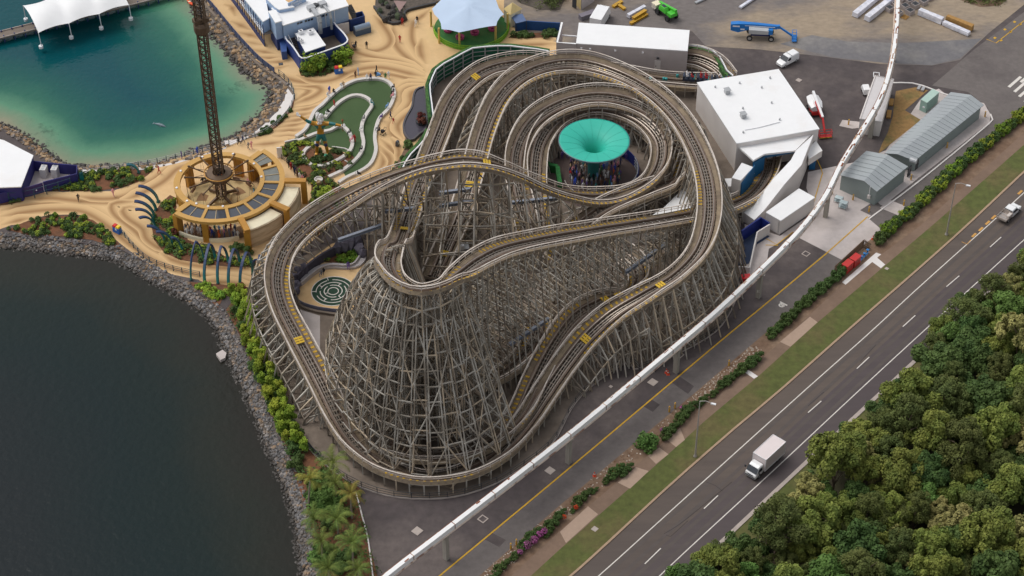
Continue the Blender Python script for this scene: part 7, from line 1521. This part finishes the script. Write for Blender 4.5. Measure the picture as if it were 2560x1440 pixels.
# blue telescopic boom lift
m_bl = mat('boom_blue', pc(26, 118, 196), .4, .1, .8); m_blk2 = mat('boom_dark', pc(34, 40, 92), .5, .15, 1.0); m_bg = mat('boom_grey', pc(186, 188, 190), .4, .06, 1.0)
d = G(1929, 97) - G(1867, 94); az = math.atan2(d.y, d.x); t = thing('boom_lift', 'blue boom lift with grey counterweight and basket parked in the gravel yard', 'boom lift', G(1900, 93), az)
b = MB(); b.box((0, 0, .95), (3.6, 1.3, .5)); b.box((0, 0, 1.3), (1.4, 1.4, .3)); b.build('chassis', m_blk2, t, local=True)
for x in (-2.0, 2.0):
    for s in (-1, 1): wheel(t, x, s * 1.2, .55, .4)
b = MB(); loft(b, [[(-2.2, y, z) for y, z in ((-1.3, 1.5), (-1.3, 2.4), (-.9, 2.6), (-.4, 2.6), (-.4, 1.5))], [(1.4, y, z) for y, z in ((-1.3, 1.5), (-1.3, 2.3), (-.9, 2.45), (-.4, 2.45), (-.4, 1.5))]]); b.build('engine_cover', m_bg, t, local=True)
b = MB(); b.box((0, .2, 1.75), (4.0, 1.1, .5)); b.box((1.7, -.4, 1.9), (1.0, 1.5, 1.0)); b.build('turntable', m_bl, t, local=True)
b = MB(); loft(b, [[(-5.6, y, z) for y, z in ((-.5, 1.6), (-.5, 2.9), (.5, 2.9), (.5, 1.6))], [(-4.2, y, z) for y, z in ((-.5, 1.2), (-.5, 3.1), (.5, 3.1), (.5, 1.2))], [(-1.0, y, z) for y, z in ((-.35, 2.2), (-.35, 3.05), (.35, 3.05), (.35, 2.2))], [(3.0, y, z) for y, z in ((-.3, 2.1), (-.3, 2.8), (.3, 2.8), (.3, 2.1))]]); b.build('boom', m_bl, t, local=True)
b = MB(); b.beam((-3.6, -.42, 2.75), (2.6, -.36, 2.55), .06, .12); b.build('boom_rail', m_frame, t, local=True); b = MB(); b.box((-4.6, -.51, 2.55), (1.3, .02, .3)); b.box((-3.4, -.47, 1.9), (.8, .02, .3)); b.build('decal_panel', m_frame, t, local=True)
b = MB(); b.beam((3.0, 0, 2.5), (3.5, 0, 2.6), .6, .6); b.beam((3.4, 0, 2.5), (5.9, -.3, .9), .3, .3); b.build('jib', m_bl, t, local=True); b = MB(); b.box((6.3, -.3, .35), (.9, 2.2, .1))
for x, y in ((5.9, -1.35), (5.9, .75), (6.7, -1.35), (6.7, .75), (5.9, -.3), (6.7, -.3)): b.beam((x, y, .35), (x, y, 1.5), .07)
for z in (.9, 1.5):
    for p, q in (((5.9, -1.35), (5.9, .75)), ((6.7, -1.35), (6.7, .75)), ((5.9, -1.35), (6.7, -1.35)), ((5.9, .75), (6.7, .75))): b.beam((*p, z), (*q, z), .07)
b.build('basket', m_bl, t, local=True)
# white and red boom lift
d = G(2078, 356) - G(2030, 240); az = math.atan2(d.y, d.x); m_rd = mat('boom_red', pc(186, 40, 38), .4, .12, 1.0); t = thing('boom_lift', 'white and red boom lift with lowered basket beside the white ride building', 'boom lift', G(2036, 280), az)
b = MB(); b.box((0, 0, .7), (3.0, 1.8, .6)); b.build('chassis', m_rd, t, local=True)
for x in (-1.1, 1.1):
    for s in (-1, 1): wheel(t, x, s * 1.0, .42, .32)
b = MB(); loft(b, [[(-2.2, y, z) for y, z in ((-.9, 1.1), (-1.1, 1.9), (-.5, 2.3), (.5, 2.3), (1.1, 1.9), (.9, 1.1))], [(-.4, y, z) for y, z in ((-1.1, 1.0), (-1.3, 1.9), (-.5, 2.4), (.5, 2.4), (1.3, 1.9), (1.1, 1.0))], [(1.2, y, z) for y, z in ((-.8, 1.1), (-1.0, 1.8), (-.5, 2.1), (.5, 2.1), (1.0, 1.8), (.8, 1.1))]]); b.build('engine_cover', m_vw, t, local=True)
b = MB(); b.beam((-2.4, .1, 2.7), (4.6, .1, 2.2), .42, .5); b.build('boom', m_vw, t, local=True); b = MB(); b.beam((.2, -.16, 2.45), (4.6, -.16, 2.15), .12, .42); b.beam((4.6, .1, 2.1), (7.0, 0, .8), .3, .34); b.build('jib', m_rd, t, local=True)
b = MB(); b.box((7.5, 0, .35), (.9, 2.3, .12))
for x in (7.1, 7.9):
    for y in (-1.1, 0, 1.1): b.beam((x, y, .35), (x, y, 1.45), .07)
for z in (.9, 1.45):
    for p, q in (((7.1, -1.1), (7.1, 1.1)), ((7.9, -1.1), (7.9, 1.1)), ((7.1, -1.1), (7.9, -1.1)), ((7.1, 1.1), (7.9, 1.1))): b.beam((*p, z), (*q, z), .07)
b.build('basket', m_rd, t, local=True); b = MB(); b.box((7.97, 0, .32), (.05, 2.3, .14)); b.build('warning_strip', m_platey, t, local=True)
# green telehandler
d = G(1685, 44) - G(1650, 18); az = math.atan2(d.y, d.x); m_tg = mat('handler_green', pc(76, 190, 56), .45, .12, .9); t = thing('telehandler', 'bright green telehandler carrying a pale crate in the gravel yard', 'telehandler', G(1666, 40), az)
b = MB(); b.box((0, 0, .9), (3.8, 1.5, .5)); b.box((.9, .6, 1.4), (1.8, .8, .6)); b.build('chassis', mat('handler_dark', pc(66, 64, 62), .6, .15), t, local=True)
for x in (-1.5, 1.5):
    for s in (-1, 1): wheel(t, x, s * 1.0, .6, .45, m_dark)
b = MB(); loft(b, [ring(-1.2, .95, 1.2, 1.9, .9), ring(-.9, 1.0, 1.2, 2.4, .8), ring(.5, 1.0, 1.2, 2.4, .8), ring(.9, .95, 1.2, 1.7, .9)]); b.v = [(x, y - .55, z) for x, y, z in b.v]; b.build('cab', m_tg, t, local=True); b = MB(); b.beam((2.2, .45, 2.1), (-2.7, .45, 1.4), .5, .55); b.build('boom', m_tg, t, local=True); b = MB(); b.box((1.7, -.1, 1.5), (1.3, 1.6, .7)); b.build('engine_cover', m_tg, t, local=True); b = MB(); b.box((-.2, -.55, 2.43), (1.0, .6, .05)); b.build('roof_glass', m_vg, t, local=True)
o = thing('crate', 'pale square crate on the forks of the green telehandler', 'crate', G(1641, 24, 0), az); b = MB(); b.box((0, 0, 1.0), (1.3, 1.4, 1.0)); b.build('crate', mat('crate_pale', pc(214, 206, 190), .7, .1), o, local=True); b = MB(); b.box((0, 0, 1.54), (1.4, 1.5, .06)); b.build('lid', m_cream, o, local=True)
# timber packs and blocks in the yard
m_wrap = mat('plastic_wrap', pc(226, 226, 234), .4, .12, 1.4, col2=pc(190, 192, 204), scale2=.9, amt2=.7, bump=.4); m_tim = mat('stacked_timber', pc(168, 128, 72), .85, .25, 1.5)
def pack(x0, y0, x1, y1, w, h, m, lab, cat, nm, grp, z=0):
    p, q = G(x0, y0), G(x1, y1); d = q - p; L_ = d.length; t = thing(nm, lab, cat, p, math.atan2(d.y, d.x), grp); b = MB(); n = max(2, int(L_ / 2.2)); rr = random.Random(int(x0))
    secs = []
    for i in range(n + 1): u = L_ * i / n; j = rr.uniform(-.05, .05); secs.append([(u, -w / 2 + j, .15), (u, -w / 2 - j, h * .55), (u, -w / 2 + .06, h + j), (u, w / 2 - .06, h - j), (u, w / 2 + j, h * .55), (u, w / 2 - j, .15)])
    loft(b, secs); b.build('bundle', m, t, local=True); b = MB()
    for i in range(int(L_ / 1.6) + 1): b.box((min(L_ - .2, .3 + i * 1.6), 0, .07), (.12, w * .95, .14))
    b.build('bearers', m_tim, t, local=True); t.location.z = z; return t
gw = 'wrapped timber packs in the yard'
pack(2136, 44, 2205, -12, 1.2, 1.1, m_wrap, 'white wrapped timber pack, outer left one of the pair at the top edge', 'timber pack', 'timber_pack', gw)
pack(2166, 54, 2245, -8, 1.2, 1.2, m_wrap, 'white wrapped timber pack, right one of the pair beside the grey blocks', 'timber pack', 'timber_pack', gw)
pack(2297, 36, 2355, 60, 1.1, 1.3, m_wrap, 'white wrapped timber pack between the grey blocks and the bare timber', 'timber pack', 'timber_pack', gw)
pack(2358, 62, 2422, 90, 1.0, .9, m_wrap, 'low white wrapped pack at the foot of the bare brown timber', 'timber pack', 'timber_pack', gw)
pack(2366, 52, 2430, 78, 1.0, 1.3, m_tim, 'bare brown timber stack beside the low white wrapped pack', 'timber stack', 'timber_stack', None)
pack(1570, 46, 1612, 23, .8, .9, m_wrap, 'short white wrapped bundle beside the yellow beams', 'timber pack', 'timber_pack', gw)
pack(1738, 10, 1790, -14, .6, .4, m_gal, 'thin grey steel lengths lying at the top edge of the yard', 'steel bundle', 'steel_bundle', None); pack(1850, 22, 1900, -12, .7, .5, m_wrap, 'white wrapped roll lying at the top edge of the yard', 'roll', 'wrapped_roll', None)
m_ybm = mat('beam_yellow', pc(190, 146, 40), .5, .2, 1.0)
for i, (x0, y0, x1, y1, z, lab) in enumerate(((1576, 62, 1618, 38, 0, 'yellow formwork beam, lowest of the bundle by the wrapped pack'), (1582, 54, 1614, 34, .5, 'yellow formwork beam lying on top of the bundle'), (1532, 20, 1555, 6, 0, 'yellow formwork beam at the left of the yard'), (1545, 14, 1562, 26, 0, 'shorter yellow formwork beam set across the left one'))):
    p, q = G(x0, y0), G(x1, y1); d = q - p; t = thing('formwork_beam', lab, 'beam', (p.x, p.y, z), math.atan2(d.y, d.x), 'yellow beams in the yard'); L_ = d.length; b = MB(); b.box((L_ / 2, 0, .1), (L_, .7, .08)); b.box((L_ / 2, 0, .42), (L_, .7, .08)); b.box((L_ / 2, 0, .26), (L_, .2, .24)); b.build('beam', m_ybm, t, local=True)
m_blkc = mat('block_concrete', pc(172, 162, 158), .9, .12, 1.0)
i = 0
for (x, y) in ((2223, 27), (2245, 38), (2274, 34), (2262, 22), (2240, 17), (2287, 18), (2272, 8), (2308, 10), (2255, 4), (2300, -4), (2320, -2)):
    t = thing('concrete_block', 'square grey concrete block with a dark top, %s' % ['leftmost of the cluster', 'at the front by the monorail', 'front right of the cluster', 'behind the front right block', 'behind the monorail beam', 'in the right half, second row', 'in the middle of the cluster', 'at the right end of the cluster', 'at the back beside the beam', 'at the back near the top edge', 'at the far right near the top edge'][i], 'concrete block', G(x, y), ROAD - .2, 'concrete blocks in the yard'); i += 1
    b = MB(); b.box((0, 0, .45), (1.3, 1.3, .9)); b.build('block', m_blkc, t, local=True); b = MB(); b.box((0, 0, .91), (1.05, 1.05, .03)); b.box((0, 0, .96), (.3, .12, .08), .4); b.build('top_plate', m_dark, t, local=True)
o = thing('grey_skid', 'long dark grey box lying behind the ride hall', 'box', G(1468, 44), R(30)); b = MB(); b.box((0, 0, .5), (3.2, 1.1, 1.0)); b.build('box', mat('skid_grey', pc(108, 104, 112), .8, .1), o, local=True); b = MB(); b.box((0, 0, 1.02), (3.3, 1.2, .05)); b.build('lid', mat('skid_lid', pc(120, 114, 124), .8, .1), o, local=True)
o = thing('pallet', 'tan timber pallet beside the grey concrete blocks', 'pallet', G(2262, 44), ROAD); b = MB()
for i in range(7): b.box((-.6 + .2 * i, 0, .13), (.14, 1.2, .03))
for y in (-.5, 0, .5): b.box((0, y, .06), (1.3, .1, .1))
b.build('slats', m_tim, o, local=True)
for i, (x, y, r_) in enumerate(((2228, 258, 0), (2222, 288, 0))):
    o = thing('timber_sheet_stack', 'stack of tan sheets beside the narrow shed, %s' % ('upper' if i == 0 else 'lower'), 'timber stack', G(x, y), R(78), 'sheet stacks'); b = MB(); b.box((0, 0, .22), (2.2 if i else 1.9, .8, .3)); b.build('sheets', m_tim, o, local=True); b = MB(); b.box((.6, 0, .04), (.12, .8, .08)); b.box((-.6, 0, .04), (.12, .8, .08)); b.build('bearers', m_dark, o, local=True)
for i, (x, y) in enumerate(((2297, 222), (2307, 225))):
    o = thing('bench_block', 'small pale block on the dry grass, %s of two' % ('left' if i == 0 else 'right'), 'block', G(x, y), R(64), 'pale blocks on the dry grass'); b = MB(); b.box((0, 0, .2), (1.3, .55, .4)); b.build('block', m_blkc, o, local=True); b = MB(); b.box((0, 0, .41), (1.2, .45, .02)); b.build('top_plate', m_gal, o, local=True)
# red bins, colour bins, red cabinets, cones, bollards
def bins(x, y, rz, lab):
    o = thing('bin_station', lab, 'bins', G(x, y), rz, 'blue bin stations'); b = MB(); b.box((0, 0, .6), (1.5, .8, 1.2), taper=.9); b.build('cabinet', mat('bin_blue', pc(40, 104, 190), .5, .08), o, local=True)
    for s, m in ((-1, mat('bin_red', pc(206, 40, 36), .5, .05)), (1, mat('bin_yellow', pc(240, 200, 40), .5, .05))): b = MB(); b.box((s * .37, 0, 1.33), (.72, .8, .26), taper=.75); b.build('lid', m, o, local=True)
    b = MB(); b.box((.1, -.39, .85), (.35, .05, .35)); b.build('sign_plate', m_frame, o, local=True)
bins(847, 182, R(15), 'blue bin station with red and yellow lids below the restaurant wall'); bins(294, 580, R(-35), 'blue bin station with red and yellow lids on the mound by the lake path')
m_rc = mat('cabinet_red', pc(190, 44, 40), .5, .1, 1.0)
for i, (x, y) in enumerate(((2117, 676), (2136, 661))):
    o = thing('red_cabinet', 'red hydrant cabinet behind the timber screen, %s of the pair' % ('lower' if i == 0 else 'upper'), 'cabinet', G(x, y), ROAD, 'red cabinets'); b = MB(); b.box((0, 0, .8), (1.75, 1.1, 1.6)); b.build('case', m_rc, o, local=True); b = MB(); b.box((0, 0, 1.63), (1.85, 1.2, .06)); b.build('lid', m_rc, o, local=True); b = MB(); b.box((.3, -.56, .9), (.06, .03, .3)); b.build('handle', m_dark, o, local=True)
o = thing('red_crate', 'red bin at the foot of the blue ramp under the monorail', 'bin', G(1863, 703), R(10)); b = MB(); b.box((0, 0, .5), (1.5, 1.0, 1.0), taper=1.06); b.build('tub', m_rc, o, local=True); b = MB(); b.box((0, 0, 1.04), (1.65, 1.12, .08)); b.build('lid', mat('lid_red', pc(214, 40, 44), .45, .05), o, local=True)
t = thing('timber_screen', 'brown paling screen fence round the red cabinets', 'fence', G(2110, 655)); b = MB(); pth = GL([(2088, 692), (2086, 684), (2158, 618), (2176, 628)])
for u, v in zip(pth[:-1], pth[1:]):
    n = max(1, int((v - u).length / .22))
    for i in range(n): q = u.lerp(v, i / n); b.beam(q, q + Vector((0, 0, 1.7)), .19, .05, up=(v - u))
b.build('palings', mat('paling_brown', pc(122, 100, 80), .9, .2, 1.5), t); b = MB()
for u, v in zip(pth[:-1], pth[1:]):
    for z in (.4, 1.3): b.beam(u + Vector((.06, .06, z)), v + Vector((.06, .06, z)), .08)
b.build('rails', m_tie, t)
o = thing('valve_set', 'blue pipe valves on the slab behind the timber screen', 'valves', G(2160, 642)); b = MB()
for x, y in ((2152, 650), (2160, 643), (2168, 634)): g = G(x, y); b.tube([g, g + Vector((0, 0, .9))], .13, 8); b.lathe(tuple(g + Vector((0, 0, .8))), [(.0, 0), (.26, .02), (.26, .08), (0, .1)], 10)
b.tube([G(2150, 652, .45), G(2170, 632, .45)], .12, 8); b.build('pipework', mat('valve_blue', pc(50, 120, 180), .45, .1), o)
m_cone = mat('cone_orange', pc(206, 72, 40), .6, .08, 2.0)
for i, (x, y, lab) in enumerate(((1666, 932, 'orange traffic cone, left of two beside the monorail pillar'), (1670, 936, 'orange traffic cone, right of two beside the monorail pillar'), (2182, 598, 'tall orange traffic cone on the kerb of the concrete yard'), (1486, 1190, 'orange traffic cone at the edge of the dirt strip'))):
    o = thing('traffic_cone', lab, 'traffic cone', G(x, y), 0, 'traffic cones'); b = MB(); b.box((0, 0, .03), (.5, .5, .06)); b.build('base', m_cone, o, local=True); b = MB(); b.lathe((0, 0, .06), [(.2, 0), (.05, .8), (0, .82)], 12); cn = b.build('cone', m_cone, o, local=True); b = MB(); b.lathe((0, 0, .06), [(.143, .34), (.108, .52)], 12); b.build('band', m_line, cn, local=True)
m_bol = mat('bollard_yellow', pc(208, 158, 50), .6, .1, 1.5)
for (x, y, lab) in ((2259, 518 - 4, 'at the upper corner of the parts racks'), (2132, 500, 'in front of the shed gable'), (2172, 530, 'at the near corner of the shed slab'), (2277, 450, 'where the two sheds meet'), (2367, 370, 'half way along the long shed'), (2462, 292, 'at the far end of the long shed'), (2080, 485, 'beside the concrete pillar at the shed'), (1822, 914, 'on the dirt strip above the hedge'), (1277, 1372, 'left one beside the lower hedge'), (1291, 1362, 'right one beside the lower hedge'), (1673, 1030, 'left one behind the street lamp hedge'), (1687, 1021, 'right one behind the street lamp hedge'), (2121, 312, 'on the small slab left of the narrow shed')):
    o = thing('bollard', 'yellow bollard ' + lab, 'bollard', G(x, y), 0, 'yellow bollards'); b = MB(); b.lathe((0, 0, 0), [(.13, 0), (.13, 1.15), (.09, 1.22), (0, 1.24)], 12); po = b.build('post', m_bol, o, local=True); b = MB(); b.lathe((0, 0, 0), [(.135, .95), (.135, 1.05)], 12); b.build('band', m_line, po, local=True)
sheet('small_slab', [(2098, 315), (2106, 300), (2150, 305), (2150, 320), (2130, 322)], Z3, m_conc)
for i, (x, y, h) in enumerate(((2096, 505, 1.0), (2107, 520, 1.3))):
    o = thing('parts_rack', 'metal parts rack on the concrete in front of the shed gable, %s of two' % ('left' if i == 0 else 'right'), 'rack', G(x, y), R(-28), 'parts racks'); b = MB(); w_, d_ = 1.3, .9
    for sx in (-1, 1):
        for sy in (-1, 1): b.beam((sx * w_ / 2, sy * d_ / 2, 0), (sx * w_ / 2, sy * d_ / 2, h + .1), .07)
    b.build('frame', m_gal, o, local=True)
    for z in (.35, .75, h): b = MB(); b.box((0, 0, z), (w_, d_, .06)); b.build('shelf', mat('rack_pale', pc(190, 204, 206), .5, .08), o, local=True)
# street lamps
m_pole = mat('lamp_pole', pc(178, 172, 166), .5, .1, 1.0, metal=.3)
for (x, y, h, lab) in ((1738, 1141, 11.6, 'tall grey street lamp with one arm on the verge above the truck'), (2366, 587, 11.0, 'tall grey street lamp with a curved arm near the pickup')):
    g = G(x, y); t = thing('street_lamp', lab, 'street lamp', g, 0, 'street lamps'); b = MB(); b.tube([(0, 0, 0), (0, 0, h * .2), (0, 0, h)], [.16, .13, .07], 8); b.build('pole', m_pole, t, local=True); b = MB(); b.lathe((0, 0, 0), [(.3, 0), (.3, .12), (.18, .5)], 8); b.build('base', m_pole, t, local=True)
    b = MB(); dr = Vector((.88, -.3, 0)); top = Vector((0, 0, h)); b.tube([top, top + dr * .9 + Vector((0, 0, .3)), top + dr * 1.9 + Vector((0, 0, .15))], .05, 6); ar = b.build('arm', m_pole, t, local=True); b = MB(); b.box(tuple(top + dr * 2.15 + Vector((0, 0, .08))), (.75, .3, .16), math.atan2(dr.y, dr.x)); b.build('lamp_head', m_frame, t, local=True)
o = thing('dolphin', 'grey dolphin swimming at the surface of the teal lagoon', 'dolphin', G(400, 313, -.98), R(-25)); b = MB(); b.tube([(-1.25, 0, 0), (-.9, .02, .02), (-.3, .05, .05), (.4, .05, .06), (.9, 0, .03), (1.1, -.02, 0), (1.3, -.03, 0)], [.05, .13, .26, .27, .17, .07, .03], 10); b.add([(-1.15, 0, .02), (-1.5, .38, .03), (-1.36, 0, .03), (-1.5, -.38, .03), (-1.15, 0, -.03), (-1.5, .38, -.01), (-1.36, 0, -.01), (-1.5, -.38, -.01)], [(0, 1, 2), (0, 2, 3), (4, 6, 5), (4, 7, 6), (1, 5, 6, 2), (2, 6, 7, 3), (0, 4, 5, 1), (3, 7, 4, 0)]); b.add([(-.15, .05, .25), (.2, .05, .28), (-.2, .03, .55), (-.15, .0, .25), (.2, .0, .28)], [(0, 1, 2), (3, 2, 4), (1, 4, 2), (0, 2, 3)])
for s in (-1, 1): b.add([(.45, s * .2, 0), (.2, s * .2, 0), (.05, s * .6, -.02), (.32, s * .2, .06)], [(0, 1, 2), (0, 2, 3), (1, 3, 2)])
b.build('body', mat('dolphin_grey', pc(112, 128, 136), .4, .1, 2.0), o, smooth=True, local=True)
# small things on the paving
o = thing('pram', 'light blue pram beside the bench at the top of the lawn', 'pram', G(947, 193, Z5), .4)
def pram(o, m):
    b = MB(); loft(b, [[(-.45, y, z) for y, z in ((-.2, .45), (-.25, .8), (.25, .8), (.2, .45))], [(.35, y, z) for y, z in ((-.2, .4), (-.25, .7), (.25, .7), (.2, .4))]]); b.build('seat', m, o, local=True); b = MB(); b.lathe((-.2, 0, .78), [(.34, 0), (.3, .2), (0, .34)], 10); b.build('hood', m, o, local=True); b = MB(); b.beam((.3, -.2, .45), (.75, -.2, 1.0), .04); b.beam((.3, .2, .45), (.75, .2, 1.0), .04); b.beam((.75, -.2, 1.0), (.75, .2, 1.0), .05); b.build('handle', m_dark, o, local=True)
    for x in (-.4, .35):
        for s in (-.25, .25): wheel(o, x, s, .12, .06)
pram(o, mat('pram_blue', pc(110, 160, 210), .7, .1)); o = thing('pram', 'dark pram beside the lower outer bench of the lawn', 'pram', G(958, 335, Z5), 1.0); pram(o, mat('pram_black', pc(44, 42, 46), .7, .1)); o = thing('pram', 'dark pram beside the round bush under the kiosk', 'pram', G(885, 122, Z5), 2.0); pram(o, mat('pram_grey', pc(60, 56, 62), .7, .1))
o = thing('menu_board', 'dark information board standing on the paving near the basin', 'sign', G(994, 364, Z5), R(60)); b = MB(); b.box((0, 0, .55), (.75, .5, .9), taper=.8); b.build('board', mat('board_dark', pc(70, 70, 76), .6, .2), o, local=True); b = MB(); b.box((0, -.24, .62), (.5, .02, .5)); b.build('panel', m_bg, o, local=True)
o = thing('floor_hatch', 'dark square floor hatch near the sea wall fence', 'hatch', G(702, 160, .06), R(10)); b = MB(); b.box((0, 0, 0), (.8, .8, .05)); b.build('plate', m_dark, o, local=True); b = MB(); b.box((0, 0, .03), (.5, .06, .03)); b.build('handle', m_gal, o, local=True)
o = thing('rescue_boat', 'small orange boat floating by the rocks at the top of the lagoon', 'boat', G(477, 8, -1.0), R(-65)); b = MB(); loft(b, [[(-1.2, y, z) for y, z in ((-.5, .35), (-.3, 0), (.3, 0), (.5, .35))], [(.4, y, z) for y, z in ((-.5, .35), (-.3, 0), (.3, 0), (.5, .35))], [(1.3, y, z) for y, z in ((-.08, .5), (-.05, .25), (.05, .25), (.08, .5))]]); b.build('hull', mat('boat_orange', pc(230, 86, 40), .5, .06), o, local=True); b = MB(); b.box((-.2, 0, .33), (.3, .9, .06)); b.build('thwart', m_cream, o, local=True)
for i, (x, y) in enumerate(((1625, 214), (1658, 214), (1664, 215), (1692, 206))):
    o = thing('teal_light_pod', 'teal light pod hanging under the brake run, %s from the left' % ordn[i], 'lamp', G(x, y + 6, 0), 0, 'teal light pods'); b = MB(); b.lathe((0, 0, 1.6), [(0, 0), (.24, .1), (.26, .7), (0, .85)], 10); b.build('pod', m_trt, o, local=True); b = MB(); b.beam((0, 0, 0), (0, 0, 1.65), .08); b.build('stem', m_dark, o, local=True)
o = thing('control_box', 'white control cabinet and grey stand inside the coaster near the first drop', 'cabinet', G(1160, 640)); b = MB(); b.box(G(1160, 625, .9), (1.6, 1.6, 1.8), R(10)); b.build('stand', m_gal, o); b = MB(); b.box(G(1154, 618, 2.3), (.8, .6, .9), R(10)); b.box(G(1147, 626, 2.0), (.5, .5, .7), .4); b.build('cabinet', m_frame, o)
